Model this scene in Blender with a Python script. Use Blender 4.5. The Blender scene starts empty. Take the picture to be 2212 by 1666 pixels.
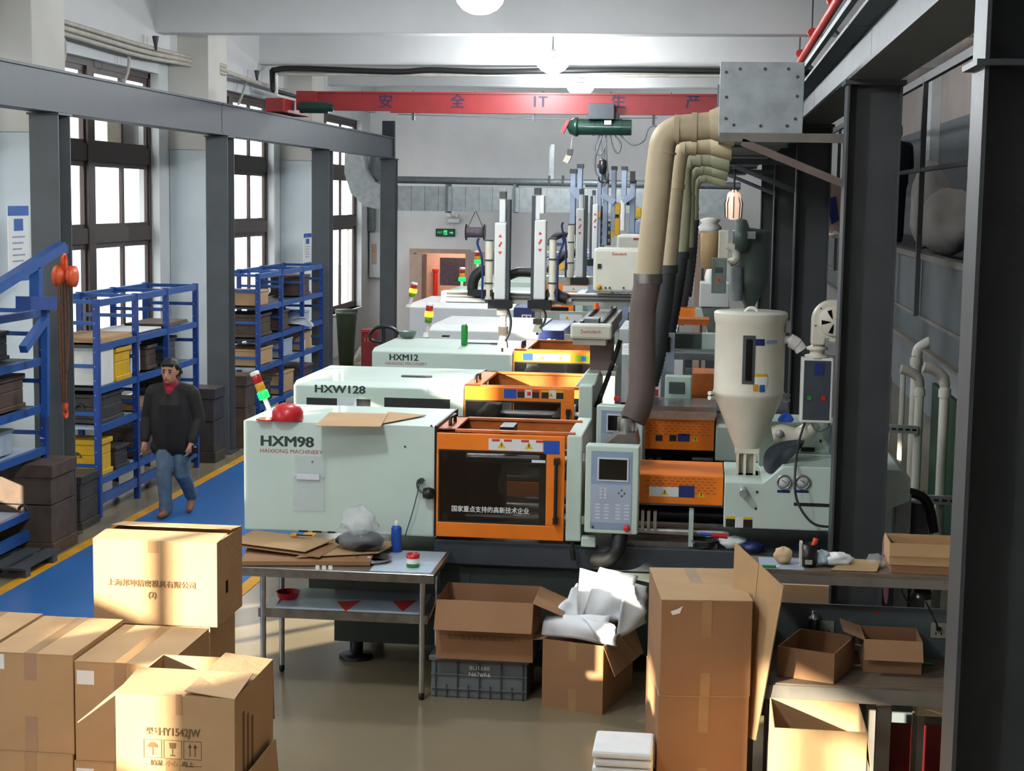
import bpy, math, random
from mathutils import Vector, Matrix
R = math.radians
sc = bpy.context.scene
col = sc.collection
random.seed(7)

# ------------------------------------------------------------------ camera
CF, YAW, PIT, ROLL, CH = 3500.0, -0.1192139, 0.1149137, -0.0149407, 3.4
_fw = Vector((math.sin(YAW)*math.cos(PIT), math.cos(YAW)*math.cos(PIT), -math.sin(PIT)))
_r0 = Vector((math.cos(YAW), -math.sin(YAW), 0)); _d0 = _fw.cross(_r0)
_r = _r0*math.cos(ROLL) + _d0*math.sin(ROLL); _d = -_r0*math.sin(ROLL) + _d0*math.cos(ROLL)
cam = bpy.data.cameras.new('camera'); camo = bpy.data.objects.new('camera', cam); col.objects.link(camo)
cam.sensor_width = 36; cam.lens = CF/2212*36; cam.clip_start = .1; cam.clip_end = 300
m3 = Matrix((_r, -_d, -_fw)).transposed().to_4x4(); m3.translation = (0, 0, CH); camo.matrix_world = m3
sc.camera = camo

def at(x, y, X=None, Y=None, Z=None):
    """survey helper: the point of the photograph's sight line that lies on a known plane of the hall"""
    v = _fw + _r*((x-1106)/CF) + _d*((y-833)/CF)
    t = X/v.x if X is not None else (Y/v.y if Y is not None else (Z-CH)/v.z)
    return Vector((0, 0, CH)) + v*t

# ------------------------------------------------------------------ world, sun, exposure
w = bpy.data.worlds.new('sky'); sc.world = w; w.use_nodes = True
bg = w.node_tree.nodes['Background']; bg.inputs[0].default_value = (.95, .97, 1.0, 1); bg.inputs[1].default_value = 8.0
sun = bpy.data.lights.new('sun', 'SUN'); suno = bpy.data.objects.new('sun', sun); col.objects.link(suno)
sun.energy = 30; sun.color = (1, .88, .7); sun.angle = R(.8)
suno.rotation_euler = Vector((1, 1.05, -.39)).to_track_quat('-Z', 'Y').to_euler()
sc.view_settings.view_transform = 'Standard'; sc.view_settings.look = 'None'
sc.view_settings.exposure = 0.12; sc.view_settings.gamma = 1; sc.view_settings.use_curve_mapping = False
sc.cycles.use_denoising = True
sc.cycles.use_adaptive_sampling = True; sc.cycles.adaptive_threshold = .05
sc.cycles.max_bounces = 5; sc.cycles.diffuse_bounces = 3; sc.cycles.glossy_bounces = 2
sc.cycles.transparent_max_bounces = 8; sc.cycles.transmission_bounces = 2
sc.cycles.sample_clamp_indirect = 6; sc.cycles.caustics_reflective = False; sc.cycles.caustics_refractive = False

# ------------------------------------------------------------------ materials
def lin(h):
    h = h.lstrip('#'); c = [int(h[i:i+2], 16)/255 for i in (0, 2, 4)]
    return tuple(x/12.92 if x <= .04045 else ((x+.055)/1.055)**2.4 for x in c) + (1,)
MATS = {}
def mat(name, hexc, rough=.5, metal=0, var=.08, scale=6, bump=0, bscale=40, emit=0, alpha=1, trans=0, spec=.5, coat=0, grain=None, tl=0):
    m = bpy.data.materials.new(name); m.use_nodes = True; MATS[name] = m
    nt = m.node_tree; b = nt.nodes['Principled BSDF']; c = lin(hexc)
    b.inputs['Roughness'].default_value = rough; b.inputs['Metallic'].default_value = metal
    b.inputs['Specular IOR Level'].default_value = spec; b.inputs['Coat Weight'].default_value = coat
    b.inputs['Base Color'].default_value = c
    if var or bump:
        tc = nt.nodes.new('ShaderNodeTexCoord')
        mp = nt.nodes.new('ShaderNodeMapping'); nt.links.new(tc.outputs['Object'], mp.inputs[0])
        if grain: mp.inputs['Scale'].default_value = grain
        n = nt.nodes.new('ShaderNodeTexNoise'); n.inputs['Scale'].default_value = scale; n.inputs['Detail'].default_value = 5
        nt.links.new(mp.outputs[0], n.inputs['Vector'])
        r = nt.nodes.new('ShaderNodeValToRGB')
        r.color_ramp.elements[0].position = .3; r.color_ramp.elements[1].position = .7
        r.color_ramp.elements[0].color = tuple(max(0, x*(1-var*1.6)) for x in c[:3])+(1,)
        r.color_ramp.elements[1].color = tuple(min(1, x*(1+var)) for x in c[:3])+(1,)
        nt.links.new(n.outputs['Fac'], r.inputs[0]); nt.links.new(r.outputs[0], b.inputs['Base Color'])
        if bump:
            n2 = nt.nodes.new('ShaderNodeTexNoise'); n2.inputs['Scale'].default_value = bscale; nt.links.new(mp.outputs[0], n2.inputs['Vector'])
            bp = nt.nodes.new('ShaderNodeBump'); bp.inputs['Strength'].default_value = bump; bp.inputs['Distance'].default_value = .02
            nt.links.new(n2.outputs['Fac'], bp.inputs['Height']); nt.links.new(bp.outputs[0], b.inputs['Normal'])
    if emit:
        b.inputs['Emission Color'].default_value = c; b.inputs['Emission Strength'].default_value = emit
    if alpha < 1: b.inputs['Alpha'].default_value = alpha
    if trans: b.inputs['Transmission Weight'].default_value = trans
    if tl:
        b.inputs['Subsurface Weight'].default_value = tl; b.inputs['Subsurface Radius'].default_value = (.03, .03, .03)
    return m
mat('wall_white', 'cfd2d2', .85, var=.05, scale=1.5, bump=.1)
mat('wall_upper', 'c9c6be', .85, var=.05, scale=1.5)
mat('wall_cool', 'c4cdd1', .85, var=.05, scale=1.5)
mat('wall_warm', 'e2e1e0', .85, var=.05, scale=1.2, bump=.1)
mat('wall_grey', '8d9296', .85, var=.05, scale=1.5)
mat('ceiling_paint', 'cfcfce', .9, var=.04, scale=1.0)
mat('steel_blue', '29323a', .5, var=.07, scale=3)
mat('steel_col', '54585a', .5, var=.09, scale=3)
mat('steel_dark', '3f4244', .5, var=.09, scale=3)
mat('steel_mezz', '4f5559', .55, var=.08, scale=3)
mat('brown_frame', '3a2b27', .5, var=.1)
mat('red_paint', '84191c', .45, var=.08)
mat('pipe_red', 'd22a1e', .4, var=.06)
mat('galv', 'a6adae', .42, .35, var=.12, scale=9)
mat('galv_dark', '70777a', .5, .5, var=.12, scale=9)
mat('cream_conduit', 'b3ada0', .6, var=.1)
mat('black_rubber', '141516', .55, var=.1)
mat('black_plastic', '1a1a1b', .35, var=.05)
mat('cable_grey', '62676a', .5, var=.05)
mat('white_plastic', 'e4e4de', .4, var=.04)
mat('lamp_glow', 'f4faff', .4, var=0, emit=26)
mat('lamp_shell', 'dcdedd', .3, .4, var=.04)
mat('blue_paint', '1f4f93', .4, var=.1)
mat('blue_deep', '1b3f86', .42, var=.12)
mat('mint', 'c2d3c8', .42, var=.03, scale=2.5, coat=.1)
mat('mint_edge', 'b2c6bb', .45, var=.04)
mat('offwhite_machine', 'd5d8d6', .4, var=.03)
mat('navy', '1d2b62', .42, var=.06)
mat('orange', 'ef7d18', .42, var=.06, scale=4)
mat('orange_dark', 'bd621f', .5, var=.15, scale=8)
mat('bed_grey', '3d434a', .5, var=.1)
mat('base_green', '39423f', .55, var=.12)
mat('dark_metal', '26282b', .4, .5, var=.12)
mat('steel', 'b9bab8', .28, .95, var=.08, scale=14)
mat('steel_worn', '8b8781', .38, .85, var=.18, scale=12)
mat('glass_dark', '1c1b1a', .08, var=0, alpha=.62, spec=.6)
mat('clear_film', 'dfe5e8', .1, var=0, alpha=.2)
mat('screen', '15110f', .15, var=0)
mat('panel_blue', '8b9db5', .45, var=.04)
mat('panel_light', 'a3afc0', .45, var=.04)
mat('key_light', 'c7cdd6', .5, var=0)
mat('cream', 'd8d2c0', .4, var=.04)
mat('robot_cream', 'cfcfc0', .42, var=.04)
mat('robot_steel', 'a3a49c', .4, .15, var=.06)
mat('robot_blue', '96a3b8', .4, .3, var=.05)
mat('pipe_tan', 'b9a888', .5, var=.06)
mat('pipe_olive', '9c9a7c', .5, var=.06)
mat('hose_brown', '6b5c56', .6, var=.08)
mat('hose_dark', '37383a', .6, var=.08)
mat('pvc', 'd6d4c6', .4, var=.05)
mat('yellow', 'd8a916', .45, var=.06)
mat('sticker_white', 'd9dbda', .5, var=0)
mat('sticker_blue', '1f4fae', .45, var=.03)
mat('sticker_navy', '1b2b6d', .45, var=0)
mat('sticker_red', 'c8342c', .5, var=0)
mat('sticker_black', '1b1a18', .5, var=0)
mat('sticker_yellow', 'e0b31d', .5, var=0)
mat('ink_dark', '2c3a36', .6, var=0)
mat('ink_red', 'a8434b', .6, var=0)
mat('ink_brown', '6f5233', .8, var=0)
mat('ink_purple', '2a1238', .6, var=0)
mat('ink_white', 'd8d8d4', .6, var=0)
mat('red_plastic', 'c3202a', .35, var=.04, coat=.2)
mat('red_button', 'd5281e', .35, var=0)
mat('green_plastic', '1d8a3a', .35, var=.04)
mat('green_dark', '0f3429', .35, .2, var=.12, scale=12, coat=.3)
mat('cardboard', 'b8956c', .85, var=.06, scale=3, bump=.12, bscale=30)
mat('cardboard_in', 'a97f55', .9, var=.06, scale=3, bump=.12, bscale=30)
mat('cardboard_dark', '98704e', .85, var=.06, scale=3, bump=.12, bscale=30)
mat('tape', 'a5815a', .22, var=.05, spec=.6)
mat('foam_white', 'eef1f3', .6, var=.03, scale=10, tl=.3)
mat('crate_grey', '6a7073', .5, var=.07)
mat('wood_worn', '6f5f4f', .7, var=.22, scale=5, grain=(1, 8, 8))
mat('bench_frame', '716c65', .6, var=.14)
mat('skin', 'b98369', .55, var=.05, tl=.1)
mat('hair', '16110f', .6, var=.1)
mat('jacket', '1b1819', .75, var=.1)
mat('collar_red', 'a51c31', .7, var=.08)
mat('denim', '5d7285', .85, var=.18, scale=9)
mat('shoe_brown', '8d5a43', .6, var=.1)
mat('cloth_dark', '10131b', .85, var=.1)
mat('mold_steel', '4a4541', .5, .5, var=.2, scale=7)
mat('mold_brown', '5b4a3f', .6, .3, var=.2, scale=7)
mat('wrap_white', 'e2e6ea', .25, var=.05, scale=8, alpha=.85)
mat('bag_white', 'd8d4ce', .45, var=.08, scale=5, bump=.3, bscale=9)
mat('rust_orange', 'd7501c', .4, var=.08)
mat('rust_chain', '6b4630', .7, .3, var=.2, scale=30)
mat('kraft_tan', 'a5885f', .7, var=.06)
mat('hopper_green', '73807a', .4, .3, var=.1)
mat('light_green_on', '06d83c', .4, var=0, emit=4)
mat('light_green2', '19e85a', .4, var=0, emit=6)
mat('light_orange_on', 'ff8a18', .4, var=0, emit=6)
mat('amber', 'd79a24', .35, var=0, tl=.2)
mat('lens_red', 'b3261f', .3, var=0, tl=.2)
mat('lens_green', '67922c', .3, var=0, tl=.2)
mat('exit_green', '0e5a33', .4, var=0)
mat('exit_lit', '59d58b', .4, var=0, emit=.6)
mat('white_glow', 'ffffff', .4, var=0, emit=2.2)
mat('door_pinkish', 'b59b8c', .6, var=.05)
mat('opening_pink', 'd0a795', .8, var=.05)
mat('paper_white', 'e9e9e6', .7, var=.02)
mat('poster_blue', '2a5fae', .5, var=0)
mat('bin_green', '5d6f5c', .5, var=.1)
mat('wire_mauve', '7e6f78', .6, var=.2, scale=20)
mat('hosebox_red', '7c1f20', .45, var=.06)
mat('rope_white', 'd5d3c8', .7, var=.03)
mat('pink_cloth', 'c58aa8', .8, var=.1)
mat('plant_green', '1f4a35', .5, var=.3, scale=30)
mat('building_wall', 'f0e8e2', .9, var=.05)

# ------------------------------------------------------------------ mesh helpers
class MB:
    def __init__(s): s.v = []; s.f = []; s.sm = []
    def add(s, vs, fs, smooth=False):
        o = len(s.v); s.v += [tuple(v) for v in vs]
        s.f += [tuple(i+o for i in f) for f in fs]; s.sm += [smooth]*len(fs); return s
    def box(s, x0, x1, y0, y1, z0, z1):
        x0, x1 = min(x0, x1), max(x0, x1); y0, y1 = min(y0, y1), max(y0, y1); z0, z1 = min(z0, z1), max(z0, z1)
        return s.add([(x0,y0,z0),(x1,y0,z0),(x1,y1,z0),(x0,y1,z0),(x0,y0,z1),(x1,y0,z1),(x1,y1,z1),(x0,y1,z1)],
              [(0,3,2,1),(4,5,6,7),(0,1,5,4),(1,2,6,5),(2,3,7,6),(3,0,4,7)])
    def prism(s, poly, axis, a0, a1):
        """poly: 2D points; axis 'x': (y,z) 'y': (x,z) 'z': (x,y)"""
        n = len(poly)
        def pt(p, a): return {'x': (a, p[0], p[1]), 'y': (p[0], a, p[1]), 'z': (p[0], p[1], a)}[axis]
        vs = [pt(p, a0) for p in poly]+[pt(p, a1) for p in poly]
        fs = [(i, (i+1) % n, n+(i+1) % n, n+i) for i in range(n)]+[tuple(range(n))[::-1], tuple(range(n, 2*n))]
        return s.add(vs, fs)
    def beam(s, p, q, wd, ht, up=(0, 0, 1)):
        p, q = Vector(p), Vector(q); d = (q-p).normalized(); u = Vector(up)
        if abs(d.dot(u)) > .98: u = Vector((0, 1, 0))
        a = d.cross(u).normalized()*wd/2; b = a.cross(d).normalized()*ht/2
        vs = [c+e for c in (p, q) for e in (-a-b, a-b, a+b, -a+b)]
        return s.add(vs, [(0,3,2,1),(4,5,6,7),(0,1,5,4),(1,2,6,5),(2,3,7,6),(3,0,4,7)])
    def tube(s, pts, r, n=10, caps=True):
        pts = [Vector(p) for p in pts]; rs = r if isinstance(r, (list, tuple)) else [r]*len(pts)
        vs = []; u = None
        for i, p in enumerate(pts):
            d = ((pts[min(i+1, len(pts)-1)]-p).normalized()+(p-pts[max(i-1, 0)]).normalized())
            d = d.normalized() if d.length > 1e-6 else Vector((0, 0, 1))
            if u is None:
                u = d.cross(Vector((0, 0, 1))) if abs(d.z) < .95 else d.cross(Vector((0, 1, 0)))
            u = (u-d*u.dot(d)).normalized(); v = d.cross(u)
            vs += [p+(u*math.cos(2*math.pi*k/n)+v*math.sin(2*math.pi*k/n))*rs[i] for k in range(n)]
        fs = [(i*n+k, i*n+(k+1) % n, (i+1)*n+(k+1) % n, (i+1)*n+k) for i in range(len(pts)-1) for k in range(n)]
        s.add(vs, fs, True)
        if caps:
            m = len(pts)-1
            s.add(vs[:n], [tuple(range(n))[::-1]]); s.add(vs[m*n:], [tuple(range(n))])
        return s
    def cyl(s, p, q, r, n=16, r2=None): return s.tube([p, q], [r, r if r2 is None else r2], n)
    def lathe(s, prof, o=(0, 0, 0), n=28, axis='z', smooth=True):
        vs = []; o = Vector(o)
        for (r, h) in prof:
            for k in range(n):
                a = 2*math.pi*k/n; c, e = r*math.cos(a), r*math.sin(a)
                vs.append(o+Vector({'z': (c, e, h), 'y': (c, h, e), 'x': (h, c, e)}[axis]))
        fs = [(i*n+k, i*n+(k+1) % n, (i+1)*n+(k+1) % n, (i+1)*n+k) for i in range(len(prof)-1) for k in range(n)]
        s.add(vs, fs, smooth)
        if prof[0][0] > 1e-4: s.add(vs[:n], [tuple(range(n))[::-1]])
        if prof[-1][0] > 1e-4: s.add(vs[-n:], [tuple(range(n))])
        return s
    def sheet(s, pts, th):
        """a quad or polygon (3D, planar) given thickness along its normal"""
        pts = [Vector(p) for p in pts]; nrm = (pts[1]-pts[0]).cross(pts[-1]-pts[0]).normalized()*th
        n = len(pts)
        return s.add(pts+[p+nrm for p in pts], [tuple(range(n))[::-1], tuple(range(n, 2*n))]+[(i, (i+1) % n, n+(i+1) % n, n+i) for i in range(n)])
    def hmesh(s, c, w0, d0, z0, z1, tw=.012, tf=.016, flange='x'):
        """rolled H column: flanges at +-w0/2 along the flange axis"""
        x, y = c
        if flange == 'x':
            s.box(x-w0/2, x-w0/2+tf, y-d0/2, y+d0/2, z0, z1); s.box(x+w0/2-tf, x+w0/2, y-d0/2, y+d0/2, z0, z1)
            s.box(x-w0/2+tf, x+w0/2-tf, y-tw/2, y+tw/2, z0, z1)
        else:
            s.box(x-w0/2, x+w0/2, y-d0/2, y-d0/2+tf, z0, z1); s.box(x-w0/2, x+w0/2, y+d0/2-tf, y+d0/2, z0, z1)
            s.box(x-tw/2, x+tw/2, y-d0/2+tf, y+d0/2-tf, z0, z1)
        return s
    def obj(s, name, m, parent=None, bevel=0, seg=2, loc=None, rot=None, shift=None):
        me = bpy.data.meshes.new(name)
        vs = s.v
        if shift is not None: vs = [tuple(Vector(v)-Vector(shift)) for v in vs]
        me.from_pydata(vs, [], s.f); me.polygons.foreach_set('use_smooth', s.sm); me.update()
        import bmesh
        bm = bmesh.new(); bm.from_mesh(me); bmesh.ops.recalc_face_normals(bm, faces=bm.faces)
        if bevel:
            es = [e for e in bm.edges if len(e.link_faces) == 2 and e.calc_face_angle(0) > .6]
            bmesh.ops.bevel(bm, geom=es, offset=bevel, segments=seg, affect='EDGES', profile=.5, clamp_overlap=True)
        bm.to_mesh(me); bm.free()
        me.materials.append(MATS[m] if isinstance(m, str) else m)
        o = bpy.data.objects.new(name, me); col.objects.link(o)
        if shift is not None: o.location = shift
        if loc is not None: o.location = loc
        if rot is not None: o.rotation_euler = rot
        if parent is not None:
            o.parent = parent
            if parent.get('_abs'): o.matrix_parent_inverse = Matrix.Translation(-Vector(parent['_abs']))
        return o
def tag(o, label, cat, group=None, kind=None):
    o['label'] = label; o['category'] = cat
    if group: o['group'] = group
    if kind: o['kind'] = kind
    return o
def thing(name, label, cat, loc=(0, 0, 0), rz=0, group=None, absolute=True):
    """Empty at the base; parts given in hall coordinates (absolute) or in the thing's own frame"""
    o = bpy.data.objects.new(name, None); o.empty_display_size = .1; col.objects.link(o); o.location = loc
    o.rotation_euler = (0, 0, rz); tag(o, label, cat, group)
    if absolute: o['_abs'] = tuple(loc)
    return o
def struct(o):
    o['kind'] = 'structure'; return o
def copy_tree(o, parent=None):
    c = o.copy(); col.objects.link(c)
    if parent is not None: c.parent = parent
    for ch in list(o.children): copy_tree(ch, c)
    return c
def text(name, s, size, loc, m, parent=None, rot=(R(90), 0, 0), ext=.0008, ax='CENTER', sx=1, bold=0):
    cu = bpy.data.curves.new(name, 'FONT'); cu.body = s; cu.size = size; cu.extrude = ext; cu.align_x = ax; cu.align_y = 'CENTER'
    cu.resolution_u = 3
    t = bpy.data.objects.new(name, cu); col.objects.link(t); bpy.context.view_layer.update()
    dg = bpy.context.evaluated_depsgraph_get(); me = bpy.data.meshes.new_from_object(t.evaluated_get(dg)); me.name = name
    bpy.data.objects.remove(t); bpy.data.curves.remove(cu)
    if bold:
        vs = [v.co.copy() for v in me.vertices]; ps = [tuple(p.vertices) for p in me.polygons]; n = len(vs)
        me2 = bpy.data.meshes.new(name)
        me2.from_pydata([(v.x+k*bold, v.y+l*bold*.5, v.z+j*.0001) for j, (k, l) in enumerate(((-1, 0), (1, 0), (0, 1), (0, -1))) for v in vs], [], [tuple(i+j*n for i in p) for j in range(4) for p in ps])
        me = me2
    me.materials.clear(); me.materials.append(MATS[m])
    o = bpy.data.objects.new(name, me); col.objects.link(o); o.location = loc; o.rotation_euler = rot; o.scale = (sx, 1, 1)
    if parent is not None:
        o.parent = parent
        if parent.get('_abs'): o.matrix_parent_inverse = Matrix.Translation(-Vector(parent['_abs']))
    return o
def arc(c, r, a0, a1, n, plane='xz'):
    out = []
    for i in range(n+1):
        a = R(a0+(a1-a0)*i/n); u, v = r*math.cos(a), r*math.sin(a)
        out.append(Vector(c)+Vector({'xz': (u, 0, v), 'xy': (u, v, 0), 'yz': (0, u, v)}[plane]))
    return out
def bez(pts, n=12):
    """smooth curve through points (Catmull-Rom)"""
    P = [Vector(p) for p in pts]; P = [P[0]*2-P[1]]+P+[P[-1]*2-P[-2]]; out = []
    for i in range(1, len(P)-2):
        for k in range(n):
            t = k/n; a, b, c, d = P[i-1:i+3]
            out.append((b*2+(c-a)*t+(a*2-b*5+c*4-d)*t*t+(b*3-a-c*3+d)*t**3)*.5)
    out.append(P[-2]); return out
# ------------------------------------------------------------------ the hall
XL, XR, YB, YF, ZC = -7.8, 5.2, 37.0, -9.0, 6.25
WY = [(-3.8, .1), (.6, 4.05)]+[(-6.0+6.15*i, -2.1+6.15*i) for i in range(2, 6)]+[(30.9, 36.1)]        # left wall window openings; first two, unseen, spaced to shape the sun patches
WZ0, WZ1 = .92, 5.08
floor = struct(MB().box(XL-.3, XR+.3, YF-.3, YB+.3, -.3, 0).obj('floor', 'wall_grey'))
# epoxy floor
fm = mat('floor_epoxy', '877b64', .16, var=.06, scale=.7, coat=.0, spec=.5); floor.data.materials[0] = fm
_n = fm.node_tree; _b = _n.nodes['Principled BSDF']
_t = _n.nodes.new('ShaderNodeTexNoise'); _t.inputs['Scale'].default_value = 1.3; _t.inputs['Detail'].default_value = 6
_r2 = _n.nodes.new('ShaderNodeMapRange'); _r2.inputs[3].default_value = .1; _r2.inputs[4].default_value = .32
_n.links.new(_t.outputs['Fac'], _r2.inputs[0]); _n.links.new(_r2.outputs[0], _b.inputs['Roughness'])
mat('walk_blue', '2a66a8', .35, var=.07, scale=1.5); mat('line_yellow', 'd89a1e', .45, var=.12, scale=5)
MB().box(-5.86, -3.98, YF, YB, 0, .004).obj('walkway_paint', 'walk_blue', floor)
MB().box(-5.98, -5.86, YF, YB, 0, .005).obj('yellow_line', 'line_yellow', floor)
MB().box(-3.98, -3.86, YF, YB, 0, .005).obj('yellow_line', 'line_yellow', floor)
struct(MB().box(XL-.3, XR+.3, YF-.3, YB+.3, ZC, ZC+.3).obj('ceiling', 'ceiling_paint'))
wb = MB()
# back wall with the doorway
DX0, DX1, DZ = -6.75, -5.55, 2.12
wb.box(XL-.3, DX0, YB, YB+.3, 0, ZC).box(DX1, XR+.3, YB, YB+.3, 0, ZC).box(DX0, DX1, YB, YB+.3, DZ, ZC)
struct(wb.obj('wall_back', 'wall_warm'))
struct(MB().box(XL-.3, XR+.3, YF-.3, YF, 0, ZC).obj('wall_front', 'wall_white'))
struct(MB().box(XR, XR+.3, YF, YB, 0, ZC).obj('wall_right', 'wall_white'))
wl = MB(); ys = [YF]+[y for ww in WY for y in ww if y > YF]+[YB]
wl.box(XL-.3, XL, YF, YB, 0, WZ0).box(XL-.3, XL, YF, YB, WZ1, ZC)
for a, b in zip(ys[0::2], ys[1::2]): wl.box(XL-.3, XL, a, b, WZ0, WZ1)
struct(wl.obj('wall_left', 'wall_white'))
# pilasters (upper part warm white, lower part cool white paint)
for i in range(1, 6):
    y0 = WY[i][1]+.42
    p = struct(MB().box(XL, -7.2, y0, y0+.9, 0, 4.03).obj('trim_%d' % (i+1), 'wall_cool', bevel=.02))
    MB().box(XL, -7.2, y0, y0+.9, 4.03, ZC).obj('pilaster_head', 'wall_upper', p, bevel=.01)
# beams under the ceiling
for i, y in enumerate((2, 7, 12, 17, 22, 27.2, 32.2)):
    struct(MB().box(XL, XR, y, y+.35, 5.6, ZC).obj('trim_%d' % (i+11), 'ceiling_paint', bevel=.02))
# long edge beam over the windows
struct(MB().box(XL, XL+.14, YF, YB, 5.3, ZC).obj('trim_21', 'ceiling_paint'))

def window(i, y0, y1, tz=((3.80, 4.02), (2.74, 2.94))):
    """dark brown aluminium frame with fixed top lights, sliding sashes and a lower row"""
    o = struct(MB().box(XL-.2, XL-.12, y0, y0+.08, WZ0, WZ1).box(XL-.2, XL-.12, y1-.08, y1, WZ0, WZ1)
        .box(XL-.2, XL-.12, y0, y1, WZ1-.08, WZ1).box(XL-.2, XL-.12, y0, y1, WZ0, WZ0+.08).obj('window_%d' % i, 'brown_frame'))
    n = y1-y0
    for z0, z1 in tz: MB().box(XL-.21, XL-.11, y0+.08, y1-.08, z0, z1).obj('transom', 'brown_frame', o)
    for f in (.38,): MB().box(XL-.22, XL-.10, y0+n*f, y0+n*f+.24, WZ0+.08, WZ1-.08).obj('mullion', 'brown_frame', o)
    for z0, z1 in ((WZ0+.08, tz[1][0]), (tz[1][1], tz[0][0]), (tz[0][1], WZ1-.08)):
        segs = ((y0+.08, y0+n*.38), (y0+n*.38+.24, y1-.08))
        for k, (a, b) in enumerate(segs):
            mid = (a+b)/2+(.0 if k == 0 else .05)
            for c, d in ((a, mid), (mid, b)):
                MB().box(XL-.18, XL-.14, c, c+.05, z0, z1).box(XL-.18, XL-.14, d-.05, d, z0, z1).box(XL-.18, XL-.14, c+.05, d-.05, z1-.07, z1)\
                    .box(XL-.18, XL-.14, c+.05, d-.05, z0, z0+.05).obj('sash', 'brown_frame', o)
                MB().box(XL-.165, XL-.157, c+.05, d-.05, z0+.05, z1-.07).obj('pane', 'pane_glass', o)
    MB().box(XL-.12, XL+.05, y0, y1, WZ0-.03, WZ0).obj('sill', 'wall_white', o)
    return o
g = bpy.data.materials.new('pane_glass'); g.use_nodes = True; MATS['pane_glass'] = g
nt = g.node_tree; nt.nodes.remove(nt.nodes['Principled BSDF'])
tb = nt.nodes.new('ShaderNodeBsdfTransparent'); tb.inputs[0].default_value = (.93, .94, .93, 1)
gb = nt.nodes.new('ShaderNodeBsdfGlossy'); gb.inputs['Roughness'].default_value = .05; mx = nt.nodes.new('ShaderNodeMixShader'); mx.inputs[0].default_value = .05
nt.links.new(tb.outputs[0], mx.inputs[1]); nt.links.new(gb.outputs[0], mx.inputs[2]); nt.links.new(mx.outputs[0], nt.nodes['Material Output'].inputs[0])
for i, (a, b) in enumerate(WY):
    window(i+1, a, b, ((4.3, 4.5), (2.74, 2.94)) if i == 0 else ((3.80, 4.02), (2.74, 2.94)))  # first window's transom raised so sun reaches the lower right carton
# building added outside to keep the low sun off the far windows
bl = MB().box(-26, -15, 5.6, 60, -.3, 12.5).obj('sun_block_building', 'building_wall')
tag(bl, 'pale building added outside the left windows to block sun', 'building')
for k in range(8):
    for z in (1.0, 4.2):
        MB().box(-15.02, -14.97, 7+6*k, 10+6*k, z, z+1.7).obj('window', 'panel_light', bl)
struct(MB().box(-60, XL-.3, -40, 80, -.35, -.05).obj('ground_outside', 'wall_grey'))

# ------------------------------------------------------------------ ceiling lamps
LAMPX = (-2.66, 2.2)
def high_bay(x, y, lab, n):
    t = thing('high_bay_lamp', lab, 'lamp', (x, y, 5.52), group='high bay lamps')
    MB().lathe([(.02, .26), (.05, .26), (.07, .16), (.07, .14)], (x, y, 5.52), 16).obj('driver_housing', 'lamp_shell', t)
    MB().lathe([(.07, .14), (.12, .12), (.14, .11), (.14, .10), (.06, .12)], (x, y, 5.52), 28).obj('reflector', 'lamp_shell', t)
    MB().lathe([(.0, -.13), (.10, -.115), (.19, -.07), (.25, .0), (.26, .04), (.22, .09), (.0, .1)], (x, y, 5.52), 24).obj('lens', 'lamp_glow', t)
    MB().cyl((x, y, 5.78), (x, y, ZC), .012, 8).obj('hanger_rod', 'cable_grey', t)
    l = bpy.data.lights.new('high_bay_light', 'POINT'); l.shadow_soft_size = .16; l.energy = 215; l.color = (.92, .97, 1)
    lo = bpy.data.objects.new('high_bay_light', l); col.objects.link(lo); lo.location = (x, y, 5.05)
ords = ['nearest', 'second', 'third', 'farthest']
vis = 0
for j, y in enumerate((3.0, 7.9, 12.8, 17.9, 22.6, 26.2, 31.8)):
    xs = (-2.56,)
    for x in xs:
        if x < 0 and y > 17:
            lab = ['nearest glowing ceiling lamp, cut by the top edge', 'second glowing ceiling lamp from the top edge', 'third glowing ceiling lamp, over the black cable', 'farthest glowing ceiling lamp, above the red crane beam'][vis]; vis += 1
        else: lab = 'round high bay ceiling lamp overhead, %s' % {0: 'above the camera', 1: 'over the cartons', 2: 'over the HXW128 machine'}[j]
        high_bay(x, y, lab, vis)

# ------------------------------------------------------------------ left crane runway and columns
MB().box(-6.47, -6.2, -8, 31.8, 4.53, 4.56).box(-6.47, -6.2, -8, 31.8, 4.15, 4.18).box(-6.235, -6.21, -8, 31.8, 4.18, 4.53)
def ibeam(xa, xb, y0, y1, z0, z1, web, tf=.025):
    return MB().box(xa, xb, y0, y1, z1-tf, z1).box(xa, xb, y0, y1, z0, z0+tf).box(web-.01, web+.01, y0, y1, z0+tf, z1-tf)
t = thing('crane_runway_beam', 'blue-grey steel crane runway beam along the windows', 'beam', (-6.33, 12, 4.15))
for a, b in ((-8, 9.3), (9.32, 20.35), (20.37, 31.75)):
    ibeam(-6.46, -6.2, a, b, 4.155, 4.56, -6.235).obj('beam_section', 'steel_blue', t)
MB().box(-6.39, -6.33, -8, 31.7, 4.56, 4.585).obj('crane_rail', 'steel_dark', t)
MB().box(-6.44, -6.2, 31.68, 31.8, 4.16, 4.88).obj('end_stop', 'steel_blue', t)
lcol = [(15.15, 'grey steel column behind the orange chain hoist'), (20.65, 'grey steel column between the two blue shelving rows'), (26.3, 'grey steel column beside the green bin, under the runway beam'), (31.9, 'grey steel column at the far end of the runway beam')]
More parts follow.
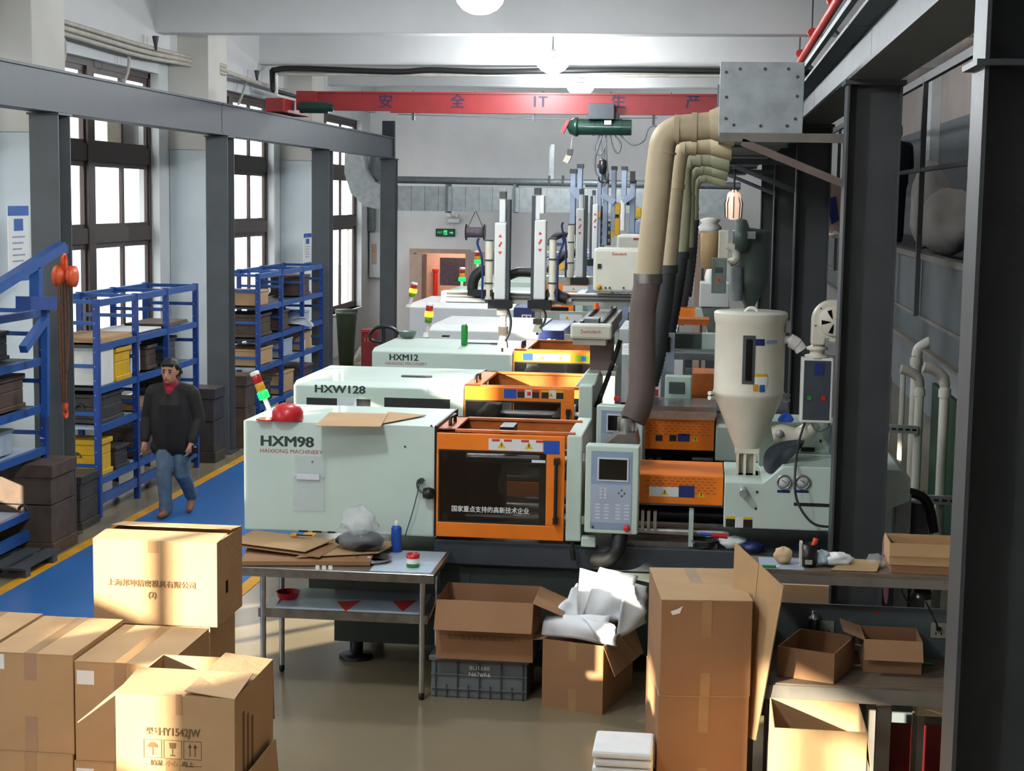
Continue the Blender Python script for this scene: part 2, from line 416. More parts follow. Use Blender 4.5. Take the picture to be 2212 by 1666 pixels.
for y, lab in lcol+[(9.6, None), (4.1, None)]:
    t = thing('steel_column', lab or 'grey steel runway column out of view on the left', 'column', (-6.33, y, 0), group='runway columns by the windows')
    if y > 31: zt = 4.13
    else: zt = 4.13
    MB().hmesh((-6.34, y), .29, .3, .02, zt, flange='y').obj('shaft', 'steel_col', t)
    MB().box(-6.53, -6.15, y-.2, y+.2, 0, .02).obj('base_plate', 'steel_dark', t)
    MB().box(-6.5, -6.18, y-.17, y+.17, zt, 4.15).obj('cap_plate', 'steel_dark', t)
# ------------------------------------------------------------------ right crane runway and columns
t = thing('crane_runway_beam', 'grey steel crane runway beam at upper right, above the grey duct', 'beam', (1.0, 12, 4.2))
for a, b in ((-8, 5.45), (5.47, 11.0), (11.02, 16.9), (16.92, 32)):
    ibeam(.87, 1.2, a, b, 4.2, 4.585, 1.03).obj('beam_section', 'steel_mezz', t)
MB().box(.98, 1.04, -8, 31.9, 4.585, 4.615).obj('crane_rail', 'steel_dark', t)
MB().box(.82, .86, -8, 31.9, 4.63, 4.67).obj('conductor_rail', 'galv_dark', t)
for yy in range(-6, 32, 3): MB().beam((.84, yy, 4.64), (.9, yy, 4.585), .02, .02).obj('rail_bracket', 'steel_dark', t)
rc = [(5.6, 'dark steel column cutting off the right edge of the view'), (11.0, 'dark grey steel column in front of the mint machine at right'), (17.1, 'dark grey steel column behind the cream hopper'), (22.8, 'dark grey steel column farther down, behind the diagonal bracket'), (28.5, 'dark steel column at the far right end of the hall')]
for y, lab in rc:
    t = thing('steel_column', lab, 'column', (1.04, y, 0), group='right crane columns')
    MB().hmesh((1.045, y), .35, .26, .02, 4.17, flange='x', tf=.014).obj('shaft', 'steel_dark', t)
    MB().box(.8, 1.29, y-.2, y+.2, 0, .02).obj('base_plate', 'steel_dark', t)
    MB().box(.85, 1.24, y-.15, y+.15, 4.17, 4.2).obj('cap_plate', 'steel_dark', t)
    if y < 6: MB().box(.84, 1.3, y-.16, y+.16, 3.85, 3.87).obj('seam_plate', 'steel_dark', t)
# ------------------------------------------------------------------ crane bridge
CY = 24.0
t = thing('bridge_crane', 'red one-ton bridge crane beam spanning the hall', 'crane', (-2.6, CY, 4.6))
MB().box(-5.95, .95, CY-.012, CY+.012, 4.70, 4.92).box(-5.95, .95, CY-.07, CY+.07, 4.92, 4.945).box(-4.75, 1.0, CY-.07, CY+.07, 4.64, 4.665)\
    .box(-5.95, 1.0, CY-.05, CY+.05, 4.665, 4.70).obj('girder', 'red_paint', t)
MB().box(-5.95, .95, CY-.03, CY-.01, 4.665, 4.925).obj('girder_face', 'red_paint', t)
MB().box(-6.46, -6.18, CY-.75, CY+.75, 4.60, 4.80).obj('end_carriage', 'red_paint', t, bevel=.01)
MB().box(-6.14, -5.85, CY-.2, CY-.05, 4.66, 4.94).obj('end_plate', 'red_paint', t)
MB().box(.92, 1.12, CY-.75, CY+.75, 4.618, 4.80).obj('end_carriage', 'red_paint', t, bevel=.01)
MB().cyl((-6.05, CY-.3, 4.69), (-5.62, CY-.3, 4.69), .085, 14).cyl((-5.62, CY-.3, 4.69), (-5.55, CY-.3, 4.69), .06, 14).obj('travel_motor', 'green_dark', t)
for s_, px in (('安', 833), ('全', 988), ('1T', 1165), ('生', 1336), ('产', 1497)):
    p = at(px, 221, Y=CY-.035); text('girder_lettering', s_, .22, (p.x, CY-.033, p.z), 'ink_purple', t, bold=.006)
for px in (785, 895, 1030, 1175, 1320, 1450):
    p = at(px, 197, Y=CY); MB().cyl((p.x, CY-.05, 4.945), (p.x, CY-.05, 4.965), .012, 8).obj('bolt', 'steel_dark', t)
# ------------------------------------------------------------------ electric hoist
hy = CY-.1
c = at(1300, 275, Y=hy)
t = thing('electric_hoist', 'dark green electric wire-rope hoist hanging from the red crane beam', 'hoist', (c.x, hy, c.z))
a, b = at(1232, 277, Y=hy), at(1364, 275, Y=hy)
MB().cyl((a.x+.06, hy, c.z), (b.x, hy, c.z), .115, 20).obj('drum_body', 'green_dark', t)
MB().lathe([(.02, -.1), (.1, -.06), (.125, 0), (.14, .02), (.14, .06), (.1, .08)], (a.x+.05, hy, c.z), 20, axis='x').obj('motor_bell', 'green_dark', t)
for px in (1281, 1300, 1340): 
    q = at(px, 275, Y=hy); MB().cyl((q.x, hy, c.z), (q.x+.02, hy, c.z), .125, 20).obj('flange_ring', 'green_dark', t)
q = at(1222, 277, Y=hy); MB().beam((q.x-.05, hy-.02, c.z-.09), (q.x+.04, hy-.02, c.z+.1), .05, .1, up=(0, 1, 0)).obj('brake_cover', 'red_paint', t)
q0, q1 = at(1273, 224, Y=hy), at(1328, 259, Y=hy)
MB().box(q0.x, q1.x, hy-.14, hy-.02, q1.z, q0.z).obj('control_box', 'bed_grey', t, bevel=.012)
MB().box(q0.x-.02, q1.x+.06, hy-.02, hy+.16, q1.z-.03, q1.z+.09).obj('trolley', 'bed_grey', t)
q = at(1313, 265, Y=hy-.13); MB().box(q.x-.05, q.x+.05, hy-.15, hy-.11, q.z-.03, q.z+.03).obj('rating_plate', 'white_plastic', t)
for dx in (-.03, .03): MB().cyl((at(1303, 290, Y=hy).x+dx, hy, c.z-.05), (at(1302, 365, Y=hy).x+dx*.4, hy, at(1302, 360, Y=hy).z), .008, 6).obj('wire_rope', 'cable_grey', t)
q = at(1302, 362, Y=hy); MB().lathe([(.02, .12), (.055, .1), (.06, 0), (.05, -.08), (.02, -.1)], q, 14).obj('hook_block', 'black_plastic', t)
MB().tube(arc((q.x, hy, q.z-.16), .055, 100, -200, 12), .014, 8).obj('hook', 'black_plastic', t)
def cabl(name, px, r=.013, m='cable_grey', par=None, yy=None): return MB().tube(bez([at(x, y, Y=yy or hy) for x, y in px], 8), r, 6).obj(name, m, par)
cabl('control_cable', [(1295, 292), (1285, 320), (1296, 335), (1308, 315), (1310, 292)], par=t)
cabl('control_cable', [(1318, 292), (1324, 318), (1335, 331), (1341, 312), (1328, 292)], par=t)
cabl('control_cable', [(1340, 292), (1365, 313), (1390, 305), (1400, 280), (1412, 272), (1422, 275)], par=t)
cabl('control_cable', [(1300, 295), (1286, 340), (1287, 372), (1297, 385)], par=t)
cabl('control_cable', [(1308, 298), (1310, 340), (1312, 380), (1304, 402)], par=t)
# pendant hanging from the crane
pt_ = at(1230, 330, Y=CY); t = thing('crane_pendant', 'grey hand pendant hanging beside the green hoist', 'control', (pt_.x, CY, pt_.z))
MB().cyl(at(1236, 296, Y=CY), at(1233, 322, Y=CY), .004, 6).obj('cord', 'rope_white', t)
MB().beam(at(1232, 322, Y=CY), at(1230, 336, Y=CY), .08, .08, up=(0, 1, 0)).obj('cap', 'black_plastic', t)
MB().beam(at(1230, 335, Y=CY), at(1221, 352, Y=CY), .09, .08, up=(0, 1, 0)).obj('handset', 'cream_conduit', t, bevel=.01)
# span wire carrying the crane cable
t = thing('festoon_wire', 'thin steel wire strung under the red crane beam', 'wire', (-2.4, CY, 4.55))
MB().tube([at(860, 247, Y=CY), at(1150, 257, Y=CY), at(1420, 255, Y=CY)], .006, 5).obj('wire', 'cable_grey', t)
for px, py in ((893, 248), (1152, 252), (1412, 258)):
    q = at(px, py, Y=CY); MB().box(q.x-.02, q.x+.02, CY-.03, CY+.03, q.z-.08, 4.645).obj('clip', 'steel_dark', t)

# unseen roller blinds added to block sun through two top lights beside the camera
for (a, b), lab in ((WY[0], 'grey sun-blocking blind added over the upper panes of the nearest window'), (WY[1], 'grey sun-blocking blind added over the upper panes of the second window')):
    t = thing('sun_block_blind', lab, 'blind', (XL-.05, (a+b)/2, 3.85))
    MB().box(XL-.08, XL-.07, a+.02, b-.02, 4.1 if a < 0 else 3.82, 5.0).obj('blind_sheet', 'wall_grey', t); MB().cyl((XL-.06, a+.02, 5.02), (XL-.06, b-.02, 5.02), .04, 12).obj('blind_tube', 'galv', t)
# ------------------------------------------------------------------ pixel-surveyed boxes at a known depth
def PB(x0, y0, x1, y1, Y, d, mb=None):
    a, b = at(x0, (y0+y1)/2, Y=Y), at(x1, (y0+y1)/2, Y=Y); c, e = at((x0+x1)/2, y0, Y=Y), at((x0+x1)/2, y1, Y=Y)
    return (mb or MB()).box(a.x, b.x, Y, Y+d, e.z, c.z)
def PBx(x0, y0, x1, y1, Y):
    a, b = at(x0, (y0+y1)/2, Y=Y), at(x1, (y0+y1)/2, Y=Y); c, e = at((x0+x1)/2, y0, Y=Y), at((x0+x1)/2, y1, Y=Y)
    return a.x, b.x, e.z, c.z
def tri(par, x, z, Y, s, m='sticker_yellow'):
    o = MB().prism([(x-s, z-s*.8), (x+s, z-s*.8), (x, z+s*.9)], 'y', Y, Y-.001).obj('warning_triangle', m, par)
    MB().box(x-s*.12, x+s*.12, Y-.0018, Y-.001, z-s*.45, z+s*.4).obj('warning_mark', 'sticker_black', par); return o
def plate(par, x0, x1, z0, z1, Y, m, name='sticker', th=.001): return MB().box(x0, x1, Y-th, Y, z0, z1).obj(name, m, par)

def vents(par, x0, x1, z0, z1, Y, nx, nz, m='dark_metal'):
    """rows of pressed louvre slots, staggered"""
    mb = MB(); dx = (x1-x0)/nx; dz = (z1-z0)/nz
    for j in range(nz):
        for i in range(nx):
            o = dx*.5 if j % 2 else 0
            if x0+i*dx+o+dx*.6 > x1: continue
            mb.box(x0+i*dx+o, x0+i*dx+o+dx*.62, Y-.002, Y+.001, z0+j*dz, z0+j*dz+dz*.42)
    o = mb.obj('louvre_slots', m, par); o['kind'] = 'stuff'; return o

def door(t, x0, x1, z0, z1, Y, pane, orange='orange', handle=True, stickers=None, lettering=None, simple=False):
    px0, px1, pz0, pz1 = pane
    fr = MB().box(x0, x1, Y, Y+.03, pz1, z1).box(x0, x1, Y, Y+.03, z0, pz0).box(x0, px0, Y, Y+.03, pz0, pz1).box(px1, x1, Y, Y+.03, pz0, pz1).obj('safety_door', orange, t, bevel=.004)
    MB().box(px0, px1, Y+.012, Y+.017, pz0, pz1).obj('window_pane', 'glass_dark', fr)
    MB().box(px0, px1, Y+.006, Y+.011, pz0, pz0+.012).box(px0, px1, Y+.006, Y+.011, pz1-.012, pz1).box(px0, px0+.008, Y+.006, Y+.011, pz0+.012, pz1-.012).box(px1-.008, px1, Y+.006, Y+.011, pz0+.012, pz1-.012).obj('pane_seal', 'black_rubber', fr)
    if handle:
        hx = (px1+x1)/2+.01; h0, h1 = pz0+(pz1-pz0)*.1, pz1-(pz1-pz0)*.12
        MB().cyl((hx, Y-.05, h0), (hx, Y-.05, h1), .014, 10).box(hx-.018, hx+.018, Y-.06, Y, h0-.03, h0+.015).box(hx-.018, hx+.018, Y-.06, Y, h1-.015, h1+.03).obj('handle', 'black_plastic', fr)
    return fr

def hood(t, x0, x1, z0, z1, Y0, Y1, m='mint', slope=0):
    h = MB().prism([(Y0, z0), (Y1, z0), (Y1, z1), (Y0+slope*1.6, z1), (Y0, z1-slope)], 'x', x0, x1).obj('clamp_hood', m, t, bevel=.012)
    return h

def mold_area(t, x0, x1, Y0, Y1, z0, z1, full=True):
    """dark platens, tie bars and mould seen through the door window"""
    n = (z1-z0)
    MB().box(x0+.04, x0+.17, Y0+.15, Y1-.1, z0, z1-.05).obj('moving_platen', 'dark_metal', t)
    MB().box(x1-.2, x1-.07, Y0+.15, Y1-.1, z0, z1-.05).obj('mould_half', 'mold_steel', t)
    MB().box(x0+.17, x0+.42, Y0+.25, Y1-.25, z0+.12, z1-.18).obj('mould_half', 'mold_brown', t)
    if full:
        for z in (z0+.1, z1-.14):
            MB().cyl((x0, Y0+.2, z), (x1, Y0+.2, z), .035, 14).obj('tie_bar', 'steel', t)
            MB().cyl((x0, Y1-.2, z), (x1, Y1-.2, z), .035, 14).obj('tie_bar', 'steel', t)

def top_frame(t, x0, x1, Y0, Y1, z, m='orange_dark'):
    b = MB().box(x0, x0+.13, Y0+.03, Y1, z-.02, z).box(x0, x1, Y0+.03, Y0+.07, z-.02, z).box(x0, x1, Y1-.05, Y1, z-.02, z).obj('guard_top', m, t, bevel=.004)
    MB().box(x0+.05, x1, Y1-.03, Y1, z-.22, z-.02).obj('guard_back', m, t)
    MB().tube([(x0+.065, Y0+.2, z), (x0+.065, Y0+.2, z+.055), (x0+.065, Y0+.42, z+.055), (x0+.065, Y0+.42, z)], .013, 8).obj('lift_handle', 'black_plastic', t)

def control_box(t, x0, x1, z0, z1, Y, dep=.13, tilt=0, detail=True, shell='mint'):
    """operator panel: shell, recessed keypad, screen and emergency stop"""
    w_, h_ = x1-x0, z1-z0; c = ((x0+x1)/2, Y, z0)
    b = MB().box(-w_/2, w_/2, 0, dep, 0, h_).obj('control_panel', shell, t, bevel=.012, seg=3)
    b.location = c; b.rotation_euler = (0, 0, tilt)
    if t.get('_abs'): b.matrix_parent_inverse = Matrix.Translation(-Vector(t['_abs']))
    f = w_*.085
    MB().box(-w_/2+f*1.3, w_/2-f*1.5, -.004, .0, f*1.0, h_-f*1.2).obj('panel_face', 'panel_blue', b)
    MB().box(-w_/2+f*1.3, w_/2-f*1.5, -.006, -.004, f*2.4, h_*.56).obj('keypad', 'panel_light', b)
    sx0, sx1, sz0, sz1 = -w_*.24, w_*.28, h_*.62, h_*.85
    MB().box(sx0-.012, sx1+.012, -.011, -.004, sz0-.012, sz1+.012).obj('screen_bezel', 'key_light', b)
    MB().box(sx0, sx1, -.013, -.011, sz0, sz1).obj('screen', 'screen', b)
    if detail:
        k = MB()
        for j in range(4):
            for i in range(2): k.box(-w_*.22+i*.03, -w_*.22+i*.03+.017, -.009, -.006, h_*.40+j*.022, h_*.40+j*.022+.013)
        for j in range(5):
            for i in range(4):
                xx = -w_*.30+i*w_*.165+(w_*.05 if i > 1 else 0); k.box(xx, xx+w_*.09, -.008, -.006, h_*.17+j*.024, h_*.17+j*.024+.011)
        k.obj('keys', 'key_light', b)['kind'] = 'stuff'
        k = MB()
        for a in range(4):
            ca, sa = math.cos(a*math.pi/2), math.sin(a*math.pi/2); cx, cz = w_*.19, h_*.47
            k.prism([(cx+ca*.03, cz+sa*.03), (cx+ca*.016-sa*.009, cz+sa*.016+ca*.009), (cx+ca*.016+sa*.009, cz+sa*.016-ca*.009)], 'y', -.009, -.006)
        k.obj('arrow_keys', 'steel_dark', b)
        MB().lathe([(.0, -.03), (.02, -.03), (.024, -.02), (.014, -.012), (.014, -.004)], (w_*.3, 0, h_*.075), 14, axis='y').obj('emergency_stop', 'red_button', b)
        MB().lathe([(.0, -.014), (.008, -.014), (.008, -.004)], (-w_*.34, 0, h_*.075), 10, axis='y').obj('key_switch', 'steel_dark', b)
    return b

def gauge(t, x, z, Y, r):
    g = MB().lathe([(r, 0), (r, -.02), (r*.86, -.024), (r*.82, -.012)], (x, Y, z), 24, axis='y').obj('pressure_gauge', 'steel', t)
    MB().lathe([(0, -.013), (r*.82, -.013), (r*.82, -.01)], (x, Y, z), 20, axis='y').obj('dial', 'sticker_white', g)
    MB().beam((x-r*.3, Y-.016, z+r*.3), (x+r*.25, Y-.016, z-r*.1), .004, .006, up=(0, 1, 0)).obj('needle', 'sticker_black', g)

def stack_light(px, py0, py1, Y, lab, lit, lean=0.0, r=.03, mount=0):
    """signal tower: white foot, pole, stacked lenses, white cap; px,py0 top  px,py1 foot"""
    a, b = at(px, py1, Y=Y), at(px+lean, py0, Y=Y); d = (b-a); L = d.length; d.normalize()
    t = thing('signal_tower', lab, 'signal light', tuple(a), group='signal towers on the machines')
    MB().tube([a, a+d*L*.12], [r*1.3, r*.9], 14).obj('foot', 'white_plastic', t)
    if mount: MB().box(a.x, a.x+mount, Y-.02, Y+.02, a.z-.04, a.z).obj('mount_bracket', 'white_plastic', t)
    MB().cyl(a+d*L*.12, a+d*L*.42, r*.5, 10).obj('pole', 'white_plastic', t)
    seq = {'green': ('light_green_on', 'amber', 'lens_red'), 'orange': ('lens_green', 'light_orange_on', 'lens_red')}[lit]
    h = L*.165
    for i, m in enumerate(seq):
        k = 1.18 if m.startswith('light') else 1
        MB().tube([a+d*(L*.42+i*h), a+d*(L*.42+i*h+h*.08), a+d*(L*.42+i*h+h*.92), a+d*(L*.42+(i+1)*h)], [r*.9, r*k, r*k, r*.9], 16).obj('lens', m, t)
    MB().tube([a+d*(L*.42+3*h), a+d*(L*.42+3*h+h*.4), a+d*(L*.42+3*h+h*.5)], [r, r, r*.6], 16).obj('cap', 'white_plastic', t)
    return t

def base(t, x0, x1, y0, y1, zt):
    MB().box(x0, x1, y0+.12, y1-.1, .14, zt-.18).obj('base_frame', 'base_green', t)
    MB().box(x0+.75, x1, y0+.04, y1, zt-.18, zt).obj('machine_bed', 'bed_grey', t, bevel=.01)
    k = 0; n = int((x1-x0)/.9)
    for i in range(n):
        xa = x0+.06+i*(x1-x0-.1)/n
        MB().box(xa, xa+(x1-x0)/n-.06, y0+.112, y0+.12, .22, zt-.24).obj('base_panel', 'base_green', t)
    for xx in (x0+.15, (x0+x1)/2, x1-.15):
        for yy in (y0+.2, y1-.2):
            MB().lathe([(.13, 0), (.13, .02), (.11, .03), (.05, .03), (.05, .15)], (xx, yy, 0), 16).obj('foot_mount', 'dark_metal', t)

# ================================================================== machine 1: HXM98
Y1 = 11.3
X = lambda px, py=1050, Y=Y1: at(px, py, Y=Y).x
Z = lambda py, px=1200, Y=Y1: at(px, py, Y=Y).z
t = thing('injection_machine', 'nearest mint injection moulding machine marked HXM98 with orange door', 'machine', (-1, 11.9, 0))
M1 = t
base(t, -2.66, 1.36, Y1, 12.5, .95)
hd = hood(t, -3.305, -1.905, .972, 1.775, Y1, 12.3)
text('model_lettering', 'HXM98', .105, (X(620), Y1-.001, Z(955, 620)), 'ink_dark', hd, bold=.0042, sx=1.18)
text('maker_lettering', 'HAIXIONG MACHINERY', .042, (X(629), Y1-.001, Z(976, 629)), 'ink_red', hd, sx=1.02)
MB().box(-1.905, -1.89, Y1+.01, 12.3, .98, 1.78).obj('hood_edge_strip', 'dark_metal', t)
MB().box(-2.35, -1.95, Y1+.2, 12.2, .95, .98).obj('hood_floor', 'dark_metal', t)
for a_, b_ in ((645, 665), (675, 695), (708, 724)): MB().box(X(a_), X(b_), Y1-.004, Y1+.01, .972, .985).obj('hinge', 'sticker_black', t)
dz0, dz1 = .985, 1.735
pn = (X(948), X(1180), Z(1136), Z(978))
fr = door(t, -1.885, -.968, dz0, dz1, Y1-.02, pn, stickers=1)
yy = Y1-.0205
plate(fr, X(1055), X(1172), Z(976), Z(951), yy, 'sticker_white')
for p_ in (1062, 1088, 1125, 1157): plate(fr, X(p_), X(p_+17), Z(957), Z(952), yy-.001, 'sticker_red')
for p_ in (1083, 1142): tri(fr, X(p_), Z(964), yy-.001, .03)
plate(fr, X(1174), X(1208), Z(981), Z(952), yy, 'sticker_blue')
text('door_lettering', '国家重点支持的高新技术企业', .047, (X(1060), Y1-.012, Z(1102, 1060)), 'ink_white', fr, sx=.92, bold=.001)
plate(fr, X(1148), X(1180), Z(1001), Z(995), Y1-.009, 'sticker_white', 'glass_label')
mold_area(t, -1.88, -.97, Y1+.05, 12.2, .98, 1.66)
MB().box(X(1068), X(1084), Y1+.2, Y1+.203, Z(1081), Z(1044)).obj('mould_plate_label', 'door_pinkish', t)
top_frame(t, -1.885, -.9, Y1-.02, 12.0, 1.76)
MB().box(X(1070), X(1100), 11.5, 11.75, 1.68, 1.76).obj('mould_clamp_block', 'dark_metal', t)
MB().box(-.955, -.845, Y1-.02, 12.25, .985, 1.745).obj('fixed_platen_cover', 'mint', t, bevel=.012)
MB().box(X(1258), X(1290), Y1-.03, Y1+.05, Z(1178), Z(1156)).obj('grease_tray', 'mint', t, bevel=.01)
cb = control_box(t, X(1266), X(1381), Z(1146, 1320), Z(958, 1320), Y1-.12, tilt=R(-2))
for z_ in (1.6, 1.15): MB().cyl((X(1262), Y1-.05, z_-.03), (X(1262), Y1-.05, z_+.03), .012, 8).obj('panel_hinge', 'steel', t)
# nozzle guard and injection end
gx0, gx1 = X(1384, 1060, 11.45), X(1562, 1060, 11.45)
og = MB().box(gx0-.3, gx1, 11.45, 12.1, at(1470, 1090, Y=11.45).z, at(1470, 1027, Y=11.45).z).obj('nozzle_guard', 'orange', t, bevel=.006)
zz = lambda py: at(1470, py, Y=11.45).z
xx = lambda px: at(px, 1060, Y=11.45).x
vents(og, xx(1395), xx(1552), zz(1066), zz(1029), 11.449, 12, 6, 'orange_dark')
plate(og, xx(1402), xx(1466), zz(1074), zz(1053), 11.4475, 'sticker_white')
tri(og, xx(1436), zz(1064), 11.446, .026); plate(og, xx(1466), xx(1500), zz(1074), zz(1049), 11.4475, 'sticker_navy'); tri(og, xx(1515), zz(1066), 11.4475, .03)
prof = [(.158, 1.125), (.158, 1.45), (.42, 1.45), (.56, 1.575), (1.36, 1.575), (1.43, 1.52), (1.43, 1.36), (1.3, 1.3), (1.3, 1.125)]
iu = MB().prism(prof, 'y', Y1, 12.2).obj('injection_cover', 'mint', t, bevel=.008)
for px_ in (1693, 1733): gauge(iu, X(px_), Z(1041, px_), Y1, .052); plate(iu, X(px_-14), X(px_+14), Z(1065, px_), Z(1059, px_), Y1, 'sticker_navy')
MB().box(X(1716), X(1800), Y1-.004, Y1, Z(1094, 1750), Z(1087, 1750)).obj('slot', 'sticker_black', iu)
MB().cyl((X(1605), Y1-.09, Z(1062, 1605)), (X(1605), Y1, Z(1058, 1605)), .028, 14).obj('filter_stub', 'galv', iu)
for p_, m_ in ((1570, 'sticker_black'), (1588, 'sticker_white'), (1608, 'sticker_black')):
    plate(iu, X(p_), X(p_+20), Z(1140, 1600), Z(1118, 1600), Y1, m_); 
    if m_ == 'sticker_black': plate(iu, X(p_), X(p_+20), Z(1122, 1600), Z(1117, 1600), Y1-.001, 'sticker_yellow')
for p_, q_ in ((1636, 1063), (1634, 1099)): MB().cyl((X(p_), Y1-.004, Z(q_, p_)), (X(p_), Y1, Z(q_, p_)), .009, 8).obj('bolt', 'sticker_black', iu)
rc_ = PB(1640, 912, 1830, 1010, 11.95, .3).obj('electric_cabinet', 'mint', t, bevel=.006)
for y_ in (967,): PB(1730, y_, 1760, y_+9, 11.94, .008).obj('slot', 'sticker_black', rc_)
for x_, y_ in ((1770, 950), (1769, 981)): PB(x_, y_, x_+5, y_+6, 11.94, .008).obj('bolt', 'sticker_black', rc_)
PB(1792, 920, 1830, 982, 11.94, .008).obj('rating_plate', 'panel_blue', rc_)
# carriage rails, cylinder and hoses below the guard
MB().cyl((gx0-.3, 11.75, 1.12), (.2, 11.75, 1.12), .06, 14).obj('injection_cylinder', 'dark_metal', t)
MB().cyl((gx0-.3, 11.5, 1.04), (.2, 11.5, 1.04), .03, 12).obj('carriage_rail', 'steel', t)
MB().box(gx0-.2, .12, 11.4, 12.1, .94, .985).obj('drip_tray', 'steel_worn', t)
for i, p_ in enumerate((1385, 1398, 1412)): MB().box(X(p_), X(p_+7), 11.42, 11.5, 1.06, 1.2).obj('valve_block', 'steel', t)
MB().box(X(1490), X(1500), 11.38, 11.5, .96, 1.22).obj('rail_support', 'mint_edge', t)
MB().tube(bez([(X(1343), 11.25, Z(1150, 1343)), (X(1338), 11.2, Z(1178)), (X(1318), 11.22, Z(1198)), (X(1290), 11.3, Z(1206))]), .055, 12).obj('coolant_hose', 'black_rubber', t)
MB().tube(bez([(X(1240), 11.25, Z(1168)), (X(1240), 11.25, Z(1182)), (X(1243), 11.25, Z(1205))]), [.012]*12+[.02]*13, 8).obj('cable_plug', 'black_rubber', t)
MB().box(-2.86, -2.4, Y1+.15, 11.9, .52, .66).box(-2.8, -2.5, Y1+.15, 11.9, .43, .52).obj('base_bracket', 'base_green', t)
MB().box(-1.98, -1.72, Y1+.108, Y1+.112, .36, .5).obj('vent_grille', 'dark_metal', t)
for px_, s_ in ((720, 1), (880, 1)):
    pass
# exhaust hood over the nozzle
q = at(1352, 945, Y=11.9)
MB().prism([(q.x-.16, q.z-.05), (q.x+.1, q.z-.05), (q.x+.08, q.z+.05), (q.x-.05, q.z+.05)], 'y', 11.7, 12.1).obj('fume_hood', 'steel_worn', t)
MB().cyl((q.x, 11.9, q.z+.05), (q.x, 11.9, at(1352, 902, Y=11.9).z), .067, 20).obj('hood_collar', 'steel', t)
# coat hook with cap and cord on the hood
q = at(910, 1045, Y=Y1)
MB().cyl((q.x, Y1, q.z+.02), (q.x, Y1-.05, q.z+.02), .018, 10).obj('hook', 'steel_dark', t)
for p_, q_ in ((675, 998), (875, 965), (932, 920)):
    a = at(p_, q_, Y=Y1); MB().cyl((a.x, Y1-.006, a.z), (a.x, Y1, a.z), .008, 8).obj('bolt', 'steel_dark', hd)
PB(637, 985, 702, 1035, Y1-.012, .01).obj('clear_sleeve', 'clear_film', t, bevel=.003)
o = PB(632, 1030, 700, 1105, Y1-.02, .014).obj('clear_sleeve', 'clear_film', t, bevel=.003)
PB(640, 1024, 690, 1037, Y1-.024, .01).obj('sleeve_fold', 'wrap_white', t, bevel=.003)
stack_light(590, 802, 905, 11.6, 'signal tower with bright green light, leaning by the red cap', 'green', lean=-42, r=.035)

# ================================================================== machine 2: HXW128
Y2 = 13.0; zt2 = 1.875
X2 = lambda px, py=880: at(px, py, Y=Y2).x
Z2 = lambda py, px=1100: at(px, py, Y=Y2).z
t = thing('injection_machine', 'second mint machine marked HXW128, behind the nearest one', 'machine', (-1, 13.6, 0)); M2 = t
base(t, -2.8, 1.5, Y2, 14.3, .95)
h2 = MB().prism([(Y2, .98), (14.3, .98), (14.3, zt2), (Y2+.1, zt2), (Y2, zt2-.03)], 'x', X2(634), X2(1002)).obj('clamp_hood', 'mint', t, bevel=.01)
text('model_lettering', 'HXW128', .09, (X2(734), Y2-.001, Z2(842, 734)), 'ink_dark', h2, sx=1.2, bold=.0036)
for a_, b_ in ((662, 800), (830, 972)):
    c_ = PB(a_, 861, b_, 884, Y2-.002, .003); c_.obj('vent_slot', 'sticker_black', h2)
PB(728, 858, 770, 890, Y2-.006, .003).obj('clear_sleeve', 'wrap_white', h2)
q = at(900, 815, Z=zt2); MB().box(q.x-.13, q.x+.13, q.y-.03, q.y+.03, zt2, zt2+.015).obj('grip', 'steel_dark', h2, bevel=.005)
PB(922, 822, 975, 850, Y2-.002, .002).obj('paper_label', 'panel_light', h2)
MB().box(X2(1002), X2(1005), Y2, 14.3, 1.0, zt2+.005).obj('hood_edge_strip', 'dark_metal', t)
dx0, dx1 = X2(1004), X2(1240)
fr = door(t, dx0, dx1, .98, Z2(836), Y2-.02, (X2(1006), X2(1212), 1.1, Z2(866)))
plate(fr, X2(1089), X2(1116), Z2(860), Z2(840), Y2-.021, 'sticker_blue')
for i, m_ in enumerate(('sticker_red', 'sticker_white', 'sticker_red', 'sticker_yellow', 'sticker_white', 'sticker_yellow')):
    a_ = 1118+i*16; a_ += 4 if i > 2 else 0
    plate(fr, X2(a_), X2(a_+15), Z2(858), Z2(840), Y2-.021, 'sticker_black' if m_ != 'sticker_white' else 'sticker_white')
    if m_ != 'sticker_white': plate(fr, X2(a_), X2(a_+15), Z2(845), Z2(840), Y2-.022, m_)
tri(fr, X2(1190), Z2(850), Y2-.022, .02); plate(fr, X2(1139), X2(1147), Z2(853), Z2(845), Y2-.022, 'sticker_red')
mold_area(t, dx0, dx1, Y2+.05, 14.2, .98, 1.66)
top_frame(t, dx0, X2(1275), Y2-.02, 14.1, Z2(834))
MB().box(X2(1250), X2(1280), Y2-.03, 14.2, .985, at(1262, 832, Y=Y2).z).obj('fixed_platen_cover', 'mint', t, bevel=.012)
MB().prism([(X2(1238), Z2(835)), (X2(1282), Z2(832)), (X2(1290), Z2(805)), (X2(1262), Z2(805))], 'y', Y2+.1, 13.9).obj('robot_bracket', 'mint', t, bevel=.008)
control_box(t, X2(1290), X2(1392), Z2(1010, 1330), Z2(872, 1330), Y2-.15, tilt=R(-9))
og = PB(1360, 905, 1543, 972, Y2+.1, .7).obj('nozzle_guard', 'orange', t, bevel=.006)
x_, x__, z_, z__ = PBx(1395, 910, 1540, 940, Y2+.1); vents(og, x_, x__, z_, z__, Y2+.099, 11, 5, 'orange_dark')
for i, (m_, a_) in enumerate((('sticker_black', 1416), ('sticker_black', 1446))): x_, x__, z_, z__ = PBx(a_, 940, a_+15, 953, Y2+.1); plate(og, x_, x__, z_, z__, Y2+.098, m_)
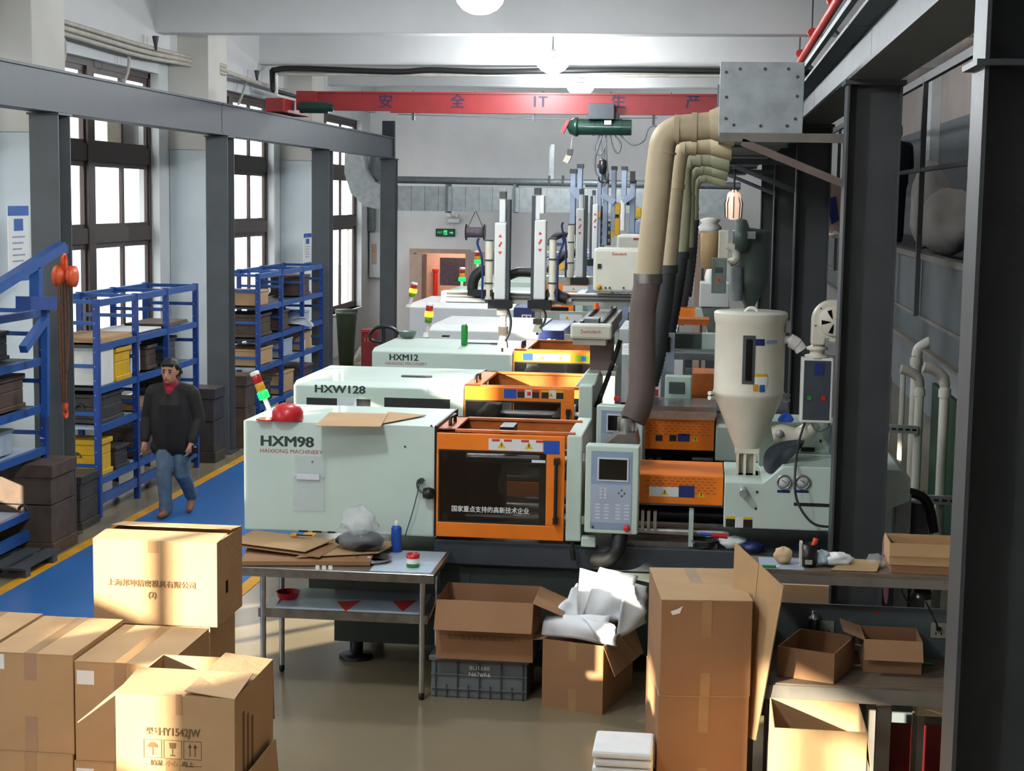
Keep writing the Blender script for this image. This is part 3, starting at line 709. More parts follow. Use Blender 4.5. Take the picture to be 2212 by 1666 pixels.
x_, x__, z_, z__ = PBx(1464, 937, 1490, 954, Y2+.1); plate(og, x_, x__, z_, z__, Y2+.098, 'sticker_navy')
q = at(1502, 948, Y=Y2+.1); tri(og, q.x, q.z, Y2+.098, .03)
PB(1385, 890, 1545, 906, Y2+.05, .02).obj('tray_lip', 'steel', t)
PB(1385, 878, 1548, 900, Y2+.25, .6).obj('drip_tray', 'steel', t)
PB(1545, 925, 1800, 1000, Y2+.1, .9).obj('injection_cover', 'mint', t, bevel=.01)
for p_ in (1385, 1400, 1418): PB(p_, 990, p_+9, 1012, Y2+.2, .1).obj('valve_block', 'steel_worn', t)
for a_, b_, y_ in ((1495, 1540, 992), (1440, 1480, 1003), (1490, 1540, 1008)): PB(a_, y_-3, b_, y_+3, Y2+.2, .06).obj('rail', 'steel_worn', t)
MB().cyl((X2(1390), 13.4, 1.2), (X2(1560), 13.4, 1.2), .08, 14).obj('injection_cylinder', 'dark_metal', t)
PB(1326, 858, 1337, 866, 12.8, .05).obj('indicator_lamp', 'red_button', t)
MB().box(X2(1300), X2(1560), 13.9, 14.0, 1.2, Z2(905)).obj('rear_guard', 'base_green', t)

# ================================================================== machine 3: HXM12.
Y3 = 16.2; zt3 = 1.875
X3 = lambda px, py=780: at(px, py, Y=Y3).x
Z3 = lambda py, px=1100: at(px, py, Y=Y3).z
t = thing('injection_machine', 'third mint machine with HXM12 lettering, below the green can', 'machine', (-1.6, 16.9, 0)); M3 = t
base(t, -3.2, 1.4, Y3, 17.5, .95)
h3 = MB().prism([(Y3, .98), (17.5, .98), (17.5, 1.86), (Y3+.12, 1.86), (Y3, 1.83)], 'x', X3(803), X3(1107)).obj('clamp_hood', 'mint', t, bevel=.012)
text('model_lettering', 'HXM12', .09, (X3(872), Y3-.001, Z3(773, 872)), 'ink_dark', h3, sx=1.05, bold=.0036)
text('maker_lettering', 'HAIXIONG MACHINERY', .044, (X3(877), Y3-.001, Z3(786, 877)), 'ink_red', h3, sx=.9)
for a_, b_ in ((959, 967), (864, 870)): q = at(a_+4, 728, Z=1.86); MB().box(q.x-.04, q.x+.04, q.y-.03, q.y+.03, 1.86, 1.88).obj('grip', 'sticker_black', h3)
dx0, dx1 = X3(1110), X3(1300)
fr = door(t, dx0, dx1, .98, Z3(757), Y3-.02, (X3(1112), X3(1290), 1.1, Z3(781)), handle=False)
plate(fr, X3(1130), X3(1151), Z3(777), Z3(762), Y3-.021, 'sticker_blue'); plate(fr, X3(1152), X3(1232), Z3(777), Z3(762), Y3-.021, 'sticker_white')
for p_ in (1172, 1211): tri(fr, X3(p_), Z3(770), Y3-.022, .022)
plate(fr, X3(1242), X3(1272), Z3(778), Z3(763), Y3-.021, 'lens_green'); plate(fr, X3(1256), X3(1266), Z3(775), Z3(766), Y3-.022, 'sticker_blue')
mold_area(t, dx0, dx1, Y3+.05, 17.4, .98, 1.66, False); top_frame(t, dx0, dx1, Y3-.02, 17.4, Z3(754))
MB().box(X3(1302), X3(1330), Y3, 17.4, 1.0, 1.86).obj('fixed_platen_cover', 'mint', t, bevel=.012)
fb = PB(1428, 720, 1456, 870, Y3-.3, .06).obj('control_stand', 'panel_light', t)
PB(1416, 728, 1447, 760, Y3-.33, .03).obj('control_screen', 'screen', t)
PB(1436, 812, 1494, 868, Y3-2.4, .1).obj('side_control_box', 'mint_edge', M2, bevel=.012)
PB(1445, 826, 1478, 850, Y3-2.42, .02).obj('side_control_screen', 'base_green', M2)
PB(1410, 800, 1414, 880, Y3-2.2, .3).obj('guard_edge', 'mint', M2)
PB(1414, 842, 1422, 856, Y3-2.22, .02).obj('red_label', 'sticker_red', M2); PB(1414, 800, 1422, 812, Y3-2.22, .02).obj('amber_label', 'amber', M2)
PB(1495, 808, 1545, 872, Y3-1.9, .5).obj('nozzle_guard', 'orange_dark', M2)
PB(1454, 690, 1532, 702, Y3+1.0, .4).obj('guard_top', 'orange_dark', t); PB(1454, 668, 1502, 690, Y3+1.9, .4).obj('guard_top', 'orange', t)
PB(1502, 668, 1522, 692, Y3+1.85, .4).obj('guard_end', 'mint', t)
PB(1456, 722, 1540, 768, Y3+.2, .2).obj('machine_rear_panel', 'base_green', t)
PB(1516, 722, 1545, 760, Y3+.1, .2).obj('injection_cover', 'mint_edge', t)
PB(1456, 764, 1545, 778, Y3-.6, .5).obj('machine_rail', 'galv_dark', t)

# ================================================================== machines 4-7
def far_machine(px0, px1, pyf, Yf, dep, zt, m, lab, nav=None, navtxt=None, pxr=None):
    a, b = at(px0, pyf, Y=Yf).x, at(px1, pyf, Y=Yf).x
    t = thing('injection_machine', lab, 'machine', ((a+b)/2+1, Yf+.6, 0))
    base(t, a+.4, a+4.4, Yf, Yf+dep, .95)
    MB().prism([(Yf, .98), (Yf+dep, .98), (Yf+dep, zt), (Yf+.25, zt), (Yf, zt-.05)], 'x', a, b).obj('clamp_hood', m, t, bevel=.012)
    if nav:
        c = at(nav, pyf, Y=Yf).x
        MB().box(b, c, Yf, Yf+dep, .98, zt-.02).obj('navy_guard', 'navy', t, bevel=.01)
        if navtxt: text('number_lettering', navtxt, .2, ((b+c)/2, Yf-.002, zt-.16), 'ink_white', t, rot=(R(90), R(90), 0))
        b = c
    e = pxr and at(pxr, pyf, Y=Yf).x or b+1
    fr = door(t, b+.01, e, .98, zt-.06, Yf-.02, (b+.05, e-.08, 1.1, zt-.22), orange='orange' if m == 'mint' else 'robot_steel', handle=False)
    plate(fr, b+.3, e-.2, zt-.2, zt-.1, Yf-.021, 'sticker_white'); tri(fr, (b+e)/2, zt-.15, Yf-.022, .03)
    MB().box(e+.02, e+.15, Yf, Yf+dep, .98, zt).obj('fixed_platen_cover', m, t, bevel=.01)
    MB().box(e+.3, e+1.1, Yf+.2, Yf+dep, 1.0, zt-.3).obj('injection_cover', m, t, bevel=.01)
    return t
Y4, Y5, Y6, Y7 = 19.0, 22.2, 25.6, 28.6
far_machine(926, 1163, 716, Y4, 1.7, 1.88, 'offwhite_machine', 'fourth machine, white with a navy panel numbered 8, behind HXM12', 1218, '8', 1275)
far_machine(884, 1110, 655, Y5, 1.8, 1.93, 'offwhite_machine', 'fifth machine, white with a navy panel, behind the robot beam', 1163, 'B', 1290)
far_machine(962, 1160, 628, Y6, 1.5, 1.92, 'mint', 'sixth mint machine seen between the two robot arms', None, None, 1240)
far_machine(1018, 1180, 595, Y7, 1.5, 1.98, 'mint', 'farthest mint machine beside the blue-grey robot beams', None, None, 1300)
stack_light(922, 654, 728, 19.6, 'signal tower lit orange, standing on the fourth machine', 'orange', lean=7, r=.045, mount=.3)
stack_light(885, 610, 664, 22.5, 'signal tower lit orange in front of the far grey column', 'orange', lean=11, r=.048)
stack_light(997, 577, 630, 26.2, 'signal tower lit green beside the open doorway', 'green', lean=2, r=.048)
stack_light(1032, 541, 590, 29.0, 'farthest signal tower lit green, below the exit sign wall', 'green', lean=-1, r=.05, mount=.2)
# ------------------------------------------------------------------ cream hopper dryer on machine 1
HY = 11.72
hx = at(1619, 780, Y=HY).x
zh = lambda py: at(1619, py, Y=HY).z
t = thing('hopper_dryer', 'cream hopper dryer with conical bottom standing on the injection unit', 'hopper', (hx, HY, zh(1035)))
rt = (at(1695, 760, Y=HY).x-at(1543, 760, Y=HY).x)/2
prof = [(rt*.30, zh(975)), (rt*.36, zh(965)), (rt*.95, zh(862)), (rt*.99, zh(855)), (rt*1.02, zh(850)), (rt*1.02, zh(845)), (rt, zh(842)), (rt, zh(700)), (rt*1.03, zh(694)), (rt*1.05, zh(682)), (rt*1.05, zh(676))]
hb = MB().lathe(prof, (hx, HY, 0), 40).obj('hopper_body', 'cream', t)
MB().lathe([(rt*1.05, zh(676)), (rt*1.0, zh(672)), (rt*.3, zh(670)), (0, zh(670))], (hx, HY, 0), 40).obj('lid', 'robot_cream', t)
a = Vector((hx, HY-.12, zh(674))); MB().tube(arc((hx, HY-.12, zh(676)), .045, 0, 180, 8), .012, 8).obj('lid_handle', 'white_plastic', t)
# latches
for sx in (-1, 1):
    for k, z in enumerate((zh(848), zh(858))):
        MB().cyl((hx+sx*rt*1.0, HY-.12, z), (hx+sx*rt*1.0+sx*.03, HY-.16, z+.005), .016, 8).obj('latch', 'steel', t)
MB().box(hx+rt*.98, hx+rt*1.12, HY-.08, HY-.02, zh(715), zh(690)).obj('lid_clamp', 'steel', t)
# sight glass, labels
ys_ = HY-rt-.001
def curved(px0, px1, py0, py1, m, name, off=.003):
    mb = MB(); n = 6; vs = []
    for i in range(n+1):
        x = at(px0+(px1-px0)*i/n, (py0+py1)/2, Y=HY-rt*.95).x
        u = max(-1, min(1, (x-hx)/(rt+off))); y = HY-(rt+off)*math.sqrt(max(0, 1-u*u))
        vs += [(x, y, zh(py1)), (x, y, zh(py0))]
    mb.add(vs, [(2*i, 2*i+2, 2*i+3, 2*i+1) for i in range(n)]); return mb.obj(name, m, t)
curved(1604, 1631, 719, 822, 'steel_dark', 'sight_frame', .004); curved(1611, 1625, 727, 815, 'screen', 'sight_glass', .006)
curved(1632, 1652, 726, 740, 'sticker_navy', 'maker_mark'); curved(1656, 1680, 729, 736, 'panel_blue', 'maker_mark')
curved(1630, 1658, 800, 806, 'sticker_yellow', 'label'); curved(1630, 1658, 806, 826, 'paper_white', 'label'); curved(1641, 1652, 823, 838, 'poster_blue', 'label'); curved(1627, 1638, 822, 836, 'amber', 'label')
# neck and base
MB().box(hx-.085, hx+.085, HY-.1, HY+.1, zh(976), zh(966)).obj('neck_flange', 'cream', t)
x0, x1 = at(1590, 1000, Y=HY).x, at(1632, 1000, Y=HY).x
MB().box(x0, x0+.018, HY-.09, HY+.09, zh(1025), zh(976)).box(x1-.018, x1, HY-.09, HY+.09, zh(1025), zh(976)).box(x0+.018, x1-.018, HY-.02, HY, zh(1025), zh(976)).box(x0+.05, x0+.07, HY-.09, HY-.02, zh(1025), zh(976)).obj('slide_gate', 'cream', t)
MB().box(x0-.025, x1+.03, HY-.12, HY+.12, zh(1034), zh(1025)).obj('base_flange', 'cream', t)
for dx in (-.012, x1-x0+.01): MB().cyl((x0+dx, HY-.1, zh(1025)), (x0+dx, HY-.1, zh(1022)), .009, 8).obj('bolt', 'sticker_black', t)
MB().box(x0, x1+.02, HY-.1, HY+.1, 1.45, zh(1034)).obj('throat_block', 'dark_metal', t)
# blower, duct and control box at the right of the hopper
by = HY-.05
bc = at(1799, 693, Y=by)
b = MB()
br = .148
b.prism([(bc.x+br*math.cos(R(a_)), bc.z+br*math.sin(R(a_))) for a_ in range(-100, 181, 10)]+[(bc.x-br, bc.z-.17), (bc.x-br+.09, bc.z-.17), (bc.x-br+.1, bc.z-.12)], 'y', by-.07, by+.07)
bo = b.obj('blower_volute', 'cream', t, bevel=.01)
MB().lathe([(br*.72, 0), (br*.72, -.02), (br*.66, -.028), (0, -.028)], (bc.x, by-.07, bc.z), 30, axis='y').obj('inlet_plate', 'cream', bo)
for k in range(5):
    a_ = R(90+72*k+20); ca, sa = math.cos(a_), math.sin(a_); p = []
    for r_, w_ in ((.015, .003), (.05, .014), (.085, .02), (.085, -.012), (.05, -.006)):
        p.append((bc.x+ca*r_-sa*w_, bc.z+sa*r_+ca*w_))
    MB().prism(p, 'y', by-.1, by-.097).obj('inlet_slot', 'screen', bo)
for k in range(6):
    a_ = R(60*k+15); MB().cyl((bc.x+br*.86*math.cos(a_), by-.075, bc.z+br*.86*math.sin(a_)), (bc.x+br*.86*math.cos(a_), by-.07, bc.z+br*.86*math.sin(a_)), .006, 6).obj('screw', 'steel_dark', bo)
nx = bc.x-br+.045
MB().lathe([(.055, zh(770)), (.085, zh(768)), (.085, zh(762)), (.05, zh(760)), (.05, zh(752)), (.075, zh(750)), (.075, zh(745)), (.045, zh(742)), (.045, bc.z-.16)], (nx, by, 0), 20).obj('outlet_flange', 'cream', t)
cx0, cx1 = at(1730, 840, Y=by-.08).x, at(1799, 840, Y=by-.08).x; cz0, cz1 = at(1765, 914, Y=by-.08).z, at(1765, 774, Y=by-.08).z
cbx = MB().box(cx0, cx1, by-.08, by+.06, cz0, cz1).obj('dryer_control_box', 'white_plastic', t, bevel=.008)
MB().box(cx0+.018, cx1-.018, by-.083, by-.08, cz0+.02, cz1-.018).obj('control_face', 'panel_blue', cbx).data.materials[0] = MATS['bed_grey']
MB().box(cx0+.09, cx0+.155, by-.088, by-.083, cz1-.12, cz1-.03).obj('temperature_display', 'sticker_navy', cbx)
MB().box(cx0+.045, cx0+.075, by-.09, by-.083, cz1-.3, cz1-.27).obj('start_button', 'green_plastic', cbx); MB().box(cx0+.145, cx0+.175, by-.09, by-.083, cz1-.3, cz1-.27).obj('stop_button', 'red_button', cbx)
MB().tube(bez([at(1668, 938, Y=by), at(1690, 935, Y=by), at(1720, 942, Y=by), at(1745, 930, Y=by), at(1757, 912, Y=by+.02)]), .06, 14).obj('return_air_hose', 'cream', t)
gq = at(1684, 938, Y=by-.08); MB().lathe([(.03, 0), (.03, -.015), (.0, -.015)], (gq.x, by-.06, gq.z), 16, axis='y').obj('thermometer', 'galv', t)
MB().tube(bez([at(1690, 735, Y=by), at(1705, 735, Y=by), at(1722, 745, Y=by), at(1731, 757, Y=by)]), [.03]*13+[.05]*12+[.045]*12, 10).obj('bag_filter', 'bag_white', t)
MB().tube(bez([at(1738, 914, Y=by-.06), at(1725, 960, Y=by-.2), at(1717, 1030, Y=by-.48), at(1723, 1085, Y=by-.5), at(1755, 1130, Y=by-.5), at(1800, 1138, Y=by-.45), at(1830, 1130, Y=by-.4)]), .009, 8).obj('power_cable', 'hose_dark', t)
MB().tube(bez([at(1752, 914, Y=by-.06), at(1765, 932, Y=by-.06), at(1787, 925, Y=by-.04), at(1792, 914, Y=by)]), .006, 6).obj('sensor_wire', 'cable_grey', t)
# cloth draped on the injection unit
def cloth(name, label, pts, th, m, cat, seed=1, amp=.02):
    random.seed(seed); n = len(pts)
    c = sum((Vector(p) for p in pts), Vector())/n; mb = MB()
    ring = [Vector(p) for p in pts]; mid = [(c+(p-c)*.55)+Vector((random.uniform(-amp, amp), random.uniform(-amp, amp), random.uniform(0, amp*2))) for p in ring]
    vs = ring+mid+[c+Vector((0, 0, amp*2))]
    mb.add(vs, [(i, (i+1) % n, n+(i+1) % n, n+i) for i in range(n)]+[(n+i, n+(i+1) % n, 2*n) for i in range(n)], True)
    o = mb.obj(name, m); tag(o, label, cat)
    s_ = o.modifiers.new('thickness', 'SOLIDIFY'); s_.thickness = th; u = o.modifiers.new('soft', 'SUBSURF'); u.levels = 1; u.render_levels = 2
    return o
cloth('dust_cloth', 'blue-grey cloth draped over the injection unit beside the hopper', [at(1645, 1020, Y=11.33), at(1648, 968, Y=11.6), at(1690, 953, Y=11.62), at(1738, 948, Y=11.6), at(1742, 958, Y=11.5), at(1715, 985, Y=11.45), at(1690, 1010, Y=11.4), at(1668, 1030, Y=11.32)], .006, 'steel_blue', 'cloth', 3, .02)
cloth('rag', 'blue and green rag hanging beside the dryer control box', [at(1676, 912, Y=11.66), at(1685, 896, Y=11.66), at(1700, 886, Y=11.66), at(1718, 905, Y=11.66), at(1712, 914, Y=11.66), at(1690, 912, Y=11.66)], .008, 'sticker_blue', 'rag', 4, .01)

# ------------------------------------------------------------------ far hopper group
fy = 17.6
t = thing('hopper_dryer', 'dark grey-green hopper dryer farther back with grey control box', 'hopper', tuple(at(1625, 660, Y=fy)))
c = at(1622, 560, Y=fy); z_ = lambda py: at(1622, py, Y=fy).z; r_ = (at(1662, 560, Y=fy).x-at(1582, 560, Y=fy).x)/2
MB().lathe([(r_*.25, z_(668)), (r_*.3, z_(660)), (r_*.98, z_(612)), (r_, z_(605)), (r_, z_(508)), (r_*1.05, z_(503)), (r_*1.05, z_(498)), (0, z_(492))], (c.x, fy, 0), 28).obj('hopper_body', 'hopper_green', t)
MB().cyl(at(1590, 578, Y=fy-.2), at(1590, 650, Y=fy-.2), .07, 14).obj('air_pipe', 'galv', t)
q = at(1598, 510, Y=fy-.25); MB().lathe([(.17, 0), (.19, .05), (.17, .12), (.06, .16)], (q.x-.05, fy-.25, q.z), 22, axis='x').obj('blower_volute', 'hopper_green', t)
PB(1612, 500, 1632, 516, fy-.4, .1).obj('blower_motor', 'galv', t)
cbx = PB(1537, 558, 1569, 634, fy-.45, .15).obj('dryer_control_box', 'hopper_green', t, bevel=.006); x0, x1, z0, z1 = PBx(1545, 578, 1562, 590, fy-.45); plate(cbx, x0, x1, z0, z1, fy-.45, 'base_green'); q = at(1553, 605, Y=fy-.45); tri(cbx, q.x, q.z, fy-.451, .035, 'rust_orange')
PB(1552, 498, 1574, 560, fy-.2, .2).obj('loader_box', 'cream', t, bevel=.01)
MB().tube(bez([at(1572, 530, Y=fy-.3), at(1588, 540, Y=fy-.3), at(1590, 560, Y=fy-.3), at(1575, 568, Y=fy-.3)]), .045, 10).obj('loader_hose', 'cream', t)
t = thing('throat_stand', 'white feed box below the grey control box, far right machine', 'machine part', tuple(at(1540, 664, Y=18.4)))
PB(1511, 612, 1575, 664, 18.0, .5).obj('feed_box', 'offwhite_machine', t, bevel=.01)
MB().prism([(at(1515, 664, Y=18.1).x, at(1515, 664, Y=18.1).z), (at(1575, 664, Y=18.1).x, at(1575, 664, Y=18.1).z), (at(1560, 720, Y=18.1).x, at(1560, 720, Y=18.1).z), (at(1530, 720, Y=18.1).x, at(1530, 720, Y=18.1).z)], 'y', 18.0, 18.4).obj('funnel', 'hopper_green', t)
q = at(1535, 600, Y=18.3); MB().lathe([(.0, .1), (.05, .09), (.07, 0), (.05, -.09), (0, -.1)], q, 12).obj('air_filter', 'white_plastic', t)
t = thing('material_drum', 'tan cardboard drum with a crumpled bag on top, far right', 'drum', tuple(at(1534, 580, Y=20)))
q = at(1534, 580, Y=20); q2 = at(1534, 500, Y=20)
MB().lathe([(.1, q.z), (.115, q.z+.01), (.13, q2.z), (.12, q2.z+.01), (0, q2.z+.005)], (q.x, 20, 0), 20).obj('drum_shell', 'kraft_tan', t)
for dx in (-.09, .09): MB().box(q.x+dx-.015, q.x+dx+.015, 19.9, 20.1, 0, q.z).obj('stand_leg', 'steel_dark', t)
mb = MB(); mb.lathe([(.13, 0), (.15, .05), (.1, .1), (.13, .14), (.04, .17), (0, .16)], (q.x-.02, 20, q2.z), 9); mb.obj('plastic_bag', 'bag_white', t)
x0, x1, z0, z1 = PBx(1502, 505, 1530, 600, 22); cl = MB().box(x0, x1, 22, 22.5, 0, z1).obj('stacked_sacks', 'mold_steel'); tag(cl, 'stack of pale printed sacks behind the cardboard drum', 'sack')
cl.data.materials[0] = MATS['door_pinkish']

# ------------------------------------------------------------------ picker robots
def arm(t, xc, wpx, ytop, ybot, Y, m='offwhite_machine', cap=.25, side=1, mark=True, cyl=True, rail='bed_grey'):
    """vertical robot arm: white cover, raised slider, dark rail, pneumatic cylinder, foot block"""
    ymid = ytop+(ybot-ytop)*cap
    x0, x1, z0, z1 = PBx(xc-wpx/2, ymid, xc+wpx/2, ybot, Y)
    a = MB().box(x0, x1, Y, Y+.12, z0, z1).obj('vertical_arm', m, t, bevel=.012)
    w_ = x1-x0
    xa, xb, za, zb = PBx(xc-wpx/2+(wpx*.45 if side > 0 else 0), ytop, xc+wpx/2-(0 if side > 0 else wpx*.45), ymid, Y+.03)
    MB().box(xa, xb, Y+.03, Y+.1, za, zb).obj('slider', m, a, bevel=.01)
    MB().box(xa, xb, Y+.02, Y+.11, zb-.01, zb+.05).obj('end_cap', 'steel_dark', a)
    sx = x1 if side > 0 else x0-.03
    MB().box(sx, sx+.03, Y+.02, Y+.14, z0, zb-.02).obj('guide_rail', rail, a)
    if mark:
        for k, s_ in enumerate(('▲', '7', '▼')):
            zc = z1-.12-.075*k
            if k == 1: MB().beam(((x0+x1)/2-.01, Y-.001, zc-.022), ((x0+x1)/2+.012, Y-.001, zc+.022), .016, .002, up=(0, 1, 0)).obj('arm_mark', 'sticker_red', a)
            else:
                d_ = .018 if k == 0 else -.018
                MB().prism([((x0+x1)/2-.018, zc-d_*.6), ((x0+x1)/2+.018, zc-d_*.6), ((x0+x1)/2, zc+d_)], 'y', Y-.002, Y).obj('arm_mark', 'sticker_red', a)
    if cyl:
        cxx = x0-.055 if side > 0 else x1+.06
        MB().cyl((cxx, Y+.05, z0), (cxx, Y+.05, z0+(z1-z0)*.78), .035, 12).obj('air_cylinder', 'cream', a)
        for f in (.2, .5, .76): MB().cyl((cxx, Y+.05, z0+(z1-z0)*f), (cxx, Y+.05, z0+(z1-z0)*f+.015), .039, 12).obj('cylinder_band', 'steel_dark', a)
        MB().tube(bez([(cxx-.05*side, Y, z0), (cxx-.055*side, Y, z0+(z1-z0)*.5), (cxx-.1*side, Y, z0+(z1-z0)*.72), (cxx-.09*side, Y, z0+(z1-z0)*.8)]), .011, 6).obj('air_line', 'navy', a)
    MB().box(x0-.05, x1+.05, Y-.03, Y+.16, z0-.08, z0).obj('foot_block', 'dark_metal', a)
    return a
def gripper(t, xc, y0, y1, Y, m='robot_steel'):
    z = lambda f: at(xc, y0+(y1-y0)*f, Y=Y).z; x = at(xc, y0, Y=Y).x
    g = MB().box(x-.05, x+.05, Y, Y+.1, z(.26), z(0)).obj('wrist', m, t, bevel=.01)
    MB().box(x-.02, x+.03, Y+.02, Y+.08, z(.5), z(.24)).obj('wrist_link', m, g); MB().box(x-.035, x+.045, Y+.01, Y+.09, z(.68), z(.5)).obj('gripper_body', 'mold_steel', g)
    MB().prism([(x-.04, z(.95)), (x+.05, z(.95)), (x+.035, z(.7)), (x-.02, z(.7))], 'y', Y, Y+.09).obj('gripper_jaw', 'robot_cream', g)
    MB().tube(bez([(x+.05, Y, z(.1)), (x+.08, Y, z(.35)), (x+.07, Y, z(.6)), (x+.03, Y, z(.8))]), .012, 6).obj('air_line', 'steel_dark', g); MB().cyl((x, Y+.04, z(1.04)), (x, Y+.04, z(.95)), .01, 6).obj('suction_tip', 'dark_metal', g)
# robot on machine 2
RY = 14.75
t = thing('picker_robot', 'cream two-arm take-out robot with cabinet mounted on the HXW128 machine', 'robot', tuple(at(1300, 805, Y=13.5)))
x0, x1, z0, z1 = PBx(1232, 700, 1322, 733, 13.1)
MB().box(x0+.03, x1-.03, 13.18, 15.2, z0+.02, z1-.02).obj('kick_rail', 'robot_steel', t)
ec = MB().box(x0, x1, 13.08, 13.2, z0, z1).obj('rail_end_cover', 'robot_cream', t, bevel=.02)
text('maker_lettering', 'Swinderk', .045, ((x0+x1)/2, 13.078, (z0+z1)/2), 'sticker_red', ec)
for f in (.12, .82): MB().box(x0+.05+(x1-x0-.1)*f-.012, x0+.05+(x1-x0-.1)*f+.012, 13.2, 15.2, z1-.02, z1+.012).obj('guide_rail', 'steel_dark', t)
MB().box(x0+.1, x1-.12, 13.25, 13.5, z1-.02, z1+.03).obj('stop_block', 'galv_dark', t)
MB().box(x0+.02, x1-.05, 13.12, 15.0, z0-.05, z0).obj('rail_base', 'cream_conduit', t)
px0, px1 = at(1276, 770, Y=13.5).x, at(1322, 770, Y=13.5).x
MB().box(px0, px1, 13.4, 13.8, at(1300, 800, Y=13.5).z, z0-.04).obj('pedestal', 'door_pinkish', t).data.materials[0] = MATS['hose_brown']
MB().box(px0-.02, px1+.05, 13.35, 13.85, at(1300, 808, Y=13.5).z, at(1300, 797, Y=13.5).z).obj('pedestal_foot', 'robot_cream', t, bevel=.012)
x0, x1, z0, z1 = PBx(952, 634, 1420, 655, RY)
MB().box(x0, x1, RY+.02, RY+.22, z0+.02, z1).obj('cross_beam', 'robot_steel', t, bevel=.006)
MB().box(x0, x1, RY, RY+.24, z0-.015, z0+.02).obj('beam_flange', 'robot_steel', t); MB().box(x0+.05, x1, RY+.012, RY+.02, z0+.03, z0+.045).box(x0+.05, x1, RY+.012, RY+.02, z1-.03, z1-.012).obj('beam_groove', 'steel_dark', t)
cab = PB(1281, 538, 1412, 632, RY-.12, .5).obj('control_cabinet', 'robot_cream', t, bevel=.025)
x0, x1, z0, z1 = PBx(1326, 546, 1350, 552, RY-.12); text('maker_lettering', 'Swinderk', .036, ((x0+x1)/2, RY-.122, (z0+z1)/2), 'sticker_red', cab)
x0, x1, z0, z1 = PBx(1291, 570, 1299, 580, RY-.12); plate(cab, x0, x1, z0, z1, RY-.12, 'sticker_black', th=.01)
q = at(1294, 620, Y=RY-.12); MB().lathe([(0, -.03), (.022, -.03), (.024, 0)], (q.x, RY-.12, q.z), 12, axis='y').obj('selector_knob', 'amber', cab)
for a_ in (1317, 1308, 1347): q = at(a_, 622, Y=RY-.12); MB().cyl((q.x, RY-.13, q.z), (q.x, RY-.12, q.z), .01, 8).obj('screw', 'steel_dark', cab)
arm(t, 1080, 25, 426, 648, RY-.12); arm(t, 1166, 25, 418, 648, RY-.12, side=-1)
MB().box(at(1166, 440, Y=RY-.1).x, at(1176, 440, Y=RY-.1).x, RY-.1, RY, at(1170, 462, Y=RY-.1).z, at(1170, 422, Y=RY-.1).z).obj('slider_cap', 'white_plastic', t, bevel=.01)
gripper(t, 1085, 656, 757, RY-.1); gripper(t, 1160, 656, 722, RY-.1)
MB().tube(bez([at(1020, 628, Y=RY), at(1023, 605, Y=RY), at(1036, 588, Y=RY), at(1058, 582, Y=RY)]), .05, 8).obj('cable_chain', 'black_rubber', t)
MB().tube(bez([at(1098, 596, Y=RY+.1), at(1120, 588, Y=RY+.1), at(1155, 589, Y=RY+.1)]), .045, 8).obj('cable_chain', 'black_rubber', t)
MB().tube(bez([at(1186, 640, Y=RY-.05), at(1195, 630, Y=RY-.05), at(1208, 640, Y=RY-.05), at(1225, 645, Y=RY-.05)]), .05, 8).obj('hose_bundle', 'black_rubber', t)
PB(1010, 626, 1062, 640, RY-.1, .1).obj('valve_bank', 'dark_metal', t); PB(1186, 645, 1234, 652, RY-.04, .05).obj('slide_cylinder', 'white_plastic', t); PB(954, 644, 1048, 652, RY-.06, .05).obj('slide_cylinder', 'galv', t)
for m_, a_ in (('red_button', 1287), ('amber', 1281)): PB(a_, 655, a_+6, 668, RY-.3, .03).obj('indicator', m_, t)
MB().tube(bez([at(1340, 735, Y=13.4), at(1322, 790, Y=13.4), at(1300, 850, Y=13.2), at(1288, 880, Y=13.2)]), .02, 8).obj('power_cable', 'black_rubber', t)
# robot on machine 3
R3 = 17.9
t = thing('picker_robot', 'white single-arm robot right behind the two-arm robot, smaller cabinet', 'robot', tuple(at(1300, 690, Y=R3)))
arm(t, 1252, 17, 418, 600, R3, side=1, cap=.18); arm(t, 1285, 12, 420, 560, R3+1.2, side=-1, cyl=False, cap=.15)
PB(1175, 598, 1300, 615, R3+.1, .25).obj('cross_beam', 'robot_steel', t); PB(1180, 560, 1300, 585, R3+1.5, .2).obj('rear_beam', 'robot_blue', t)
for a_ in (1211, 1230): q = at(a_, 575, Y=R3+1.5); MB().cyl((q.x, R3+1.49, q.z), (q.x, R3+1.5, q.z), .05, 14).obj('beam_hole', 'screen' if a_ > 1220 else 'yellow', t)
PB(1332, 508, 1420, 545, R3+.2, .6).obj('control_cabinet', 'robot_cream', t, bevel=.03); x0, x1, z0, z1 = PBx(1368, 514, 1386, 519, R3+.2); MB().box(x0, x1, R3+.195, R3+.2, z0, z1).obj('maker_mark', 'ink_red', t)
PB(1290, 612, 1320, 700, R3+.1, .3).obj('pedestal', 'robot_steel', t)
MB().tube(bez([at(1186, 590, Y=R3+.6), at(1200, 567, Y=R3+.6), at(1225, 548, Y=R3+.6), at(1245, 545, Y=R3+.6)]), .05, 8).obj('cable_chain', 'black_rubber', t)
PB(1170, 512, 1258, 560, 22.5, .3)
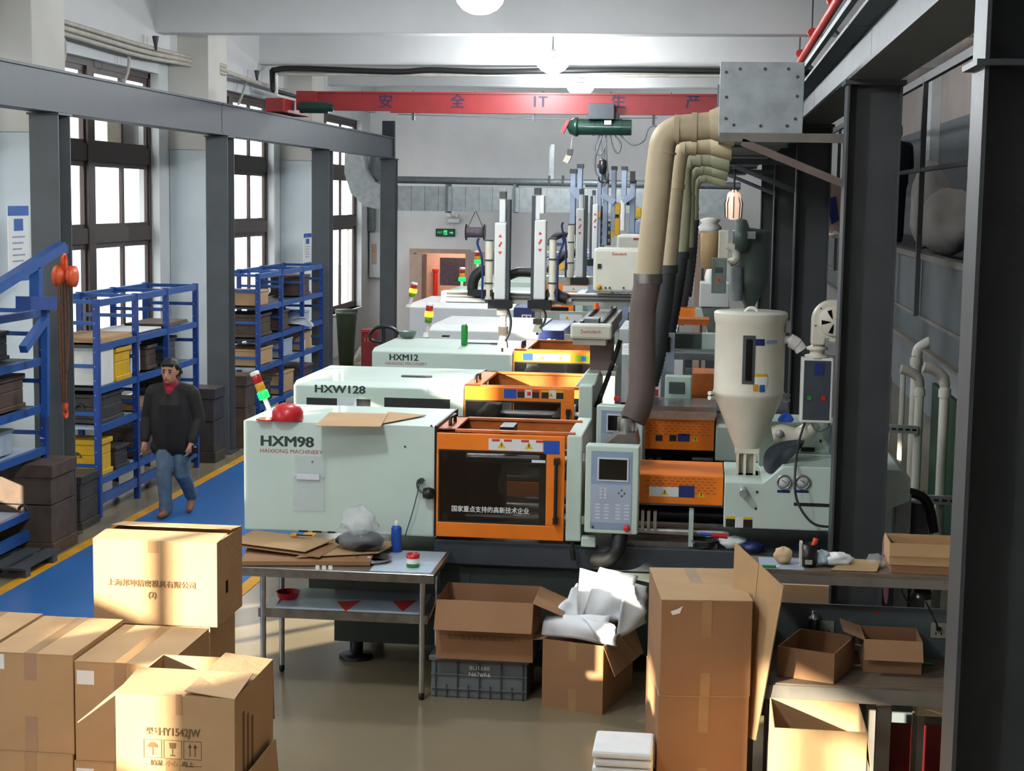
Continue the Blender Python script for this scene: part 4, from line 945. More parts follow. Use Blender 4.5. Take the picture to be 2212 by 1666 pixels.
# far blue-grey robots
def truss_robot(Y, lab, arms, beam, clamps=()):
    t = thing('picker_robot', lab, 'robot', tuple(at(beam[0], beam[1]+100, Y=Y)))
    for xc, w_, a_, b_ in arms:
        x0, x1, z0, z1 = PBx(xc-w_/2, a_, xc+w_/2, b_, Y)
        A = MB().box(x0, x1, Y, Y+.12, z0, z1).obj('vertical_arm', 'robot_blue', t, bevel=.008)
        MB().box(x0-.01, x1+.01, Y-.01, Y+.13, z1-.01, z1+.05).obj('end_cap', 'steel_dark', A)
        MB().box(x1, x1+.05, Y+.05, Y+.16, z0, z1-.6).obj('toothed_rail', 'black_plastic', A)
        n_ = max(4, int((z1-z0-.7)/.12)); k = MB()
        for i in range(n_): k.box(x1+.01, x1+.04, Y+.045, Y+.05, z0+.05+i*.12, z0+.1+i*.12)
        k.obj('rail_links', 'galv', A)['kind'] = 'stuff'
    x0, x1, z0, z1 = PBx(beam[0], beam[1], beam[2], beam[3], Y+.15); MB().box(x0, x1, Y+.15, Y+.35, z0, z1).obj('cross_beam', 'robot_blue', t, bevel=.008)
    MB().box(x0+.1, x1, Y+.14, Y+.15, (z0+z1)/2-.02, (z0+z1)/2+.02).obj('beam_stripe', 'steel_blue', t)
    for xc, yc, h_ in clamps:
        x0, x1, z0, z1 = PBx(xc-6, yc, xc+6, yc+h_, Y-.1); MB().box(x0, x1, Y-.1, Y, z0, z1).obj('yellow_clamp', 'yellow', t, bevel=.01)
    px_, _, pz0, pz1 = PBx(beam[2]-30, beam[3], beam[2]-10, beam[3]+120, Y+.2); MB().box(px_, px_+.2, Y+.2, Y+.45, max(.9, pz0), pz1).obj('pedestal', 'robot_blue', t)
    return t
t = truss_robot(22.8, 'blue-grey robot with tall twin masts left of the hoist hook', [(1237, 12, 373, 520), (1252, 11, 362, 470)], (1165, 545, 1300, 572)); 
MB().beam(at(1233, 405, Y=22.75), at(1258, 432, Y=22.75), .1, .1, up=(0, 1, 0)).obj('mast_strut', 'robot_blue', t); PB(1225, 508, 1242, 532, 22.7, .15).obj('valve_box', 'white_plastic', t)
MB().tube(bez([at(1188, 525, Y=22.8), at(1200, 512, Y=22.8), at(1215, 506, Y=22.8), at(1228, 505, Y=22.8)]), .05, 8).obj('cable_chain', 'black_rubber', t)
PB(1180, 524, 1215, 531, 22.7, .1).obj('linear_guide', 'blue_paint', t)
t = truss_robot(25.5, 'blue-grey robot with yellow clamps directly below the hoist hook', [(1294, 9, 362, 540), (1307, 11, 395, 530), (1325, 10, 366, 500)], (1180, 560, 1360, 585), [(1334, 440, 24), (1333, 472, 36)])
PB(1301, 374, 1314, 393, 25.4, .2).obj('motor', 'black_plastic', t); MB().beam(at(1300, 420, Y=25.4), at(1328, 437, Y=25.4), .09, .09, up=(0, 1, 0)).obj('mast_strut', 'robot_blue', t)
PB(1291, 458, 1297, 470, 25.4, .05).obj('warning_label', 'yellow', t); PB(1319, 500, 1326, 513, 25.4, .05).obj('warning_label', 'yellow', t)
t = truss_robot(27.5, 'blue-grey robot masts right of the hook, beside the tan pipes', [(1348, 11, 366, 425), (1366, 12, 395, 505)], (1250, 540, 1420, 560), [(1379, 450, 20)])
PB(1361, 370, 1371, 393, 27.4, .2).obj('motor', 'black_plastic', t); MB().beam(at(1346, 436, Y=27.4), at(1368, 420, Y=27.4), .1, .09, up=(0, 1, 0)).obj('mast_strut', 'robot_blue', t); PB(1340, 430, 1350, 500, 27.4, .15).obj('mast_cover', 'offwhite_machine', t, bevel=.02)
PB(1372, 475, 1420, 508, 26.9, .5).obj('control_cabinet', 'robot_blue', t, bevel=.03)

# ------------------------------------------------------------------ exhaust duct, drop pipes and hoses on the right
DY = 11.6
x0, x1, z0, z1 = PBx(1557, 137, 1733, 288, DY)
t = thing('exhaust_duct', 'large galvanised rectangular duct with bolted end plate at upper right', 'duct', ((x0+x1)/2, DY, z0))
d_ = MB().box(x0, x1, DY+.02, 30, z0, z1).obj('duct_run', 'galv_dark', t)
ep = MB().box(x0-.01, x1+.01, DY, DY+.02, z0-.02, z1+.01).obj('end_plate', 'galv', t, bevel=.004)
for px_, py_ in ((1569, 156), (1599, 149), (1653, 149), (1703, 149), (1723, 166), (1569, 210), (1722, 208), (1568, 256), (1718, 257), (1585, 270), (1643, 272), (1700, 272)):
    q = at(px_, py_, Y=DY); MB().cyl((q.x, DY-.008, q.z), (q.x, DY, q.z), .011, 8).obj('bolt', 'steel_dark', ep)
for y_ in (14, 17, 20, 23, 26): MB().box(x0-.02, x1+.02, y_, y_+.03, z0-.02, z1+.02).obj('flange', 'galv_dark', t)
# brackets on the columns
for y_ in (11.15, 17.25, 22.95):
    zb = at(1700, 298, Y=11.15).z if y_ < 12 else z0-.06
    b_ = thing('duct_bracket', {11.15: 'tan steel bracket holding the duct on the nearest column', 17.25: 'second duct bracket with diagonal brace, farther back', 22.95: 'third duct bracket, in the dark below the duct'}[y_], 'bracket', (.87, y_, zb-.4), group='duct brackets')
    MB().box(.05, .9, y_-.03, y_+.03, zb-.03, zb+.03).obj('bracket_arm', 'bench_frame' if y_ < 12 else 'steel_mezz', b_)
    MB().beam((.2, y_, zb-.03), (.88, y_, zb-.3), .05, .06, up=(0, 1, 0)).obj('bracket_brace', 'hose_brown' if y_ < 12 else 'steel_mezz', b_)
# drop pipes
pipes = [(12.0, [(1545, 270), (1500, 275), (1462, 280), (1436, 300), (1427, 345), (1416, 450), (1400, 600)], .098, 'pipe_tan', [(1400, 600), (1388, 680), (1387, 790), (1385, 850), (1377, 885), (1366, 908)], 'hose_brown', 'nearest tan drop pipe and ribbed hose ending at the steel fume hood'),
         (14.0, [(1545, 312), (1500, 312), (1475, 318), (1462, 345), (1452, 440), (1440, 580)], .088, 'pipe_tan', [(1440, 580), (1428, 680), (1415, 770), (1400, 830)], 'hose_dark', 'second tan drop pipe with dark hose, behind the nearest'),
         (16.2, [(1545, 342), (1510, 340), (1488, 348), (1475, 372), (1474, 450), (1468, 550)], .088, 'pipe_olive', [(1468, 550), (1455, 640), (1440, 720)], 'hose_dark', 'third drop pipe, olive tan, with dark hose'),
         (18.6, [(1545, 365), (1515, 362), (1498, 370), (1486, 392), (1485, 450), (1483, 540)], .085, 'pipe_olive', [(1483, 540), (1475, 620), (1462, 700)], 'hose_dark', 'fourth drop pipe, shadowed, right of the third'),
         (21.5, [(1545, 383), (1522, 380), (1505, 388), (1496, 410), (1495, 480)], .085, 'pipe_olive', [(1495, 480), (1490, 560), (1480, 640)], 'hose_dark', 'farthest drop pipe, in the shade below the duct')]
for Yp, pp, r_, m_, hh, hm, lab in pipes:
    q = at(*hh[-1], Y=Yp); t = thing('drop_pipe', lab, 'pipe', tuple(q), group='exhaust drop pipes')
    pts = [at(a, b, Y=Yp) for a, b in pp]; MB().tube(bez(pts, 8), r_, 20).obj('pipe_run', m_, t)
    q0 = pts[0]; MB().tube([q0+Vector((-.04, 0, 0)), q0+Vector((.12, 0, 0.01)), q0+Vector((.14, 0, .01))], [r_*1.05, r_*1.65, r_*1.65], 20).obj('reducer', m_, t)
    for k in (1, 2): MB().tube([pts[k]+Vector((-.02, 0, 0)), pts[k]+Vector((.02, 0, 0))], r_*1.09, 20).obj('coupling', m_, t)
    MB().tube([pts[3]+(pts[4]-pts[3])*.55, pts[3]+(pts[4]-pts[3])*.66], r_*1.06, 20).obj('coupling', m_, t)
    hp = bez([at(a, b, Y=Yp-(.1 if Yp < 13 else 0)*i/len(hh)) for i, (a, b) in enumerate(hh)], 40 if Yp < 13 else 16)
    rr = [r_*(1.0+(.045 if i % 2 else -.03)) for i in range(len(hp))]
    MB().tube(hp, rr, 18).obj('flexible_hose', hm, t)
    MB().tube([pts[-1]+Vector((0, 0, .03)), pts[-1]+Vector((0, 0, -.04))], r_*1.1, 18).obj('hose_clamp', 'steel_worn' if Yp < 13 else 'hose_dark', t)
# ------------------------------------------------------------------ blue shelving along the windows
LV = (.22, .40, .95, 1.36, 1.81, 2.26)
def shelving(ys, lab, x0=-6.95, x1=-6.25, boards=(.40, .95, 1.36, 1.81)):
    t = thing('shelving_rack', lab, 'shelf', ((x0+x1)/2, ys[0], 0), group='blue shelving racks')
    n = len(ys)
    for y in ys:
        for x in (x0+.03, x1-.03):
            p = MB().box(x-.03, x+.03, y-.03, y+.03, 0, 2.3).obj('post', 'blue_deep', t)
            h = MB()
            for k in range(14): h.cyl((x-.012, y-.031, .25+k*.15), (x-.012, y-.0295, .25+k*.15), .007, 6)
            if x > -6.5: h.obj('bolt_heads', 'galv', p)['kind'] = 'stuff'
        for z in (.55, 1.1, 1.6, 2.05, 2.27): MB().box(x0+.06, x1-.06, y-.012, y+.012, z-.02, z+.02).obj('side_rail', 'blue_paint', t)
    for a, b in zip(ys, ys[1:]):
        for z in boards+(2.27,):
            for x in (x0+.03, x1-.03): MB().box(x-.025, x+.025, a+.03, b-.03, z-.05, z+.02).obj('shelf_beam', 'blue_paint', t)
        for z in boards: MB().box(x0+.055, x1-.055, a+.02, b-.02, z-.02, z+.0).obj('shelf_board', 'panel_light' if z < 1 else 'steel_blue', t)
        MB().box(x1-.05, x1-.01, a+.03, b-.03, .14, .24).obj('kick_beam', 'blue_paint', t)
    return t
shelving((10.0, 11.2, 12.4, 13.6, 14.75), 'blue steel shelving rack cut by the left edge, under the jib')  # bays past the left edge added to block sun
shelving((16.12, 17.27, 18.3, 19.4), 'blue steel shelving rack behind the walking person')
shelving((22.2, 23.45, 24.7, 26.0), 'blue steel shelving rack farther back, ending beside the green bin')
cnt = [0]
def block(x0, x1, y0, y1, z0, z1, m, name, lab, cat, bev=.01, extra=True, group=None):
    t = thing(name, lab, cat, ((x0+x1)/2, (y0+y1)/2, z0), group=group)
    if name == 'steel_mould':
        h = (z1-z0)
        MB().box(x0, x1, y0, y1, z0, z0+h*.14).obj('clamp_plate', m, t, bevel=.006); MB().box(x0+.02, x1-.02, y0+.015, y1-.015, z0+h*.14, z0+h*.55).obj('cavity_plate', m, t, bevel=.006)
        MB().box(x0+.02, x1-.02, y0+.015, y1-.015, z0+h*.56, z0+h*.86).obj('core_plate', m, t, bevel=.006); MB().box(x0, x1, y0, y1, z0+h*.86, z1).obj('clamp_plate', m, t, bevel=.006)
        MB().tube(arc(((x0+x1)/2, y0, z0+h*.5), .05, 0, 180, 8), .01, 6).obj('eye_bolt', 'steel_dark', t)
    elif name == 'storage_box':
        MB().box(x0, x1, y0, y1, z0, z1-.03).obj('box_body', m, t, bevel=bev); MB().box(x0-.01, x1+.01, y0-.01, y1+.01, z1-.03, z1).obj('lid', m, t, bevel=.006)
    elif name == 'board_stack':
        n = max(2, int((z1-z0)/.025)); 
        for k in range(n): MB().box(x0+random.uniform(0, .03), x1-random.uniform(0, .03), y0+random.uniform(0, .06), y1-random.uniform(0, .06), z0+(z1-z0)*k/n, z0+(z1-z0)*(k+1)/n-.002).obj('board', m, t)
    return t
S = block
S(-6.9, -6.27, 16.25, 17.2, 1.83, 1.88, 'cardboard', 'board_stack', 'pale boards lying on the upper level of the rack', 'board')
S(-6.88, -6.3, 17.4, 18.25, 1.83, 1.86, 'paper_white', 'board_stack', 'light sheets on the upper level, second bay of the rack', 'board')
S(-6.86, -6.32, 18.4, 19.3, 1.83, 1.87, 'wood_worn', 'board_stack', 'grey boards on the upper level, far bay of the rack', 'board')
S(-6.8, -6.28, 16.25, 16.6, 1.38, 1.78, 'white_plastic', 'storage_box', 'white box sticking out above the yellow mould', 'box')
S(-6.55, -6.28, 16.68, 17.15, 1.38, 1.74, 'yellow', 'steel_mould', 'yellow painted mould standing upright in the rack', 'mould')
S(-6.8, -6.4, 17.45, 17.75, 1.38, 1.72, 'paper_white', 'storage_box', 'white box in the second bay above the person', 'box')
S(-6.75, -6.35, 17.85, 18.2, 1.38, 1.66, 'mold_brown', 'steel_mould', 'brown mould in the second bay above the person', 'mould')
S(-6.8, -6.35, 18.5, 18.9, 1.38, 1.7, 'steel_dark', 'steel_mould', 'dark mould in the far bay beside the white pilaster', 'mould')
S(-6.8, -6.3, 17.4, 18.1, .97, 1.06, 'cardboard_dark', 'board_stack', 'brown boards on the middle level behind the person', 'board')
S(-6.8, -6.3, 16.3, 16.95, .97, 1.28, 'mold_steel', 'steel_mould', 'black mould on the middle level of the near bay', 'mould')
S(-6.75, -6.35, 18.4, 19.1, .97, 1.25, 'mold_brown', 'steel_mould', 'brown mould on the middle level of the far bay', 'mould')
S(-6.85, -6.3, 16.25, 16.6, .42, .8, 'yellow', 'steel_mould', 'yellow edged mould on the bottom level of the near bay', 'mould')
S(-6.75, -6.3, 16.7, 17.1, .42, .66, 'mold_steel', 'steel_mould', 'dark mould beside the yellow one on the bottom level', 'mould')
S(-6.8, -6.3, 17.5, 18.1, .42, .75, 'mold_brown', 'steel_mould', 'brown mould on the bottom level behind the legs', 'mould')
# near rack contents
S(-6.85, -6.45, 13.75, 14.1, 1.83, 2.15, 'poster_blue', 'storage_box', 'blue printed box on the near rack at the left edge', 'box')
S(-6.8, -6.5, 14.15, 14.5, 1.83, 2.1, 'steel_dark', 'steel_mould', 'dark mould beside the blue box on the near rack', 'mould')
S(-6.8, -6.35, 13.8, 14.5, 1.38, 1.7, 'mold_brown', 'steel_mould', 'grey-brown mould on the near rack, under the blue box', 'mould')
S(-6.8, -6.4, 13.7, 14.3, .97, 1.2, 'panel_light', 'storage_box', 'pale grey box on the near rack middle level', 'box')
for k, (y, z, h) in enumerate(((10.2, .42, .5), (10.2, 1.38, .4), (11.4, .42, .5), (11.4, .97, .36), (12.6, .97, .36), (12.6, 1.38, .4), (10.2, .97, .36), (11.4, 1.83, .4))):  # unseen filler boxes added to keep sun off the lane
    S(-6.88, -6.3, y, y+.85, z, z+h, 'cardboard_dark' if k % 2 else 'panel_light', 'storage_box', '%s sun-blocking box added on the near rack past the left edge, %s bay, %s level' % ('brown' if k % 2 else 'grey', {10.2: 'near', 11.4: 'middle', 12.6: 'far'}[y], {.42: 'bottom', .97: 'second', 1.38: 'third', 1.83: 'top'}[z]), 'box')
# moulds on the floor
S(-6.62, -6.02, 14.3, 14.9, .0, .86, 'mold_brown', 'steel_mould', 'tall brown mould standing on the floor below the chain hoist', 'mould')
S(-6.75, -6.1, 12.5, 13.3, .0, .72, 'mold_steel', 'steel_mould', 'large dark mould on the floor at the left edge', 'mould')
S(-6.7, -6.2, 15.45, 15.95, .0, .55, 'mold_steel', 'steel_mould', 'low dark mould between the column and the rack', 'mould')
S(-6.75, -6.15, 19.75, 20.2, .0, .95, 'mold_steel', 'steel_mould', 'black mould stack right behind the person', 'mould')
S(-6.6, -6.1, 21.0, 21.5, .0, .98, 'mold_brown', 'steel_mould', 'brown mould at the foot of the second column', 'mould')
S(-6.9, -6.3, 21.55, 22.0, .0, .55, 'mold_steel', 'steel_mould', 'dark mould left of the far rack', 'mould')
t = thing('floor_pallet', 'low dark pallet on the floor beside the yellow line', 'pallet', (-6.15, 13.6, 0))
for k in range(3): MB().box(-6.45+.2*k, -6.3+.2*k, 13.35, 14.2, .08, .1).obj('deck_board', 'steel_dark', t)
for k in range(2): MB().box(-6.45, -5.9, 13.4+.6*k, 13.5+.6*k, 0, .08).obj('runner', 'steel_dark', t)
# far rack contents
k = 0
labs = ['beige', 'brown', 'dark', 'grey']; mm = ['cardboard', 'mold_brown', 'mold_steel', 'panel_light']; lev = {.42: 'bottom', .97: 'second', 1.38: 'third', 1.83: 'top'}; bay = ['near', 'second', 'third', 'last']
random.seed(5)
for z in (.42, .97, 1.38, 1.83):
    for i, y in enumerate((22.35, 23.6, 24.85)):
        if z > 1.8 and i not in (0, 2): continue
        j = random.randrange(4); h = random.uniform(.18, .34)
        nm = 'storage_box' if mm[j] in ('cardboard', 'panel_light') else 'steel_mould'
        S(-6.85, -6.33, y, y+random.uniform(.5, .85), z, z+h, mm[j], nm, '%s %s on the %s level, %s bay of the far rack' % (labs[j], 'box' if nm == 'storage_box' else 'mould', lev[z], bay[i]), 'box' if nm == 'storage_box' else 'mould')
cl = cloth('plastic_sheet', 'crumpled white plastic sheet hanging off the far rack', [at(622, 690, Y=24.2), at(640, 684, Y=24.2), at(668, 692, Y=24.6), at(680, 700, Y=24.6), at(678, 712, Y=24.6), at(650, 700, Y=24.4), at(628, 702, Y=24.3)], .01, 'wrap_white', 'plastic sheet', 9, .05)
q = Vector((-6.36, 25.0, .953)); t = thing('spray_bottle', 'white spray bottle on the bottom of the far rack', 'bottle', (q.x, 25.0, q.z))
MB().lathe([(.05, 0), (.055, .02), (.055, .16), (.02, .22), (.02, .25)], (q.x, 25.0, q.z), 14).obj('bottle_body', 'white_plastic', t); MB().box(q.x-.07, q.x+.03, 24.98, 25.02, q.z+.25, q.z+.3).obj('trigger_head', 'cream', t)
# ------------------------------------------------------------------ blue jib with chain hoist
jb = 13.98
t = thing('jib_hoist_frame', 'bright blue jib frame standing on the near rack at left', 'jib', (-6.05, jb, 2.29))
JX = -6.02; J = lambda px, py: at(px, py, X=JX)
MB().beam(J(-60, 655), J(133, 533), .09, .09).obj('jib_arm', 'blue_paint', t); MB().beam(J(78, 578), J(78, 655), .09, .09).obj('jib_post', 'blue_paint', t)
MB().beam(J(50, 655), J(108, 655), .14, .12).obj('jib_shoe', 'blue_deep', t); MB().beam(J(97, 690), J(50, 755), .07, .07).obj('jib_brace', 'blue_paint', t)
MB().beam(J(98, 660), J(98, 900), .06, .06).obj('jib_strut', 'blue_paint', t); MB().beam(J(137, 528), J(137, 548), .06, .1).obj('end_plate', 'blue_deep', t)
HXx = -5.98; J2 = lambda px, py: at(px, py, X=HXx)
q = J2(140, 597); t = thing('chain_hoist', 'orange chain hoist hanging from the blue jib', 'hoist', tuple(q))
MB().tube(arc(J2(138, 561), .05, -60, 230, 10, 'yz'), .016, 8).obj('top_hook', 'rust_orange', t)
MB().lathe([(.05, -.1), (.1, -.09), (.105, -.02), (.06, 0), (.06, .03), (.1, .05), (.1, .1), (.04, .11)], q, 20, axis='x').obj('gear_housing', 'rust_orange', t, bevel=0)
MB().beam(J2(138, 562), J2(140, 590), .05, .06).obj('hook_shank', 'rust_orange', t)
for k in range(4):
    o = (-.03, -.01, .015, .035)[k]; a, b = J2(135, 612), J2(140, 870 if k < 3 else 800); n = 46; mb = MB()
    MB().tube([a+Vector((o, o*.6, 0)), a.lerp(b, .3)+Vector((o, o, 0)), a.lerp(b, .7)+Vector((o*.8, o, 0)), b+Vector((o*.6, 0, 0))], .011, 6).obj('load_chain', 'rust_chain', t)
b = J2(141, 885); MB().cyl(b+Vector((0, 0, .06)), b+Vector((0, 0, .02)), .03, 10).obj('hook_block', 'rust_orange', t); MB().tube(arc(b+Vector((0, 0, -.035)), .042, 110, -190, 12, 'yz'), .016, 8).obj('load_hook', 'rust_orange', t)

# ------------------------------------------------------------------ left wall fittings
t = thing('wall_conduit', 'cream cable conduits running along the wall above the windows', 'conduit', (-7.5, 17, 5.3))
for k, (dz, r_) in enumerate(((0, .035), (.07, .03), (-.07, .028))):
    MB().tube(bez([at(-80, 5, X=-7.6)+Vector((0, 0, dz)), at(120, 55, X=-7.6)+Vector((0, 0, dz)), at(300, 108, X=-7.55)+Vector((0, 0, dz)), at(400, 130, X=-7.5)+Vector((0, 0, dz*.8)), at(488, 152, X=-7.15)+Vector((0, 0, dz*.8))]), r_, 8).obj('conduit_run', 'cream_conduit', t)
MB().tube([at(488, 155, X=-7.15), at(560, 180, X=-7.55), at(660, 212, X=-7.6)], .035, 8).obj('conduit_run', 'cream_conduit', t)
for pts in ([(125, 80), (138, 85), (140, 120), (130, 150)], [(268, 110), (278, 118), (277, 150), (268, 178)], [(520, 172), (530, 180), (525, 200), (515, 225)]):
    MB().tube(bez([at(a, b, X=-7.66) for a, b in pts]), .022, 8).obj('drop_conduit', 'cream_conduit', t)
for px_, py_ in ((88, 12), (336, 78), (555, 152)):
    q = at(px_, py_, X=-7.5); o = thing('wall_hook', {88: 'small dark hook on the beam above the first window, far left', 336: 'small dark hook above the right end of the first window', 555: 'small dark hook above the second window'}[px_], 'hook', tuple(q))
    MB().tube([q, q+Vector((0, 0, -.1)), q+Vector((0, .02, -.19))], [.05, .03, .012], 8).obj('hook_body', 'steel_dark', o)
# black insulated line along the ceiling
t = thing('insulated_pipe', 'thick black insulated line running under the ceiling beam', 'pipe', (-2, 26.8, 5.5))
pts = [at(590, 195, Y=27.08), at(588, 152, Y=27.08), at(640, 148, Y=27.08), at(850, 155, Y=27.08), at(930, 151, Y=27.08), at(1050, 155, Y=27.08), at(1180, 153, Y=27.08), at(1350, 151, Y=27.08), at(1600, 154, Y=27.08), at(1960, 158, Y=27.08)]
MB().tube(pts[:2]+bez(pts[1:], 6), .05, 10).obj('insulation', 'black_rubber', t)
MB().tube([at(590, 195, Y=27.08), at(645, 210, Y=28.3), at(645, 240, Y=28.3)], .04, 8).obj('insulation', 'black_rubber', t); MB().tube([at(597, 162, Y=27.08), at(597, 205, Y=27.08), at(640, 218, Y=28.3)], .03, 8).obj('white_pipe', 'white_plastic', t)
MB().tube([at(600, 160, Y=27.12), at(1960, 165, Y=27.12)], .03, 8).obj('conduit', 'cream_conduit', t)
def poster(px0, py0, px1, py1, Xp, lab):
    a, b = at(px0, py0, X=Xp), at(px1, py1, X=Xp)
    t = thing('wall_poster', lab, 'poster', (Xp, (a.y+b.y)/2, b.z)); H = a.z-b.z; W = b.y-a.y
    MB().box(Xp, Xp+.006, a.y, b.y, b.z, a.z).obj('poster_sheet', 'paper_white', t)
    MB().box(Xp+.006, Xp+.008, a.y, b.y, a.z-H*.13, a.z).obj('title_band', 'poster_blue', t)
    MB().box(Xp+.006, Xp+.008, a.y+W*.28, a.y+W*.72, a.z-H*.33, a.z-H*.17).obj('picture_block', 'poster_blue', t)
    for k in range(5): MB().box(Xp+.006, Xp+.008, a.y+W*.2, a.y+W*(.8-.08*(k % 3)), a.z-H*(.42+.08*k), a.z-H*(.40+.08*k)).obj('text_line', 'panel_blue', t)
    MB().box(Xp+.006, Xp+.008, a.y, b.y, b.z, b.z+H*.09).obj('foot_band', 'poster_blue', t)
poster(15, 445, 63, 605, -7.199, 'blue and white notice poster on the pilaster at the left edge')
poster(655, 505, 672, 572, -7.199, 'small blue and white notice on the pilaster of the third window')
q = at(485, 505, X=-7.19); t = thing('wall_switch_box', 'small grey switch box on the pilaster beside the second column', 'switch', tuple(q)); MB().box(-7.2, -7.1, q.y-.1, q.y+.1, q.z-.18, q.z+.05).obj('box', 'hopper_green', t, bevel=.01); MB().box(-7.2, -7.13, q.y-.04, q.y+.06, q.z+.05, q.z+.2).obj('conduit_stub', 'cream_conduit', t)
a, b = at(232, 258, X=-8.2), at(300, 320, X=-8.2)
t = thing('air_conditioner', 'outdoor air conditioner unit seen through the first window', 'air conditioner', (-8.4, (a.y+b.y)/2, b.z))
MB().box(-8.75, -8.2, a.y, b.y, b.z, a.z+.15).obj('casing', 'cream', t, bevel=.01); MB().box(-8.2, -8.18, a.y+(b.y-a.y)*.42, b.y-.04, b.z+.05, a.z+.1).obj('grille', 'steel_dark', t); MB().box(-8.8, -8.1, a.y-.05, b.y+.05, b.z-.04, b.z).obj('bracket_shelf', 'cream', t)
# ------------------------------------------------------------------ far end of the hall
BY = 33.6
xy = lambda px, py, Y=BY: (at(px, py, Y=Y).x, at(px, py, Y=Y).z)
t = thing('ventilation_duct', 'silver rectangular duct along the back wall with a curved elbow', 'duct', tuple(at(1100, 458, Y=BY)))
el = [(752, 300), (750, 375), (765, 418), (795, 446), (835, 455), (835, 401), (815, 394), (797, 368), (790, 330), (788, 300)]
MB().prism([xy(*p) for p in el], 'y', BY-.3, BY+.2).obj('duct_elbow', 'galv', t, bevel=.01)
MB().prism([xy(*p) for p in ((800, 320), (800, 372), (818, 392), (838, 396), (850, 396), (850, 320))], 'y', BY-.05, BY+.2).obj('duct_offset', 'galv_dark', t)
n = 26
for k in range(n):
    a_, b_ = 837+(1590-837)*k/n, 837+(1590-837)*(k+1)/n-1.2; o = .004*(k % 2)
    x0, z1 = xy(a_, 401+(a_-837)*.016); x1, z0 = xy(b_, 455+(a_-837)*.012)
    MB().box(x0, x1, BY-.3-o, BY+.2, z0, z1).obj('duct_section', 'galv', t)
for px_ in (835, 968, 1113, 1258, 1400): x0, z1 = xy(px_, 398); x1, z0 = xy(px_+4, 460); MB().box(x0, x1, BY-.34, BY+.2, z0, z1).obj('duct_flange', 'galv_dark', t)
t = thing('back_wall_pipe', 'grey horizontal pipe above the silver duct', 'pipe', tuple(at(1200, 390, Y=BY))); MB().cyl(at(845, 388, Y=BY), at(1600, 402, Y=BY), .075, 14).obj('pipe', 'galv_dark', t)
for px_ in (850, 1187, 1216): q = at(px_, 392, Y=BY); MB().box(q.x-.02, q.x+.02, BY-.09, BY+.09, q.z-.09, q.z+.12).obj('pipe_clamp', 'steel_dark', t)
x0, z1 = xy(1187, 312); x1, z0 = xy(1196, 395); t = thing('vertical_channel', 'short grey steel channel standing above the back wall pipe', 'channel', ((x0+x1)/2, BY, z0)); MB().box(x0, x0+.03, BY, BY+.1, z0, z1-.05).box(x0+.03, x1, BY+.02, BY+.1, z0, z1).obj('channel', 'galv', t)
# exit sign
x0, z1 = xy(942, 494, YB); x1, z0 = xy(983, 511, YB)
t = thing('exit_sign', 'green emergency exit sign with running man and arrow', 'exit sign', ((x0+x1)/2, YB-.03, z0)); MB().box(x0, x1, YB-.05, YB, z0, z1).obj('sign_case', 'black_plastic', t, bevel=.005); MB().box(x0+.02, x1-.02, YB-.053, YB-.05, z0+.02, z1-.02).obj('sign_face', 'exit_green', t)
xc = (x0+x1)/2; MB().box(xc-.035, xc+.045, YB-.056, YB-.053, z0+.03, z1-.03).obj('door_symbol', 'exit_lit', t)
MB().beam((xc-.02, YB-.058, z0+.04), (xc+.015, YB-.058, z0+.09), .02, .003, up=(0, 1, 0)).obj('running_figure', 'exit_green', t)
text('sign_lettering', 'EXIT', .06, (x0+.1, YB-.055, (z0+z1)/2), 'exit_lit', t); MB().prism([(x1-.12, (z0+z1)/2-.015), (x1-.07, (z0+z1)/2-.015), (x1-.07, (z0+z1)/2-.035), (x1-.03, (z0+z1)/2), (x1-.07, (z0+z1)/2+.035), (x1-.07, (z0+z1)/2+.015), (x1-.12, (z0+z1)/2+.015)], 'y', YB-.056, YB-.053).obj('arrow', 'exit_lit', t)
q = at(980, 472, Y=YB-.1); t = thing('emergency_lamp', 'twin-head emergency lamp above the exit sign', 'lamp', (q.x, YB-.08, q.z-.1)); MB().box(q.x-.14, q.x+.14, YB-.12, YB, q.z-.1, q.z).obj('battery_box', 'white_plastic', t, bevel=.01)
for s_ in (-1, 1): MB().lathe([(.0, -.02), (.05, -.02), (.06, .02), (.03, .06)], (q.x+s_*.09, YB-.14, q.z+.06), 14, axis='y').obj('lamp_head', 'white_plastic', t)
q = at(1027, 502, Y=BY-.1); t = thing('cable_spool', 'mauve wire spool hung on a string on the back wall', 'spool', (q.x, BY-.1, q.z-.16))
MB().cyl((q.x-.18, BY-.1, q.z), (q.x+.18, BY-.1, q.z), .11, 18).obj('wound_wire', 'wire_mauve', t)
for s_ in (-1, 1): MB().cyl((q.x+s_*.18, BY-.1, q.z), (q.x+s_*.2, BY-.1, q.z), .17, 20).obj('spool_flange', 'black_plastic', t)
for s_ in (-1, 1): MB().cyl((q.x+s_*.18, BY-.1, q.z+.05), (q.x, BY-.1, q.z+.45), .008, 6).obj('string', 'hose_brown', t)
MB().cyl((q.x, BY-.1, q.z+.45), (q.x, BY-.1, at(1027, 452, Y=BY-.1).z), .008, 6).obj('string', 'hose_brown', t)
